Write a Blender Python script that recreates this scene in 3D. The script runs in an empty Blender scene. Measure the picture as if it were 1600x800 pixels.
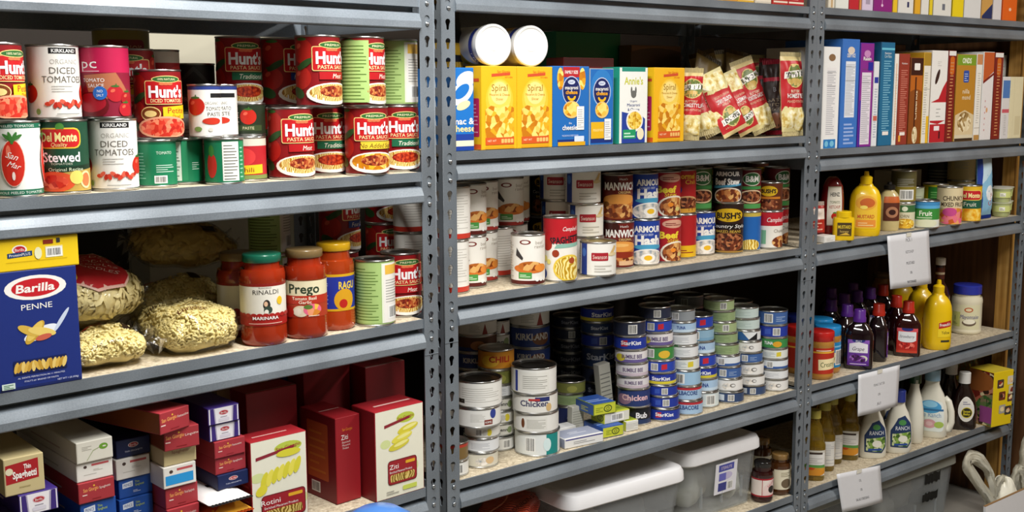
import bpy, bmesh, math, random
from math import sin, cos, pi, radians as R, atan2, asin, sqrt
from mathutils import Vector, Matrix, noise
random.seed(7)
SC = bpy.context.scene
COL = SC.collection

# ------------------------------------------------------------------ camera
F_PX, YAW, PITCH, ROLL = 1767.3, 0.68207, 0.144565, -0.00353
CAM = Vector((0.0, -1.83, 1.42))
FW = Vector((sin(YAW)*cos(PITCH), cos(YAW)*cos(PITCH), -sin(PITCH)))
_r = Vector((cos(YAW), -sin(YAW), 0)); _u = _r.cross(FW)
RT = _r*cos(ROLL) + _u*sin(ROLL); UP = -_r*sin(ROLL) + _u*cos(ROLL)
cd = bpy.data.cameras.new('camera'); cam = bpy.data.objects.new('camera', cd); COL.objects.link(cam)
cd.sensor_fit = 'HORIZONTAL'; cd.sensor_width = 36; cd.lens = 36*F_PX/1600; cd.clip_start = 0.02
mw = Matrix((RT, UP, -FW)).transposed().to_4x4(); mw.translation = CAM
cam.matrix_world = mw
SC.camera = cam

# ------------------------------------------------------------------ light and exposure
SC.view_settings.view_transform = 'Standard'; SC.view_settings.look = 'None'
SC.view_settings.gamma = 1; SC.view_settings.use_curve_mapping = False
SC.view_settings.exposure = 0.0
wd = bpy.data.worlds.new('world'); SC.world = wd; wd.use_nodes = True
wd.node_tree.nodes['Background'].inputs[0].default_value = (0.9, 0.95, 1.0, 1)
wd.node_tree.nodes['Background'].inputs[1].default_value = 0.01
def area(name, loc, rot, sx, sy, power, col):
    l = bpy.data.lights.new(name, 'AREA'); l.shape = 'RECTANGLE'; l.size = sx; l.size_y = sy
    l.energy = power; l.color = col
    o = bpy.data.objects.new(name, l); COL.objects.link(o); o.location = loc; o.rotation_euler = rot
    return o
area('ceiling_tube_near', (0.95, -0.86, 2.40), (0, 0, 0), 0.16, 1.4, 62, (1.0, 0.985, 0.955))
area('ceiling_tube_far', (3.1, -1.6, 2.40), (0, 0, 0), 0.16, 1.3, 46, (1.0, 0.97, 0.92))

# ------------------------------------------------------------------ materials (all procedural)
MATS = {}
def lin(h):
    return tuple(((c/12.92) if c <= .04045 else ((c+.055)/1.055)**2.4) for c in (int(h[i:i+2], 16)/255 for i in (0, 2, 4)))
def _new(name):
    m = bpy.data.materials.new(name); m.use_nodes = True
    nt = m.node_tree; return m, nt, nt.nodes['Principled BSDF']
def _coord(nt, scale):
    tc = nt.nodes.new('ShaderNodeTexCoord'); mp = nt.nodes.new('ShaderNodeMapping')
    mp.inputs['Scale'].default_value = scale if hasattr(scale, '__len__') else (scale,)*3
    nt.links.new(tc.outputs['Object'], mp.inputs['Vector']); return mp.outputs['Vector']
def _ramp(nt, fac, stops):
    r = nt.nodes.new('ShaderNodeValToRGB'); els = r.color_ramp.elements
    while len(els) < len(stops): els.new(.5)
    for e, (p, h) in zip(els, stops): e.position = p; e.color = (*lin(h), 1)
    nt.links.new(fac, r.inputs['Fac']); return r.outputs['Color']
def mat(name, h, rough=.45, metal=0, coat=0, var=.06, scale=60, bump=0, trans=0, ior=1.45, spec=.5, alpha=1):
    if name in MATS: return MATS[name]
    m, nt, b = _new(name)
    c = lin(h); n = nt.nodes.new('ShaderNodeTexNoise'); n.inputs['Scale'].default_value = 1; n.inputs['Detail'].default_value = 3
    nt.links.new(_coord(nt, scale), n.inputs['Vector'])
    mx = nt.nodes.new('ShaderNodeMix'); mx.data_type = 'RGBA'
    mx.inputs['A'].default_value = (*[max(0, x*(1-var)) for x in c], 1)
    mx.inputs['B'].default_value = (*[min(1, x*(1+var)) for x in c], 1)
    nt.links.new(n.outputs['Fac'], mx.inputs['Factor']); nt.links.new(mx.outputs['Result'], b.inputs['Base Color'])
    b.inputs['Roughness'].default_value = rough; b.inputs['Metallic'].default_value = metal
    b.inputs['Coat Weight'].default_value = coat; b.inputs['Coat Roughness'].default_value = .08
    b.inputs['Transmission Weight'].default_value = trans; b.inputs['IOR'].default_value = ior
    b.inputs['Specular IOR Level'].default_value = spec; b.inputs['Alpha'].default_value = alpha
    if bump:
        bp = nt.nodes.new('ShaderNodeBump'); bp.inputs['Strength'].default_value = bump; bp.inputs['Distance'].default_value = .002
        nt.links.new(n.outputs['Fac'], bp.inputs['Height']); nt.links.new(bp.outputs['Normal'], b.inputs['Normal'])
    MATS[name] = m; return m
FOODS = {  # kind of pattern, scale per metre, colours from low to high
 'spaghetti': ('wave', 190, ['b07820', 'e8c062', 'f3dc94']), 'sauce': ('noise', 190, ['7d1409', 'b8300f', 'd8582a']),
 'meat sauce': ('vor', 220, ['6e1a0c', 'a8391a', 'd48a4a']), 'tomato': ('vor', 120, ['a31510', 'd2301d', 'ee6a4c']),
 'chunks': ('vor', 170, ['b81d12', 'dc3a24', 'f08a66']), 'macaroni': ('vor', 90, ['c87808', 'f0b420', 'fbe07c']),
 'potato': ('noise', 70, ['c9a64c', 'ecdc9a', 'fbf5d8']), 'stew': ('vor', 110, ['6b2c10', 'b4622a', 'e2ae68']),
 'beans': ('vor', 150, ['3c1408', '7a3418', 'b8754a']), 'corn': ('vor', 170, ['c48a10', 'eec23a', 'f8e27a']),
 'peaches': ('noise', 60, ['d88408', 'f2b62a', 'fbdc70']), 'rings': ('wave', 80, ['b88a18', 'eccb4c', 'f8eaa0']),
 'cereal': ('vor', 80, ['8a6a38', 'c9ad76', 'eddfba']), 'penne': ('wave', 100, ['6e5210', 'b8953a', 'dcc274']),
 'flakes': ('vor', 90, ['8a3c0c', 'c9742a', 'e8b46a']), 'fruit': ('vor', 70, ['c85a1c', 'eec048', 'e86a8a']),
 'salad': ('vor', 120, ['3b5e22', '7da43c', 'd9dfb0']), 'candy': ('vor', 55, ['3a2418', 'b42a20', 'e8d8a8']),
 'grapes': ('vor', 130, ['2e0a3a', '5c1a78', 'a06ac0']), 'strawberry': ('vor', 130, ['8a0f10', 'd02a20', 'f07a6a']),
 'fish': ('noise', 80, ['8a9aa8', 'd8d2c8', 'f4efe8']), 'herbs': ('vor', 90, ['1f3a1c', '4f7a3a', '8a7a5a']),
}
def M(k):
    if k in MATS: return MATS[k]
    if k in FOODS:
        kind, s, cs = FOODS[k]; m, nt, b = _new('print_' + k.replace(' ', '_')); v = _coord(nt, 1)
        if kind == 'vor':
            t = nt.nodes.new('ShaderNodeTexVoronoi'); t.inputs['Scale'].default_value = s; o = t.outputs['Color']
            sp = nt.nodes.new('ShaderNodeSeparateColor'); nt.links.new(o, sp.inputs[0]); o = sp.outputs[0]
        elif kind == 'wave':
            t = nt.nodes.new('ShaderNodeTexWave'); t.inputs['Scale'].default_value = s*.5; t.inputs['Distortion'].default_value = 14
            t.inputs['Detail Scale'].default_value = .8; o = t.outputs['Fac']
        else:
            t = nt.nodes.new('ShaderNodeTexNoise'); t.inputs['Scale'].default_value = s; o = t.outputs['Fac']
        nt.links.new(v, t.inputs['Vector'])
        st = [(.15, cs[0]), (.5, cs[1]), (.85, cs[2])] if kind != 'noise' else [(.35, cs[0]), (.5, cs[1]), (.65, cs[2])]
        nt.links.new(_ramp(nt, o, st), b.inputs['Base Color']); b.inputs['Roughness'].default_value = .42
        MATS[k] = m; return m
    m = mat('ink_' + k, k, .42, var=.03, scale=90); MATS[k] = m; return m
def paint_metal():
    m, nt, b = _new('grey_enamel'); v = _coord(nt, 1)
    n = nt.nodes.new('ShaderNodeTexNoise'); n.inputs['Scale'].default_value = 450; n.inputs['Detail'].default_value = 2
    n2 = nt.nodes.new('ShaderNodeTexNoise'); n2.inputs['Scale'].default_value = 6
    nt.links.new(v, n.inputs['Vector']); nt.links.new(v, n2.inputs['Vector'])
    c1 = _ramp(nt, n.outputs['Fac'], [(.3, '778088'), (.7, '858d95')])
    c2 = _ramp(nt, n2.outputs['Fac'], [(.35, 'd8d8d8'), (.65, 'ffffff')])
    mx = nt.nodes.new('ShaderNodeMix'); mx.data_type = 'RGBA'; mx.blend_type = 'MULTIPLY'; mx.inputs['Factor'].default_value = 1
    nt.links.new(c1, mx.inputs['A']); nt.links.new(c2, mx.inputs['B']); nt.links.new(mx.outputs['Result'], b.inputs['Base Color'])
    b.inputs['Roughness'].default_value = .4; b.inputs['Metallic'].default_value = .2
    bp = nt.nodes.new('ShaderNodeBump'); bp.inputs['Strength'].default_value = .06; bp.inputs['Distance'].default_value = .0005
    nt.links.new(n.outputs['Fac'], bp.inputs['Height']); nt.links.new(bp.outputs['Normal'], b.inputs['Normal'])
    return m
STEEL = paint_metal()
TIN = mat('tinplate', 'c9c9c6', .28, metal=1, var=.05, scale=30)
GOLD = mat('gold_tinplate', 'b09a52', .3, metal=1, var=.05, scale=30)
RIVET = mat('zinc_rivet', 'aab0b4', .3, metal=.9)
def chip():
    m, nt, b = _new('particle_board'); v = _coord(nt, 1)
    t = nt.nodes.new('ShaderNodeTexVoronoi'); t.inputs['Scale'].default_value = 260
    n = nt.nodes.new('ShaderNodeTexNoise'); n.inputs['Scale'].default_value = 90; n.inputs['Detail'].default_value = 5
    nt.links.new(v, t.inputs['Vector']); nt.links.new(v, n.inputs['Vector'])
    sp = nt.nodes.new('ShaderNodeSeparateColor'); nt.links.new(t.outputs['Color'], sp.inputs[0])
    a = nt.nodes.new('ShaderNodeMath'); a.operation = 'MULTIPLY_ADD'; a.inputs[1].default_value = .4
    nt.links.new(sp.outputs[0], a.inputs[0]); nt.links.new(n.outputs['Fac'], a.inputs[2])
    nt.links.new(_ramp(nt, a.outputs[0], [(.35, '978a74'), (.7, 'bfb197'), (1, 'd2c7ae')]), b.inputs['Base Color'])
    b.inputs['Roughness'].default_value = .75; return m
BOARD = chip()
def film_mat(name, tint, base=.1):
    m, nt, b = _new(name); out = nt.nodes['Material Output']
    t = nt.nodes.new('ShaderNodeBsdfTransparent'); t.inputs[0].default_value = (*lin(tint), 1)
    g = nt.nodes.new('ShaderNodeBsdfGlossy'); g.inputs['Roughness'].default_value = .12
    n = nt.nodes.new('ShaderNodeTexNoise'); n.inputs['Scale'].default_value = 45; n.inputs['Detail'].default_value = 4
    nt.links.new(_coord(nt, 1), n.inputs['Vector'])
    bp = nt.nodes.new('ShaderNodeBump'); bp.inputs['Strength'].default_value = .8; bp.inputs['Distance'].default_value = .006
    nt.links.new(n.outputs['Fac'], bp.inputs['Height']); nt.links.new(bp.outputs['Normal'], g.inputs['Normal'])
    lw = nt.nodes.new('ShaderNodeLayerWeight'); lw.inputs['Blend'].default_value = .25; nt.links.new(bp.outputs['Normal'], lw.inputs['Normal'])
    ma = nt.nodes.new('ShaderNodeMath'); ma.operation = 'MULTIPLY_ADD'; ma.inputs[1].default_value = .42; ma.inputs[2].default_value = base
    nt.links.new(lw.outputs['Fresnel'], ma.inputs[0])
    mx = nt.nodes.new('ShaderNodeMixShader'); nt.links.new(ma.outputs[0], mx.inputs[0]); nt.links.new(t.outputs[0], mx.inputs[1]); nt.links.new(g.outputs[0], mx.inputs[2])
    nt.links.new(mx.outputs[0], out.inputs['Surface']); return m
FILM = film_mat('clear_film', 'fbfaf6', .03)

# ------------------------------------------------------------------ mesh helpers
def obj(name, bm, mats, parent=None, smooth=False, loc=None, rot=None):
    me = bm if isinstance(bm, bpy.types.Mesh) else None
    if me is None:
        me = bpy.data.meshes.new(name); bm.to_mesh(me); bm.free()
        for m in (mats if isinstance(mats, (list, tuple)) else [mats]): me.materials.append(m)
        if smooth: me.shade_smooth() if smooth is True else _auto(me, smooth)
    o = bpy.data.objects.new(name, me); COL.objects.link(o)
    if parent: o.parent = parent
    if loc: o.location = loc
    if rot: o.rotation_euler = rot
    return o
def _auto(me, ang):
    me.shade_smooth(); b = bmesh.new(); b.from_mesh(me)
    for e in b.edges:
        if len(e.link_faces) == 2 and e.calc_face_angle(0) > ang: e.smooth = False
    b.to_mesh(me); b.free()
def tag(o, label=None, cat=None, group=None, kind=None):
    for k, v in (('label', label), ('category', cat), ('group', group), ('kind', kind)):
        if v: o[k] = v
    return o
def thing(name, label, cat, loc, rz=0, group=None, rot=None):
    o = bpy.data.objects.new(name, None); COL.objects.link(o); o.empty_display_size = .03
    o.location = loc; o.rotation_euler = rot if rot else (0, 0, rz)
    return tag(o, label, cat, group)
def box(bm, x0, y0, z0, x1, y1, z1, mi=0, bev=0):
    vs = [bm.verts.new(p) for p in ((x0, y0, z0), (x1, y0, z0), (x1, y1, z0), (x0, y1, z0), (x0, y0, z1), (x1, y0, z1), (x1, y1, z1), (x0, y1, z1))]
    fs = [bm.faces.new([vs[i] for i in q]) for q in ((0, 3, 2, 1), (4, 5, 6, 7), (0, 1, 5, 4), (1, 2, 6, 5), (2, 3, 7, 6), (3, 0, 4, 7))]
    for f in fs: f.material_index = mi
    if bev:
        es = list({e for f in fs for e in f.edges})
        bmesh.ops.bevel(bm, geom=es, offset=bev, segments=2, affect='EDGES', profile=.5, material=-1)
    return fs
def lathe(bm, prof, seg=40, sx=1, sy=1, n=2, mi=0, cx=0, cy=0):
    """rings of (radius, z) turned round z; n>2 squares the section, sx sy stretch it; prof items may carry their own (r, z, sx, sy)"""
    rings = []
    for p in prof:
        r, z = p[0], p[1]; ax, ay = (p[2], p[3]) if len(p) > 3 else (sx, sy)
        if r <= 1e-6: rings.append([bm.verts.new((cx, cy, z))]); continue
        ring = []
        for k in range(seg):
            t = 2*pi*k/seg; c, s = cos(t), sin(t)
            q = 1 if n == 2 else (abs(c)**n + abs(s)**n)**(-1/n)
            ring.append(bm.verts.new((cx+r*ax*c*q, cy+r*ay*s*q, z)))
        rings.append(ring)
    for a, b in zip(rings, rings[1:]):
        for k in range(seg):
            k2 = (k+1) % seg
            if len(a) == 1 and len(b) == 1: break
            if len(a) == 1: f = [a[0], b[k2], b[k]]
            elif len(b) == 1: f = [a[k], a[k2], b[0]]
            else: f = [a[k], a[k2], b[k2], b[k]]
            bm.faces.new(f).material_index = mi
def tube(bm, pts, r, seg=8, mi=0, cap=True):
    rings = []; pts = [Vector(p) for p in pts]
    for i, p in enumerate(pts):
        t = (pts[min(i+1, len(pts)-1)] - pts[max(i-1, 0)]).normalized()
        a = t.orthogonal().normalized() if i == 0 else (a - t*a.dot(t)).normalized()
        b = t.cross(a); rr = r[i] if hasattr(r, '__len__') else r
        rings.append([bm.verts.new(p + (a*cos(2*pi*k/seg) + b*sin(2*pi*k/seg))*rr) for k in range(seg)])
    for a1, b1 in zip(rings, rings[1:]):
        for k in range(seg): bm.faces.new((a1[k], a1[(k+1) % seg], b1[(k+1) % seg], b1[k])).material_index = mi
    if cap: bm.faces.new(rings[0][::-1]).material_index = mi; bm.faces.new(rings[-1]).material_index = mi
def prism(bm, prof, x0, x1, mi=0):
    """a closed (y, z) outline run along x"""
    a = [bm.verts.new((x0, y, z)) for y, z in prof]; b = [bm.verts.new((x1, y, z)) for y, z in prof]
    n = len(prof)
    for i in range(n): bm.faces.new((a[i], a[(i+1) % n], b[(i+1) % n], b[i])).material_index = mi
    bm.faces.new(a[::-1]).material_index = mi; bm.faces.new(b).material_index = mi

# ------------------------------------------------------------------ printed artwork: flat shapes laid on a surface, units of label height
_GL = {}
def glyphs(s, bold):
    k = (s, bold)
    if k not in _GL:
        c = bpy.data.curves.new('t', 'FONT'); c.body = s; c.size = 1; c.resolution_u = 2; c.offset = bold
        o = bpy.data.objects.new('t', c); me = bpy.data.meshes.new_from_object(o)
        vs = [(v.co.x, v.co.y) for v in me.vertices]; fs = [tuple(p.vertices) for p in me.polygons]
        bpy.data.objects.remove(o); bpy.data.curves.remove(c); bpy.data.meshes.remove(me)
        xs = [v[0] for v in vs] or [0]
        _GL[k] = (vs, fs, min(xs), max(xs))
    return _GL[k]
class A:
    def __init__(s, bg): s.bg = bg; s.L = []
    def poly(s, pts, col): s.L.append((col, pts, [tuple(range(len(pts)))])); return s
    def rect(s, u0, v0, u1, v1, col): return s.poly([(u0, v0), (u1, v0), (u1, v1), (u0, v1)], col)
    def rr(s, u0, v0, u1, v1, r, col):
        p = []
        for cx, cy, a in ((u1-r, v0+r, -90), (u1-r, v1-r, 0), (u0+r, v1-r, 90), (u0+r, v0+r, 180)):
            p += [(cx+r*cos(R(a+q)), cy+r*sin(R(a+q))) for q in (0, 30, 60, 90)]
        return s.poly(p, col)
    def el(s, cu, cv, ru, rv, col, n=22, rot=0, a0=0, a1=360):
        c, d = cos(R(rot)), sin(R(rot)); full = a1-a0 >= 360
        p = []
        for k in range(n + (0 if full else 1)):
            t = R(a0 + (a1-a0)*k/n); x, y = ru*cos(t), rv*sin(t); p.append((cu+x*c-y*d, cv+x*d+y*c))
        return s.poly(p, col)
    def tx(s, t, cu, cv, h, col, w=None, bold=0.0, shear=0, rot=0, arc=0):
        vs, fs, x0, x1 = glyphs(t, bold)
        k = h/.72; kx = (w/(x1-x0)) if w else k*.92; c, d = cos(R(rot)), sin(R(rot)); out = []
        for x, y in vs:
            X = (x-(x0+x1)/2)*kx; Y = y*k - h/2; X += shear*Y; Y += arc*X*X
            out.append((cu+X*c-Y*d, cv+X*d+Y*c))
        s.L.append((col, out, fs)); return s
    def bars(s, u0, v0, u1, v1, n, col, fill=.45, seed=1):
        rg = random.Random(seed); vs = []; fs = []; st = (v1-v0)/n
        for i in range(n):
            y = v0+i*st; e = u1 - (u1-u0)*rg.choice((0, 0, .08, .2, .4)); b = len(vs)
            vs += [(u0, y), (e, y), (e, y+st*fill), (u0, y+st*fill)]; fs.append((b, b+1, b+2, b+3))
        s.L.append((col, vs, fs)); return s
    def code(s, u0, v0, u1, v1, n=16, seed=3):
        s.rect(u0, v0, u1, v1, 'f4f4f0'); rg = random.Random(seed); vs = []; fs = []; m = (u1-u0)*.08; w = (u1-u0-2*m)/n
        for i in range(n):
            x = u0+m+i*w; b = len(vs); e = w*rg.uniform(.25, .75)
            vs += [(x, v0+m), (x+e, v0+m), (x+e, v1-m), (x, v1-m)]; fs.append((b, b+1, b+2, b+3))
        s.L.append(('1c1c1c', vs, fs)); return s
    def nutri(s, u0, v0, u1, v1, bg='f2f2ec', ink='555555', n=12):
        s.rect(u0, v0, u1, v1, bg); m = (u1-u0)*.08
        return s.bars(u0+m, v0+m, u1-m, v1-m, n, ink, .3, seed=int(n))
    def pic(s, f, *a): f(s, *a); return s
def emit(bm, art, h, mapf, idx, ustep=None, vstep=None, um=None, first=True, dz=7e-5, vm=1.0):
    """lay the art through mapf(u, v, offset) -> point; u v in metres; idx(material key) -> slot"""
    b = bmesh.new()
    layers = ([(art.bg, [(-um, 0), (um, 0), (um, vm), (-um, vm)], [(0, 1, 2, 3)])] if first else []) + art.L
    for li, (col, vs, fs) in enumerate(layers):
        mi = idx(col)
        vv = [b.verts.new((max(-um, min(um, u)), max(0, min(vm, v)), li)) for u, v in vs]
        for f in fs:
            try: fc = b.faces.new([vv[i] for i in f]); fc.material_index = mi
            except ValueError: pass
    if ustep:
        k = int(um/ustep)+1
        for i in range(-k, k+1):
            bmesh.ops.bisect_plane(b, geom=b.verts[:]+b.edges[:]+b.faces[:], plane_co=(i*ustep, 0, 0), plane_no=(1, 0, 0), dist=1e-7)
    if vstep:
        for i in range(1, int(1/vstep)+1):
            bmesh.ops.bisect_plane(b, geom=b.verts[:]+b.edges[:]+b.faces[:], plane_co=(0, i*vstep, 0), plane_no=(0, 1, 0), dist=1e-7)
    new = {}
    for f in b.faces:
        if f.calc_area() < 1e-12: continue
        if f.normal.z < 0: f.normal_flip()
        vs = []
        for v in f.verts:
            if v not in new: new[v] = bm.verts.new(mapf(v.co.x*h, v.co.y*h, dz*round(v.co.z)))
            vs.append(new[v])
        try: bm.faces.new(vs).material_index = f.material_index
        except ValueError: pass
    b.free()
class Slots:
    def __init__(s, base=()): s.k = list(base); s.m = [M(x) if isinstance(x, str) else x for x in base]
    def __call__(s, k):
        if k not in s.k: s.k.append(k); s.m.append(M(k) if isinstance(k, str) else k)
        return s.k.index(k)

# ------------------------------------------------------------------ where a pixel of the photograph meets the real planes of the place
PLANE = {1: (-.0536, .0658, 1.3176), 2: (0, 0, 0), 3: (0, 0, 0)}
A1 = math.atan(.0658)
def ray(px, py): return RT*((px-800)/F_PX) + UP*((400-py)/F_PX) + FW
def proj(p): d = p-CAM; z = d.dot(FW); return 800+F_PX*d.dot(RT)/z, 400-F_PX*d.dot(UP)/z, z
def onz(px, py, z): d = ray(px, py); return CAM + d*((z-CAM.z)/d.z)
def onplane(px, py, bay, dep=0):
    y0, a, c = PLANE[bay]; y0 += dep; d = ray(px, py)
    return CAM + d*((y0-a*c-CAM.y+a*CAM.x)/(d.y-a*d.x))
def depth_of(p, bay): y0, a, c = PLANE[bay]; return p.y - (y0+a*(p.x-c))
def at_depth(px, z, bay, dep):
    py = 400
    for _ in range(6):
        p = onplane(px, py, bay, dep); p.z = z; py = proj(p)[1]
    return p
TAKEN = []   # discs already standing: (x, y, r, z0, z1)
def free_spot(p, r, z0, z1, away, gap=.0022, tries=90):
    p = p.copy()
    for _ in range(tries):
        hit = False
        for x, y, q, a, b in TAKEN:
            if a < z1-.002 and b > z0+.002 and (p.x-x)**2+(p.y-y)**2 < (r+q+gap)**2: hit = True; break
        if not hit: break
        p += away*.003
    return p
# ================================================================== the room
def struct(name, bm, m): return tag(obj(name, bm, m), kind='structure')
def slab(name, a, b, m):
    bm = bmesh.new(); box(bm, *a, *b); return struct(name, bm, m)
CONC = mat('concrete_floor', '8d8880', .7, var=.18, scale=9)
WALLP = mat('beige_wall_paint', 'a39e8c', .8, var=.04, scale=4)
CEIL = mat('white_ceiling', 'd8d8d4', .8)
def plywood():
    m, nt, b = _new('brown_plywood'); v = _coord(nt, (3, 3, 26))
    n = nt.nodes.new('ShaderNodeTexNoise'); n.inputs['Scale'].default_value = 3; n.inputs['Detail'].default_value = 6
    nt.links.new(_coord(nt, (14, 14, 1.2)), n.inputs['Vector'])
    nt.links.new(_ramp(nt, n.outputs['Fac'], [(.3, '4a2f1a'), (.55, '6b472a'), (.75, '7d5836')]), b.inputs['Base Color'])
    b.inputs['Roughness'].default_value = .55; return m
PLY = plywood()
def lumber():
    m, nt, b = _new('pine_lumber')
    n = nt.nodes.new('ShaderNodeTexNoise'); n.inputs['Scale'].default_value = 4; n.inputs['Detail'].default_value = 5
    nt.links.new(_coord(nt, (20, 20, 1.0)), n.inputs['Vector'])
    nt.links.new(_ramp(nt, n.outputs['Fac'], [(.3, 'a5742f'), (.55, 'c4944a'), (.75, 'd6ab63')]), b.inputs['Base Color'])
    b.inputs['Roughness'].default_value = .6; return m
PINE = lumber()
DARKW = mat('shade_dark_wall', '2a2119', .7, var=.2, scale=5)  # brown back wall with the deep shade behind the shelves put into its colour
slab('floor', (-2.6, -4.2, -.1), (4.2, 1.0, 0), CONC)
slab('ceiling', (-2.6, -4.2, 2.45), (4.2, 1.0, 2.55), CEIL)
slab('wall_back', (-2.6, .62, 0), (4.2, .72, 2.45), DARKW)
slab('wall_front', (-2.6, -4.2, 0), (4.2, -4.1, 2.45), WALLP)
slab('wall_left', (-2.6, -4.1, 0), (-2.5, .62, 2.45), WALLP)
slab('wall_right', (3.735, -4.1, 0), (3.85, .62, 2.45), PLY)
slab('trim_1', (3.699, .052, 0), (3.7345, .092, 2.44), PINE)
slab('trim_2', (3.699, -.14, 0), (3.7345, -.052, 2.44), PINE)
slab('trim_4', (.94, .60, .02), (1.30, .6195, 2.44), mat('beige_panel', 'c9c3ae', .75, var=.04, scale=4))  # lit stretch of the back wall, kept beige beside the shade-dark rest
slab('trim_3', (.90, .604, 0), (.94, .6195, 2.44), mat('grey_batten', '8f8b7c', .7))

# ================================================================== the grey boltless shelving
PITCHZ = .0375
BEAM = [(0, 0), (0, -.0175), (.019, -.0180), (.0195, -.0255), (.002, -.0290), (-.001, -.0305), (-.0055, -.0400), (-.0073, -.0440), (-.0075, -.0555), (-.006, -.0575), (.021, -.0575), (.021, -.0132), (.030, -.0132), (.030, -.0125), (.004, -.0125), (.004, 0)]
def flange(w, ztop, holes, z0=0):
    """upright face: a sheet pierced by keyholes (centre x, z); lies in x-z, front at y=0, 2 mm thick"""
    c = bpy.data.curves.new('f', 'CURVE'); c.dimensions = '2D'; c.fill_mode = 'BOTH'; c.extrude = .001
    def spl(pts):
        s = c.splines.new('POLY'); s.points.add(len(pts)-1); s.use_cyclic_u = True
        for q, (x, y) in zip(s.points, pts): q.co = (x, y, 0, 1)
    spl([(0, z0), (w, z0), (w, ztop), (0, ztop)])
    for hx, hz in holes:
        p = [(hx+.0062*cos(R(a)), hz+.0045+.0062*sin(R(a))) for a in range(-40, 221, 20)]
        p += [(hx-.0036, hz-.004), (hx-.0034, hz-.0095), (hx, hz-.0115), (hx+.0034, hz-.0095), (hx+.0036, hz-.004)]
        spl(p[::-1])
    o = bpy.data.objects.new('f', c); me = bpy.data.meshes.new_from_object(o)
    bm = bmesh.new(); bm.from_mesh(me); bpy.data.objects.remove(o); bpy.data.curves.remove(c)
    bmesh.ops.transform(bm, matrix=Matrix.Translation((0, .001, 0)) @ Matrix.Rotation(R(90), 4, 'X'), verts=bm.verts)
    return bm
def merge(bm, other):
    me = bpy.data.meshes.new('tmp'); other.to_mesh(me); other.free(); bm.from_mesh(me); bpy.data.meshes.remove(me)
def upright(parent, x, kind, front=True, y=0, zoff=.013, flip=1, label=None):
    H = 1.86
    zs = [zoff + PITCHZ*k for k in range(1, int((H-.03)/PITCHZ))]
    if kind == 'T':
        w = .064; holes = [(hx, z) for z in zs for hx in (.015, .049)]
    else:
        w = .034; holes = [(.017, z) for z in zs]
    bm = flange(w, H, holes)
    b2 = bmesh.new()
    xs = {'T': w/2, 'L': .001, 'R': w-.001}[kind]
    side = flange(.034, H, [(.019, z) for z in zs])
    bmesh.ops.transform(side, matrix=Matrix.Translation((xs, 0, 0)) @ Matrix.Rotation(R(90), 4, 'Z') @ Matrix.Translation((.0, -.001, 0)), verts=side.verts)
    merge(bm, side)
    # splice sleeve line at mid height and foot plate
    for zz in (.914,):
        box(bm, .0005, -.0009, zz-.0008, w-.0005, .0005, zz+.0008)
    box(bm, 0, 0, 0, w, .034, .003)
    if not front:
        bmesh.ops.transform(bm, matrix=Matrix.Scale(-1, 4, (0, 1, 0)), verts=bm.verts); bmesh.ops.reverse_faces(bm, faces=bm.faces)
    o = obj('upright', bm, STEEL, parent, loc=(x, y, 0))
    return o
def rivet_mesh():
    bm = bmesh.new(); lathe(bm, [(0, .0026), (.0026, .0024), (.0042, .0015), (.0046, 0), (.0026, -.0005), (.0026, -.012), (0, -.012)], 12)
    bmesh.ops.transform(bm, matrix=Matrix.Rotation(R(90), 4, 'X'), verts=bm.verts)
    me = bpy.data.meshes.new('rivet'); bm.to_mesh(me); bm.free(); me.materials.append(RIVET); me.shade_smooth(); return me
RIV = rivet_mesh()
def snap(z, zoff): return zoff + PITCHZ*round((z-zoff)/PITCHZ)
def beam(parent, x0, x1, z, y=0, back=False, post=None, zoff=.013, vis=True):
    bm = bmesh.new(); pr = [(.0022+yy, zz) for yy, zz in BEAM]
    prism(bm, pr, x0, x1)
    for xa in ((x0-.03, x0-.0005), (x1+.0005, x1+.03)):   # end plates tucked behind the uprights
        box(bm, xa[0], .0022, -.0575, xa[1], .0045, -.001)
    if back:
        bmesh.ops.transform(bm, matrix=Matrix.Scale(-1, 4, (0, 1, 0)), verts=bm.verts); bmesh.ops.reverse_faces(bm, faces=bm.faces)
    o = obj('beam', bm, STEEL, parent, loc=(0, y, z))
    if not back and post:
        for hx in post:
            for k in (0, 1):
                obj('rivet', RIV, RIVET, o, loc=(hx, -.0002, snap(z-.004, zoff)-PITCHZ*k-.0055-z))
    return o
def board(parent, x0, x1, z, y0, y1):
    bm = bmesh.new(); box(bm, x0, y0+.0065, z-.0125, x1, y1-.0065, z-.0008, bev=.001)
    return obj('shelf_board', bm, BOARD, parent)
def side_rail(parent, x, z, y0, y1):
    bm = bmesh.new(); box(bm, x-.002, y0, z-.056, x+.002, y1, z-.014)
    return obj('side_rail', bm, STEEL, parent)
SD = .457
# left unit: its own frame, turned a little; local x runs along the shelf, origin at the right post's outer edge
UA = thing('shelving_unit', 'grey steel boltless shelving unit at left holding tomato cans and pasta', 'shelving unit', (1.3176-.065, -.0536-.065*.0658, 0), A1)
XA = -1.16
zsA = [.30, .646, .985, 1.269, 1.593]
upright(UA, -.034, 'R'); upright(UA, -1.194, 'L'); upright(UA, -.034, 'R', False, SD); upright(UA, -1.194, 'L', False, SD)
for z in zsA:
    beam(UA, -1.16, -.034, z, post=[-.017]); beam(UA, -1.16, -.034, z, SD, True)
    board(UA, -1.163, -.031, z, 0, SD)
    side_rail(UA, -1.187, z, .04, SD-.04); side_rail(UA, -.007, z, .04, SD-.04)
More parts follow.
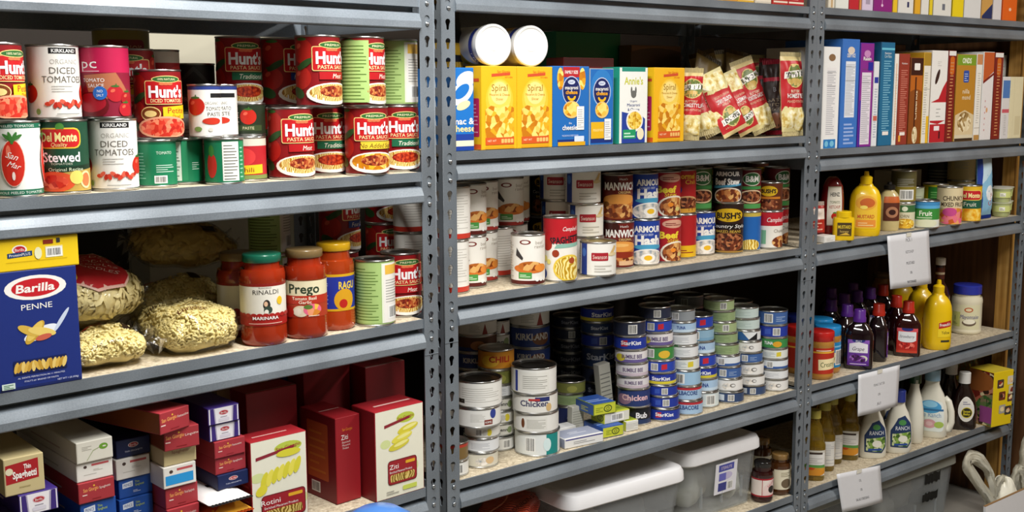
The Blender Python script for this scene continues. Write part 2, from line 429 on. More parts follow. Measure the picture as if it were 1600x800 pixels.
# middle and right bays share the T-shaped post
UB = thing('shelving_unit', 'grey steel boltless shelving unit of two joined bays, middle to right', 'shelving unit', (1.3095, 0, 0))
W2 = 2.4825-1.3095; XE = 3.662-1.3095
upright(UB, 0, 'L'); upright(UB, W2, 'T'); upright(UB, XE, 'R')
upright(UB, 0, 'L', False, SD); upright(UB, W2, 'T', False, SD); upright(UB, XE, 'R', False, SD)
zsB = [.316, .615, 1.004, 1.301, 1.634]; zsC = [.316, .616, 1.007, 1.263, 1.635]
for zs, xa, xb, pp in ((zsB, .034, W2, [.019, W2+.015]), (zsC, W2+.064, XE, [W2+.049, XE+.017])):
    for z in zs:
        beam(UB, xa, xb, z, post=pp, zoff=.012); beam(UB, xa, xb, z, SD, True)
        board(UB, xa-.002, xb+.002, z, 0, SD)
        side_rail(UB, xa-(.026 if xa < 1 else .010), z, .04, SD-.04)
        if xa > 1: side_rail(UB, xb+.026, z, .04, SD-.04)
# ================================================================== builders of goods
_MC = {}
def cached(key, fn):
    if key not in _MC: _MC[key] = fn()
    return _MC[key]
def mesh_of(name, bm, mats, smooth=.6):
    me = bpy.data.meshes.new(name); bm.to_mesh(me); bm.free()
    for m in mats: me.materials.append(m)
    if smooth: _auto(me, smooth)
    return me
def wrap_label(art, r, z0, z1, name='label', seg=40, um=None, ring=True):
    """art wrapped round a straight cylinder of radius r between z0 and z1; u=0 faces -y"""
    h = z1-z0; sl = Slots([art.bg]); bm = bmesh.new(); um = um or pi*r/h
    emit(bm, art, h, lambda u, v, o: Vector(((r+o)*sin(u/r), -(r+o)*cos(u/r), z0+v)), sl, ustep=2*pi*r/h/seg, um=um)
    return mesh_of(name, bm, sl.m)
def can_meshes(r, h, lidm=None, foot=True):
    def f():
        bm = bmesh.new(); q = r-.0014
        lathe(bm, [(0, .0014), (r-.004, .0014), (r-.003, 0), (r-.0004, 0), (r, .001), (r, .0022), (q, .0034), (q, h-.0034), (r, h-.0022), (r, h-.0008), (r-.0005, h), (r-.0022, h), (r-.0026, h-.0036)], 40)
        body = mesh_of('body', bm, [TIN])
        bm = bmesh.new()
        lathe(bm, [(r-.0024, h-.0036), (r-.006, h-.0036), (r-.0068, h-.0028), (r-.009, h-.0028), (r-.0098, h-.0034), (r*.62, h-.0034), (r*.6, h-.0029), (r*.55, h-.0029), (r*.53, h-.0034), (0, h-.0034)], 40)
        return body, mesh_of('lid', bm, [lidm or TIN])
    return cached(('can', r, h, lidm.name if lidm else ''), f)
def spot(cx, xr, yb, dep, Z, bay, r, h):
    for _ in range(3):
        if xr is not None:
            if cx is None: cx = xr
        if yb is not None:
            p = onz(cx, yb, Z); d = max(.006, min(.40, depth_of(p, bay)))
        else: d = dep
        p = at_depth(cx, Z, bay, d)
        if xr is None: break
        away = Vector((p.x-CAM.x, p.y-CAM.y, 0)).normalized()
        cx = xr - r*F_PX/proj(p+away*r)[2]
    away = Vector((p.x-CAM.x, p.y-CAM.y, 0)).normalized()
    q = p+away*r; c = free_spot(q, r, Z, Z+h, away)
    fd = depth_of(c, bay)-r   # the posts reach 34 mm back; the rails hang under the shelf above
    lim = {2: 2.511 if fd < .036 else 2.528, 3: 3.684}.get(bay, (1.2495 if fd < .036 else 1.264 if Z+h < 1.208 or Z > 1.26 else 1.236)-(c.y+.058)*.0657)
    if c.x+r > lim+.0005: q = p+away*r; q.x = lim-r; c = free_spot(q, r, Z, Z+h, Vector((0, 1, 0)))
    c.z = Z
    TAKEN.append((c.x, c.y, r, Z, Z+h))
    return c
def face_cam(c, du=0): return atan2(CAM.x-c.x, -(CAM.y-c.y)) + asin(max(-.95, min(.95, du)))
class Stand:   # what the next thing may be stood upon
    def __init__(s, o, c, top, bay, r): s.o, s.c, s.top, s.bay, s.r = o, c, top, bay, r
    @property
    def dep(s):
        away = Vector((s.c.x-CAM.x, s.c.y-CAM.y, 0)).normalized(); return depth_of(s.c-away*s.r, s.bay)
def can(art, label, cx=None, xr=None, yb=None, dep=None, Z=0, bay=1, r=.038, h=.111, du=0, on=None, group=None, name='food_can', cat='can', lid=None, dd=0):
    if on: Z, bay = on.top, on.bay; dep = on.dep+dd if dep is None else dep
    c = spot(cx, xr, yb, dep, Z, bay, r, h)
    o = thing(name, label, cat, c, face_cam(c, du), group)
    b, l = can_meshes(r, h, lid)
    obj('body', b, None, o); obj('lid', l, None, o)
    obj('label', cached(('lab', id(art), r, h), lambda: wrap_label(art, r-.0009, .0036, h-.0036)), None, o)
    return Stand(o, c, Z+h+.0004, bay, r)
# ---- cartons
def face_map(face, w, h, d):
    """(u, v, offset) -> point for a named face of a box standing on z=0, centred on x and y; also returns half width and height in metres"""
    return {'front': (lambda u, v, o: Vector((u, -d/2-o, v)), w/2, h), 'left': (lambda u, v, o: Vector((-w/2-o, -u, v)), d/2, h),
            'right': (lambda u, v, o: Vector((w/2+o, u, v)), d/2, h), 'back': (lambda u, v, o: Vector((-u, d/2+o, v)), w/2, h),
            'top': (lambda u, v, o: Vector((u, -d/2+v, h+o)), w/2, d)}[face]
def carton_mesh(w, h, d, base, arts, name='carton'):
    sl = Slots([base]); bm = bmesh.new(); box(bm, -w/2, -d/2, 0, w/2, d/2, h, bev=.0012)
    for f, art in arts.items():
        mp, hw, hh = face_map(f, w, h, d); hh2 = hh-.003
        m2 = (lambda mp: lambda u, v, o: mp(u, v+.0015, o+.0002))(mp)
        emit(bm, art, hh2, m2, sl, um=(hw-.0015)/hh2)
    return mesh_of(name, bm, sl.m, smooth=0)
def carton(arts, label, xl=None, xr=None, yb=None, dep=None, Z=0, bay=1, h=.18, d=.05, w=None, base='c8c4b8', rot=0, on=None, group=None, name='food_box', cat='box', cx=None, yt=None, push=True, dmin=.003):
    """front bottom edge spans pixels xl..xr (or is w wide about cx); yt gives the height by pixel"""
    if on: Z, bay = on.top, on.bay; dep = on.dep if dep is None and yb is None else dep
    a = (A1 if bay == 1 else 0) + rot
    cxx = cx if cx is not None else (xl+xr)/2
    if yb is not None: p = onz(cxx, yb, Z); dp = max(dmin, min(.42, depth_of(p, bay)))
    else: dp = dep
    p = at_depth(cxx, Z, bay, dp)
    t = Vector((cos(a), sin(a), 0)); n = Vector((-sin(a), cos(a), 0))
    if w is None:
        def hit(px):
            s = 0
            for _ in range(8):
                q = p+t*s; e = (proj(q+t*.001)[0]-proj(q)[0])/.001; s += (px-proj(q)[0])/e
            return s
        s0, s1 = hit(xl), hit(xr); w = s1-s0; p = p+t*(s0+s1)/2
    if yt is not None:
        h = .05
        for _ in range(12): h += (proj(p+Vector((0, 0, h)))[1]-yt)/(F_PX/proj(p)[2])
    c = p+n*d/2; c.z = Z
    if push:
        q = min(w, d)/2; m = max(w, d)/2-q; ax = t if w > d else n; k = max(1, int(m/q)+1)
        discs = [(ax*(m*(2*i/k-1)) if m > 0 else Vector()) for i in range(k+1)]
        away = n
        for _ in range(60):
            bad = any(zz0 < Z+h-.002 and zz1 > Z+.002 and (c.x+v.x-x)**2+(c.y+v.y-y)**2 < (q*.93+r+.0004)**2 for x, y, r, zz0, zz1 in TAKEN for v in discs)
            if not bad: break
            c = c+away*.003
        for v in discs: TAKEN.append((c.x+v.x, c.y+v.y, q*.97, Z, Z+h))
    o = obj(name, carton_mesh(w, h, d, base, arts, name), None, loc=c, rot=(0, 0, a)); tag(o, label, cat, group)
    s = Stand(o, c, Z+h, bay, d/2); s.w, s.h, s.d, s.p = w, h, d, dp
    Stand_dep[id(s)] = dp
    s.__class__ = BoxStand
    return s
Stand_dep = {}
class BoxStand(Stand):
    @property
    def dep(s): return s.p
# ---- jars and bottles
def vessel(name, cat, label, parts, c, rz, group=None, rot=None):
    """parts: list of (part name, mesh, sub list or None)"""
    o = thing(name, label, cat, c, rz, group, rot)
    for pn, me, *sub in parts:
        q = obj(pn, me, None, o)
        for sn, sm in (sub[0] if sub else []): obj(sn, sm, None, q)
    return o
def ribbed_cap(r, h, m, z, n=36, top=None):
    bm = bmesh.new(); rings = []
    prof = [(r*.97, 0), (r, .001), (r, h-.002), (r*.96, h-.0004), (r*.93, h), (0, h)]
    for q, zz in prof:
        if q == 0: rings.append([bm.verts.new((0, 0, z+zz))]); continue
        rings.append([bm.verts.new(((q-(.0006 if k % 2 and 0 < zz < h-.001 else 0))*cos(2*pi*k/(2*n)), (q-(.0006 if k % 2 and 0 < zz < h-.001 else 0))*sin(2*pi*k/(2*n)), z+zz)) for k in range(2*n)])
    for a, b in zip(rings, rings[1:]):
        for k in range(2*n):
            k2 = (k+1) % (2*n)
            bm.faces.new([a[k], a[k2], b[k2], b[k]] if len(b) > 1 else [a[k], a[k2], b[0]])
    return mesh_of('lid', bm, [m], .7)
def glossy(name, h, rough=.12, coat=.6, var=.1): return mat(name, h, rough, coat=coat, var=var, scale=40)
def jar(art, label, sauce, lidm, cx=None, xr=None, yb=None, dep=None, Z=0, bay=1, r=.041, h=.155, du=0, lz=(.2, .64), lr=.8, lh=.014, on=None, group=None, name='sauce_jar', cat='jar', lz_um=None, neck=None):
    if on: Z, bay = on.top, on.bay; dep = on.dep if dep is None else dep
    c = spot(cx, xr, yb, dep, Z, bay, r, h)
    ln = r*lr
    def f():
        bm = bmesh.new()
        lathe(bm, [(0, .003), (r*.75, .0015), (r*.9, 0), (r*.97, .004), (r, .010), (r*.985, h*lz[0]-.004), (r*.975, h*lz[0]), (r*.975, h*lz[1]), (r*.99, h*lz[1]+.004), (r*.985, h*(lz[1]+.08)), (r*.93, h*(lz[1]+.14)), (ln*1.0, h-lh-.016), (ln*.95, h-lh-.008), (ln*.95, h-.003), (0, h-.003)], 40)
        return mesh_of('glass', bm, [sauce])
    key = ('jar', sauce.name, r, h, lz, lr, lh)
    lab = cached(('jl', id(art), r, h, lz), lambda: wrap_label(art, r*.981, h*lz[0]+.001, h*lz[1]-.001, um=lz_um))
    o = vessel(name, cat, label, [('glass', cached(key, f)), ('lid', cached(('lid', ln, lh, lidm.name, h), lambda: ribbed_cap(ln*1.04, lh, lidm, h-lh))), ('label', lab)], c, face_cam(c, du), group)
    return Stand(o, c, Z+h, bay, r)
def sq_label(art, a, b, n, z0, z1, prof, um, seg=.004, name='label', off=.0006):
    """art laid on a squared or oval section (half sizes a, b times prof(z)), centred on -y"""
    h = z1-z0; sl = Slots([art.bg]); bm = bmesh.new()
    tab = []; N = 400; px = None; s = 0
    for i in range(N+1):
        t = -pi/2 + pi*i/N*.999
        c, d = cos(t), sin(t); q = (abs(c)**n+abs(d)**n)**(-1/n); p = (a*d*q, -b*c*q)
        if px: s += sqrt((p[0]-px[0])**2+(p[1]-px[1])**2)
        px = p; tab.append((s, p))
    half = s/2
    def at(u):
        q = max(0, min(s, u+half)); lo, hi = 0, N
        while hi-lo > 1:
            m = (lo+hi)//2
            if tab[m][0] <= q: lo = m
            else: hi = m
        k = (q-tab[lo][0])/max(1e-9, tab[hi][0]-tab[lo][0]); p0, p1 = tab[lo][1], tab[hi][1]
        x, y = p0[0]+(p1[0]-p0[0])*k, p0[1]+(p1[1]-p0[1])*k
        tx, ty = p1[0]-p0[0], p1[1]-p0[1]; L = sqrt(tx*tx+ty*ty) or 1
        return x, y, ty/L, -tx/L
    def mp(u, v, o):
        x, y, nx, ny = at(u); k = prof(z0+v)
        return Vector((x*k+nx*(o+off), y*k+ny*(o+off), z0+v))
    emit(bm, art, h, mp, sl, ustep=seg/h, vstep=.1, um=um, first=art.bg is not None)
    return mesh_of(name, bm, sl.m)
def bottle(label, name, cat, body_m, prof, a, b, n, cap, art, lz, um, cx=None, xr=None, yb=None, dep=None, Z=0, bay=3, du=0, group=None, h=.2, rz=None, extra=(), c=None, key=None, art2=None, flip=False):
    """a moulded bottle: prof [(scale, z)] of the oval/squared section a x b; cap = list of (part name, mesh); art on the -y face"""
    if c is None: c = spot(cx, xr, yb, dep, Z, bay, (a+b)/2*(1.04 if n <= 2 else 1.1), h)
    def f():
        bm = bmesh.new(); lathe(bm, [((p[0]*1.0), p[1], p[2] if len(p) > 2 else a, p[3] if len(p) > 3 else b) for p in prof], 44, n=n)
        return mesh_of('bottle_body', bm, [body_m], .9)
    def pz(z):
        for p0, p1 in zip(prof, prof[1:]):
            if p0[1] <= z <= p1[1] and p1[1] > p0[1]: return p0[0]+(p1[0]-p0[0])*(z-p0[1])/(p1[1]-p0[1])
        return 1
    parts = [('bottle_body', cached(('bb', key or label), f))]
    if art: parts.append(('label', cached(('bl', id(art), key or label), lambda: sq_label(art, a, b, n, lz[0], lz[1], pz, um))))
    if art2: parts.append(('back_label', art2))
    parts += [(pn, me) for pn, me in cap] + list(extra)
    o = vessel(name, cat, label, parts, c, face_cam(c, du) if rz is None else rz, group)
    return Stand(o, c, Z+h, bay, a)
# ---- soft packs
def pillow(w, h, T, nu=14, nv=18, wr=.0, seed=0, pw=2.4):
    def P(u, v, side):   # u v in -1..1
        k = max(0, 1-abs(u)**pw)**.55*max(0, 1-abs(v)**(pw+1))**.5
        q = noise.noise(Vector((u*2.2+seed, v*2.6, side*3.1)))*wr + noise.noise(Vector((u*6+seed, v*7, side*5)))*wr*.4
        x = u*w/2*(1-.05*(1-abs(v))**2*0-.04*(1-abs(u))*0); return Vector((x, side*(T/2*k + q*min(1, 3*k)), v*h/2))
    return P
def pouch(art, label, w, h, T, c, rot, group=None, name='food_pouch', cat='pouch', back='d8d2c4', seed=0, wr=.006, fin=.012, mate=None, rough=.3):
    P = pillow(w, h, T, wr=wr, seed=seed); bm = bmesh.new(); sl = Slots([back])
    nu, nv = 14, 20
    def grid(side, mi):
        g = [[bm.verts.new(P(-1+2*i/nu, -1+2*j/nv, side)) for i in range(nu+1)] for j in range(nv+1)]
        for j in range(nv):
            for i in range(nu):
                q = [g[j][i], g[j][i+1], g[j+1][i+1], g[j+1][i]]
                bm.faces.new(q if side < 0 else q[::-1]).material_index = mi
    grid(1, 0); grid(-1, 0)
    mp = lambda u, v, o: P(max(-1, min(1, u/(w/2))), max(-1, min(1, v/(h/2)-1)), -1)+Vector((0, -.0008-o, 0))
    emit(bm, art, h, mp, sl, ustep=w/h/nu, vstep=1/nv, um=w/h/2)
    body = mesh_of('pouch_body', bm, sl.m, 1.2)
    o = thing(name, label, cat, c, rot=rot, group=group)
    lo = obj('pouch_body', body, None, o, loc=(0, 0, h/2))
    for s in (-1, 1):
        b = bmesh.new(); n = 24
        vs = [[b.verts.new((-w/2+w*i/n, .0007*(1 if i % 2 else -1)+y, zz)) for i in range(n+1)] for y, zz in ((-.0006, 0), (-.0006, fin*s))]
        for i in range(n): b.faces.new((vs[0][i], vs[0][i+1], vs[1][i+1], vs[1][i]))
        bmesh.ops.solidify(b, geom=b.faces[:], thickness=.0012)
        obj('seal', mesh_of('seal', b, [M(art.L[0][0] if mate is None else mate)], 0), None, o, loc=(0, 0, h/2+s*(h/2-.0008)))
    return o
def noodle_bag(label, c, rot, L, W, T, kind, art=None, seed=1, group=None, n=420, col='noodle', stripe=None):
    """a clear bag lying flat: long side x, filled with loose pasta; film, seals, print"""
    rg = random.Random(seed); o = thing('pasta_bag', label, 'pasta bag', c, rot=rot, group=group)
    def S(th, ph, k=1.0):   # lumpy flattened super-ellipsoid
        cx, sx = cos(th), sin(th); cp, sp = cos(ph), sin(ph); e = .75
        f = lambda x: math.copysign(abs(x)**e, x)
        p = Vector((f(cp)*f(cx)*L/2, f(cp)*f(sx)*W/2, math.copysign(abs(sp)**1.0, sp)*T/2))
        d = noise.noise(p*22+Vector((seed, 0, 0)))*.012 + noise.noise(p*55+Vector((0, seed, 0)))*.005
        q = p*k + p.normalized()*d; q.z = max(q.z, -T/2*.86) + T/2*.86; return q
    def ell(k, mi_m, nm):
        bm = bmesh.new(); NT, NP = 44, 18; rows = []
        for j in range(NP+1):
            ph = -pi/2+pi*j/NP
            rows.append([bm.verts.new(S(2*pi*i/NT, ph, k)) for i in range(NT)] if 0 < j < NP else [bm.verts.new(S(0, ph, k))])
        for a, b in zip(rows, rows[1:]):
            for i in range(NT):
                i2 = (i+1) % NT
                if len(a) == 1: bm.faces.new((a[0], b[i2], b[i]))
                elif len(b) == 1: bm.faces.new((a[i], a[i2], b[0]))
                else: bm.faces.new((a[i], a[i2], b[i2], b[i]))
        return mesh_of(nm, bm, [mi_m], 3)
    pm = mat('pasta_'+col, {'noodle': 'ecd287', 'egg': 'f2e2a8', 'elbow': 'f0e0a0'}[col], .55, var=.14, scale=130)
    bm = bmesh.new()
    for i in range(n):
        th = rg.uniform(0, 2*pi); ph = asin(rg.uniform(-.55, 1)); p = S(th, ph, .965)
        nz = Vector((cos(ph)*cos(th)/L, cos(ph)*sin(th)/W, 1.2*sin(ph)/T)).normalized()
        q = nz.to_track_quat('Z', 'Y').to_matrix() @ Matrix.Rotation(rg.uniform(0, 2*pi), 3, 'Z') @ Matrix.Rotation(rg.uniform(-.35, .35), 3, 'X')
        if kind == 'elbow':
            R0 = .005; pts = [p + q @ Vector((R0*cos(a), R0*sin(a), 0)) for a in (-1.3, -.5, .4, 1.3)]; tube(bm, pts, .0019, 6)
        else:
            l = .03 if kind == 'egg' else .026; wd = .0034; tw = rg.uniform(-2, 2); prev = None
            for k in range(5):
                t = -.5+k/4; ct = p + q @ Vector((t*l, .004*sin(t*5), .003*cos(t*6)))
                e = q @ Vector((0, cos(tw*t), sin(tw*t)))*wd
                cur = (bm.verts.new(ct-e), bm.verts.new(ct+e))
                if prev: bm.faces.new((prev[0], prev[1], cur[1], cur[0]))
                prev = cur
    base = bmesh.new(); core = ell(.93, pm, 'tmp'); base.from_mesh(core); bpy.data.meshes.remove(core); merge(bm, base)
    tag(obj('pasta', mesh_of('pasta', bm, [pm], 3), None, o), kind='stuff')
    fm = ell(1.05, FILM, 'film'); fo = obj('film', fm, None, o, loc=(0, 0, -.0005))
    for s in (-1, 1):   # gathered end seals
        b = bmesh.new(); N = 20; rows = []
        for j, ext in enumerate((-.02, .002, .012)):
            rows.append([b.verts.new((s*(L/2+ext), (-1+2*i/N)*W*.44*(1 if j else .8), T*.42+.006*sin(i*2.1+seed)+(.012*j*sin(i*.9+seed)))) for i in range(N+1)])
        for r0, r1 in zip(rows, rows[1:]):
            for i in range(N): b.faces.new((r0[i], r0[i+1], r1[i+1], r1[i]))
        obj('seal', mesh_of('seal', b, [FILM], 3), None, o)
    if art:
        b = bmesh.new(); sl = Slots(); hh = W*.9; asp = L*.9/hh/2
        def mp(u, v, off):
            x, y = u/(L/2), (v-hh/2)/(W/2); e = .75
            r2 = min(.999, (abs(x)**(2/e)+abs(y)**(2/e))); th = atan2(math.copysign(abs(y)**(1/e), y), math.copysign(abs(x)**(1/e), x)); ph = math.acos(r2**.5) if r2 < 1 else 0
            return S(th, ph, 1.045)+Vector((0, 0, .001+off))
        emit(b, art, hh, mp, sl, ustep=.06, vstep=.06, um=asp, first=False)
        obj('printed_label', mesh_of('printed_label', b, sl.m, 3), None, o)
    return o
# ================================================================== artwork of the labels
W_ = 'f3f1ec'; K_ = '1b1b1d'
def tomato(a, u, v, r, col='c5281a', leaf='3c6a2c'):
    a.el(u, v, r, r*.92, col).el(u-r*.3, v+r*.35, r*.28, r*.18, 'e8624a', rot=25).el(u, v+r*.85, r*.5, r*.12, leaf).el(u+r*.1, v+r*.95, r*.08, r*.22, leaf)
def hunts(strip=None, sc='b3161d', bowl='spaghetti', sauce='meat sauce', short=False, yb=False):
    a = A('8c1319')
    for u, v, r in ((-.42, .8, .2), (-.44, .40, .19), (.62, .75, .2), (.66, .4, .18)): tomato(a, u, v, r, 'b3221a')
    a.el(-.36, .6, .16, .05, '2d4f24', rot=30).el(-.5, .18, .14, .08, '2d4f24', rot=-20).el(.6, .2, .15, .06, '2d4f24', rot=20)
    a.rr(-.235, .50, .435, .865, .03, 'f0d488').rr(-.222, .512, .422, .853, .025, 'c3191f')
    a.el(.1, .885, .23, .055, 'f0d488').el(.1, .885, .215, .043, '2f6a30').tx('100% NATURAL' if short else 'PREMIUM', .1, .885, .035, 'f4ecc0', w=.28)
    for q in (-.08, -.02, .04): a.el(.1+q, .815, .045, .022, 'e8744a')
    a.tx("Hunt's", .1, .70, .175, 'ffffff', w=.55, bold=.035)
    a.tx('DICED TOMATOES' if short else 'PASTA SAUCE', .1, .56, .055, 'f6dfa6', w=.5, bold=.01)
    if strip:
        a.rect(-.13, .375, .44, .49, sc); a.tx(strip, .17, .43, .072, 'f8f2e0' if sc != 'e8c83a' else '6a4a10', shear=.2)
    if short:
        a.poly([(.02, .28), (.44, .28), (.44, .49), (.02, .46)], 'f2c81e').tx('Petite', .24, .41, .09, 'b3161d', w=.3).tx('Diced', .24, .32, .05, 'b3161d')
        a.el(-.16, .36, .15, .11, 'f0d488').el(-.16, .36, .135, .095, '7a3a12').el(-.16, .36, .09, .05, 'f0d488')
        a.el(.05, .15, .42, .17, 'e6a27e').el(.05, .15, .38, .14, 'chunks')
    else:
        a.el(.1, .165, .43, .165, 'f3f0e8').el(.1, .18, .38, .13, bowl).el(.11, .2, .24, .085, sauce)
    return a
def hunts_back():
    a = hunts('Meat'); a.nutri(-.62, .03, -.1, .97, 'a9c878', '53702c', 16); return a
def green_back(top='e8b84a'):
    a = A('a8c67a'); tomato(a, -.75, .7, .2)
    a.nutri(-.5, .02, .1, .98, 'abc97c', '5b7a33', 18); a.rect(.11, .02, .14, .98, 'e9efd6')
    a.rect(.14, .02, .62, .98, 'ece9e2').bars(.18, .35, .56, .74, 9, '9a9a94', .3).rect(.17, .80, .56, .95, top).code(.22, .08, .54, .3)
    a.rect(.62, .02, .95, .98, 'c42a20'); return a
def kirkland(small=False):
    a = A('eeece6'); a.rect(-.12, .9, .32, .985, K_).tx('KIRKLAND', .1, .943, .05, 'f0f0ee', w=.36, bold=.02)
    a.tx('ORGANIC', .1, .79, .07, 'b9b6ae', w=.42).tx('DICED', .08, .665, .095, '6b665e', w=.4).tx('TOMATOES', .08, .54, .095, '6b665e', w=.62)
    a.bars(-.1, .36, .2, .47, 3, 'b8b6b0', .3)
    tomato(a, -.46, .34, .15); tomato(a, .5, .34, .15)
    for i in range(12): a.el(-.16+.05*i, .19+.03*sin(i*1.9), .05, .032, ('d0402c', 'e0604a', 'b82c1e')[i % 3], n=7, rot=i*37)
    a.el(-.3, .08, .035, .045, '7a9a52').bars(-.05, .04, .3, .07, 1, '9a9a94'); return a
def paste():
    a = A('eceae4'); a.rect(-2, .93, 2, 1, '2b3f86'); a.rect(.12, .77, .5, .86, K_).tx('ORGANIC', .15, .66, .06, '8a877e', w=.3).tx('TOMATO', .2, .55, .08, '5b564e', w=.36).tx('PASTE', .2, .44, .08, '5b564e', w=.3)
    tomato(a, -.2, .6, .2); a.el(.14, .3, .2, .07, 'c23320').el(-.15, .14, .08, .05, '7a9a52').el(.1, .13, .05, .04, 'cccabf'); return a
def paste_dark():
    a = A('24301e'); tomato(a, 0, .6, .3); a.rect(-.5, .1, .5, .3, '3a4a28').tx('PASTE', 0, .2, .1, 'd8d0a8', w=.4); a.bars(-.6, .4, -.34, .8, 5, 'cfcabc', .3); return a
def del_monte():
    a = A('1d4a34'); a.rect(-.6, .82, -.36, 1, '5aa0d8')
    a.rr(-.34, .62, .3, .92, .1, 'e9c13c').el(0, .93, .06, .06, '4f8f3c').rr(-.32, .64, .28, .9, .09, 'c81e22')
    a.tx('Del Monte', -.02, .79, .13, 'f6e7a0', w=.52, bold=.03).tx('Quality', -.02, .68, .06, 'f6e7a0', shear=.2)
    a.tx('Stewed', .0, .5, .14, 'ffffff', w=.54, bold=.02).tx('TOMATOES', 0, .4, .03, 'd8e0cc', w=.3)
    a.rect(-.9, 0, .9, .32, 'b89a4a').poly([(-.4, .24), (.5, .32), (.5, .39), (-.4, .32)], '16301f').tx('Original Recipe', .06, .32, .05, 'd8e4c4', w=.5)
    a.el(-.12, .14, .3, .15, 'd8522c').el(-.12, .14, .2, .1, 'tomato').el(.36, .16, .11, .13, 'f0d8a0').el(.36, .16, .08, .1, 'e87848').el(.2, .2, .1, .1, 'ead26a'); return a
def peeled():
    a = A('eef0ea'); a.rect(-2, .93, 2, 1, '1f6a50').rect(-2, 0, 2, .075, '1f6a50').rect(-2, .075, 2, .085, 'd8e4d8')
    for i in range(-2, 3): a.tx('WHOLE PEELED TOMATOES', i*.82+.1, .036, .036, 'e4efe4', w=.7); a.tx('WHOLE PEELED TOMATOES', i*.82, .965, .036, 'e4efe4', w=.7)
    for u in (-.52, .02, .6, -1.1, 1.1):
        a.el(u, .45, .155, .33, 'f3c8b8').el(u, .45, .145, .32, 'cf2c1e').el(u-.05, .6, .03, .1, 'ee7a60')
        for k in (-50, -15, 25, 60): a.el(u+.06*sin(R(k)), .8, .025, .09, '3d7a34', rot=-k)
        a.tx('San', u, .55, .09, 'fbeee8', shear=.3, rot=-20).tx('Mar', u+.02, .42, .08, 'fbeee8', shear=.3, rot=-20).el(u, .27, .02, .06, 'f6e2d8')
    return a
def pc():
    a = A('8a1a34'); a.rect(-2, .64, 2, 1, 'c01c4e').poly([(-.3, .6), (.2, .64), (.44, .3), (.4, .2), (-.2, .3)], 'b06a4a')
    a.tx('pc', -.2, .78, .15, 'ffffff', w=.26).rect(-.34, .655, -.04, .665, 'f0c8d4')
    a.tx('TOMATO', -.14, .53, .055, 'ffffff', w=.34).tx('SAUCE', -.1, .45, .055, 'ffffff', w=.24)
    a.el(-.2, .16, .28, .2, '6a0e18').el(-.2, .2, .24, .14, 'a8182a'); tomato(a, .18, .33, .13, 'b81c2a'); tomato(a, .38, .26, .12, 'a8161f'); tomato(a, .34, .1, .12, 'b81c2a')
    a.el(-.04, .34, .1, .1, '2a6ac0').tx('NO', -.04, .37, .04, 'fff').tx('SALT', -.04, .32, .035, 'fff') if False else a.el(-.04, .34, .1, .1, '2a6ac0').tx('NO', -.04, .37, .04, 'ffffff').tx('SALT', -.04, .31, .035, 'ffffff')
    a.el(-.14, .62, .05, .09, '8fb0a0', rot=40) if False else None; return a
def green8(panel):
    a = A('177a52'); a.rect(-2, .95, 2, 1, '0f5c3c')
    if panel == 1: a.bars(-.05, .3, .4, .5, 4, 'd4e8dc', .3).tx('TOMATO', .15, .75, .07, 'd8e8d8').code(-.1, .04, .2, .22).bars(-.5, .15, -.3, .8, 9, '7ab89c', .3)
    elif panel == 2: a.nutri(-.55, .03, -.15, .97, 'dfe8dc', '5a7a66', 12); a.rect(-.14, .03, .0, .97, '2a8a5e'); a.bars(.1, .3, .3, .5, 4, 'd4e8dc', .3)
    else:
        a.nutri(-.02, .03, .4, .97, 'f0efe8', '55584e', 12); a.el(-.3, .4, .14, .3, 'c8261c').el(-.3, .75, .08, .14, '3f8a3a').rect(.42, .03, .6, .97, '1f8a58').bars(.44, .1, .56, .9, 8, '9ad0b4', .3)
    return a
def petite_red():
    a = A('b8242c'); a.rect(-2, .82, 2, 1, 'd8d0c0').el(0, .55, .3, .22, 'd83a3a').el(-.1, .55, .12, .1, 'e87858'); a.poly([(-.4, .1), (.5, .14), (.5, .36), (-.4, .32)], 'e8c024').tx('Chili', .05, .23, .12, '8a1a1a', w=.4); a.rect(-2, 0, 2, .1, '7a8a4a'); a.nutri(-.7, .05, -.42, .95); return a
def furmano(dark=True):
    a = A('1f1c1c' if dark else '8a7a34')
    if dark: a.poly([(-.5, .5), (0, .98), (.5, .5)], '3a3838').poly([(-.4, .48), (0, .86), (.4, .48)], '151313').rect(-.6, .12, .6, .34, '3a1014').tx("FURMANO'S", 0, .23, .1, 'a05a5a', w=.8)
    else: a.rect(-2, 0, 2, .35, '4a5a30').rr(-.55, .4, .55, .8, .1, '8a1f22').tx("FURMANO'S", 0, .6, .17, 'd0a078', w=.95).el(0, .15, .5, .12, '6a4a2a')
    return a
def plain(bg, band=None, v=(.1, .25), ink='9a9a94'):
    a = A(bg)
    if band: a.rect(-9, v[0], 9, v[1], band)
    a.bars(-.3, .5, .3, .8, 5, ink, .3); return a
AH = {'meat': hunts('Meat'), 'trad': hunts('Traditional', '1f6a48', 'spaghetti', 'sauce'), 'noadd': hunts('No Added Sugar', 'e8c83a', 'macaroni', 'meat sauce'), 'plain': hunts('Four Cheese', '26408a', 'spaghetti', 'sauce'), 'side': hunts_back(), 'petite': hunts(None, short=True), 'green': green_back(), 'green2': green_back('f0f0e8')}
A_ = {'kirk': kirkland(), 'paste': paste(), 'pdark': paste_dark(), 'dm': del_monte(), 'peeled': peeled(), 'pc': pc(), 'g1': green8(1), 'g2': green8(2), 'g3': green8(3), 'pet': petite_red(), 'fur': furmano(), 'fur2': furmano(False), 'white': plain('dcdad2', 'c8c4b4')}

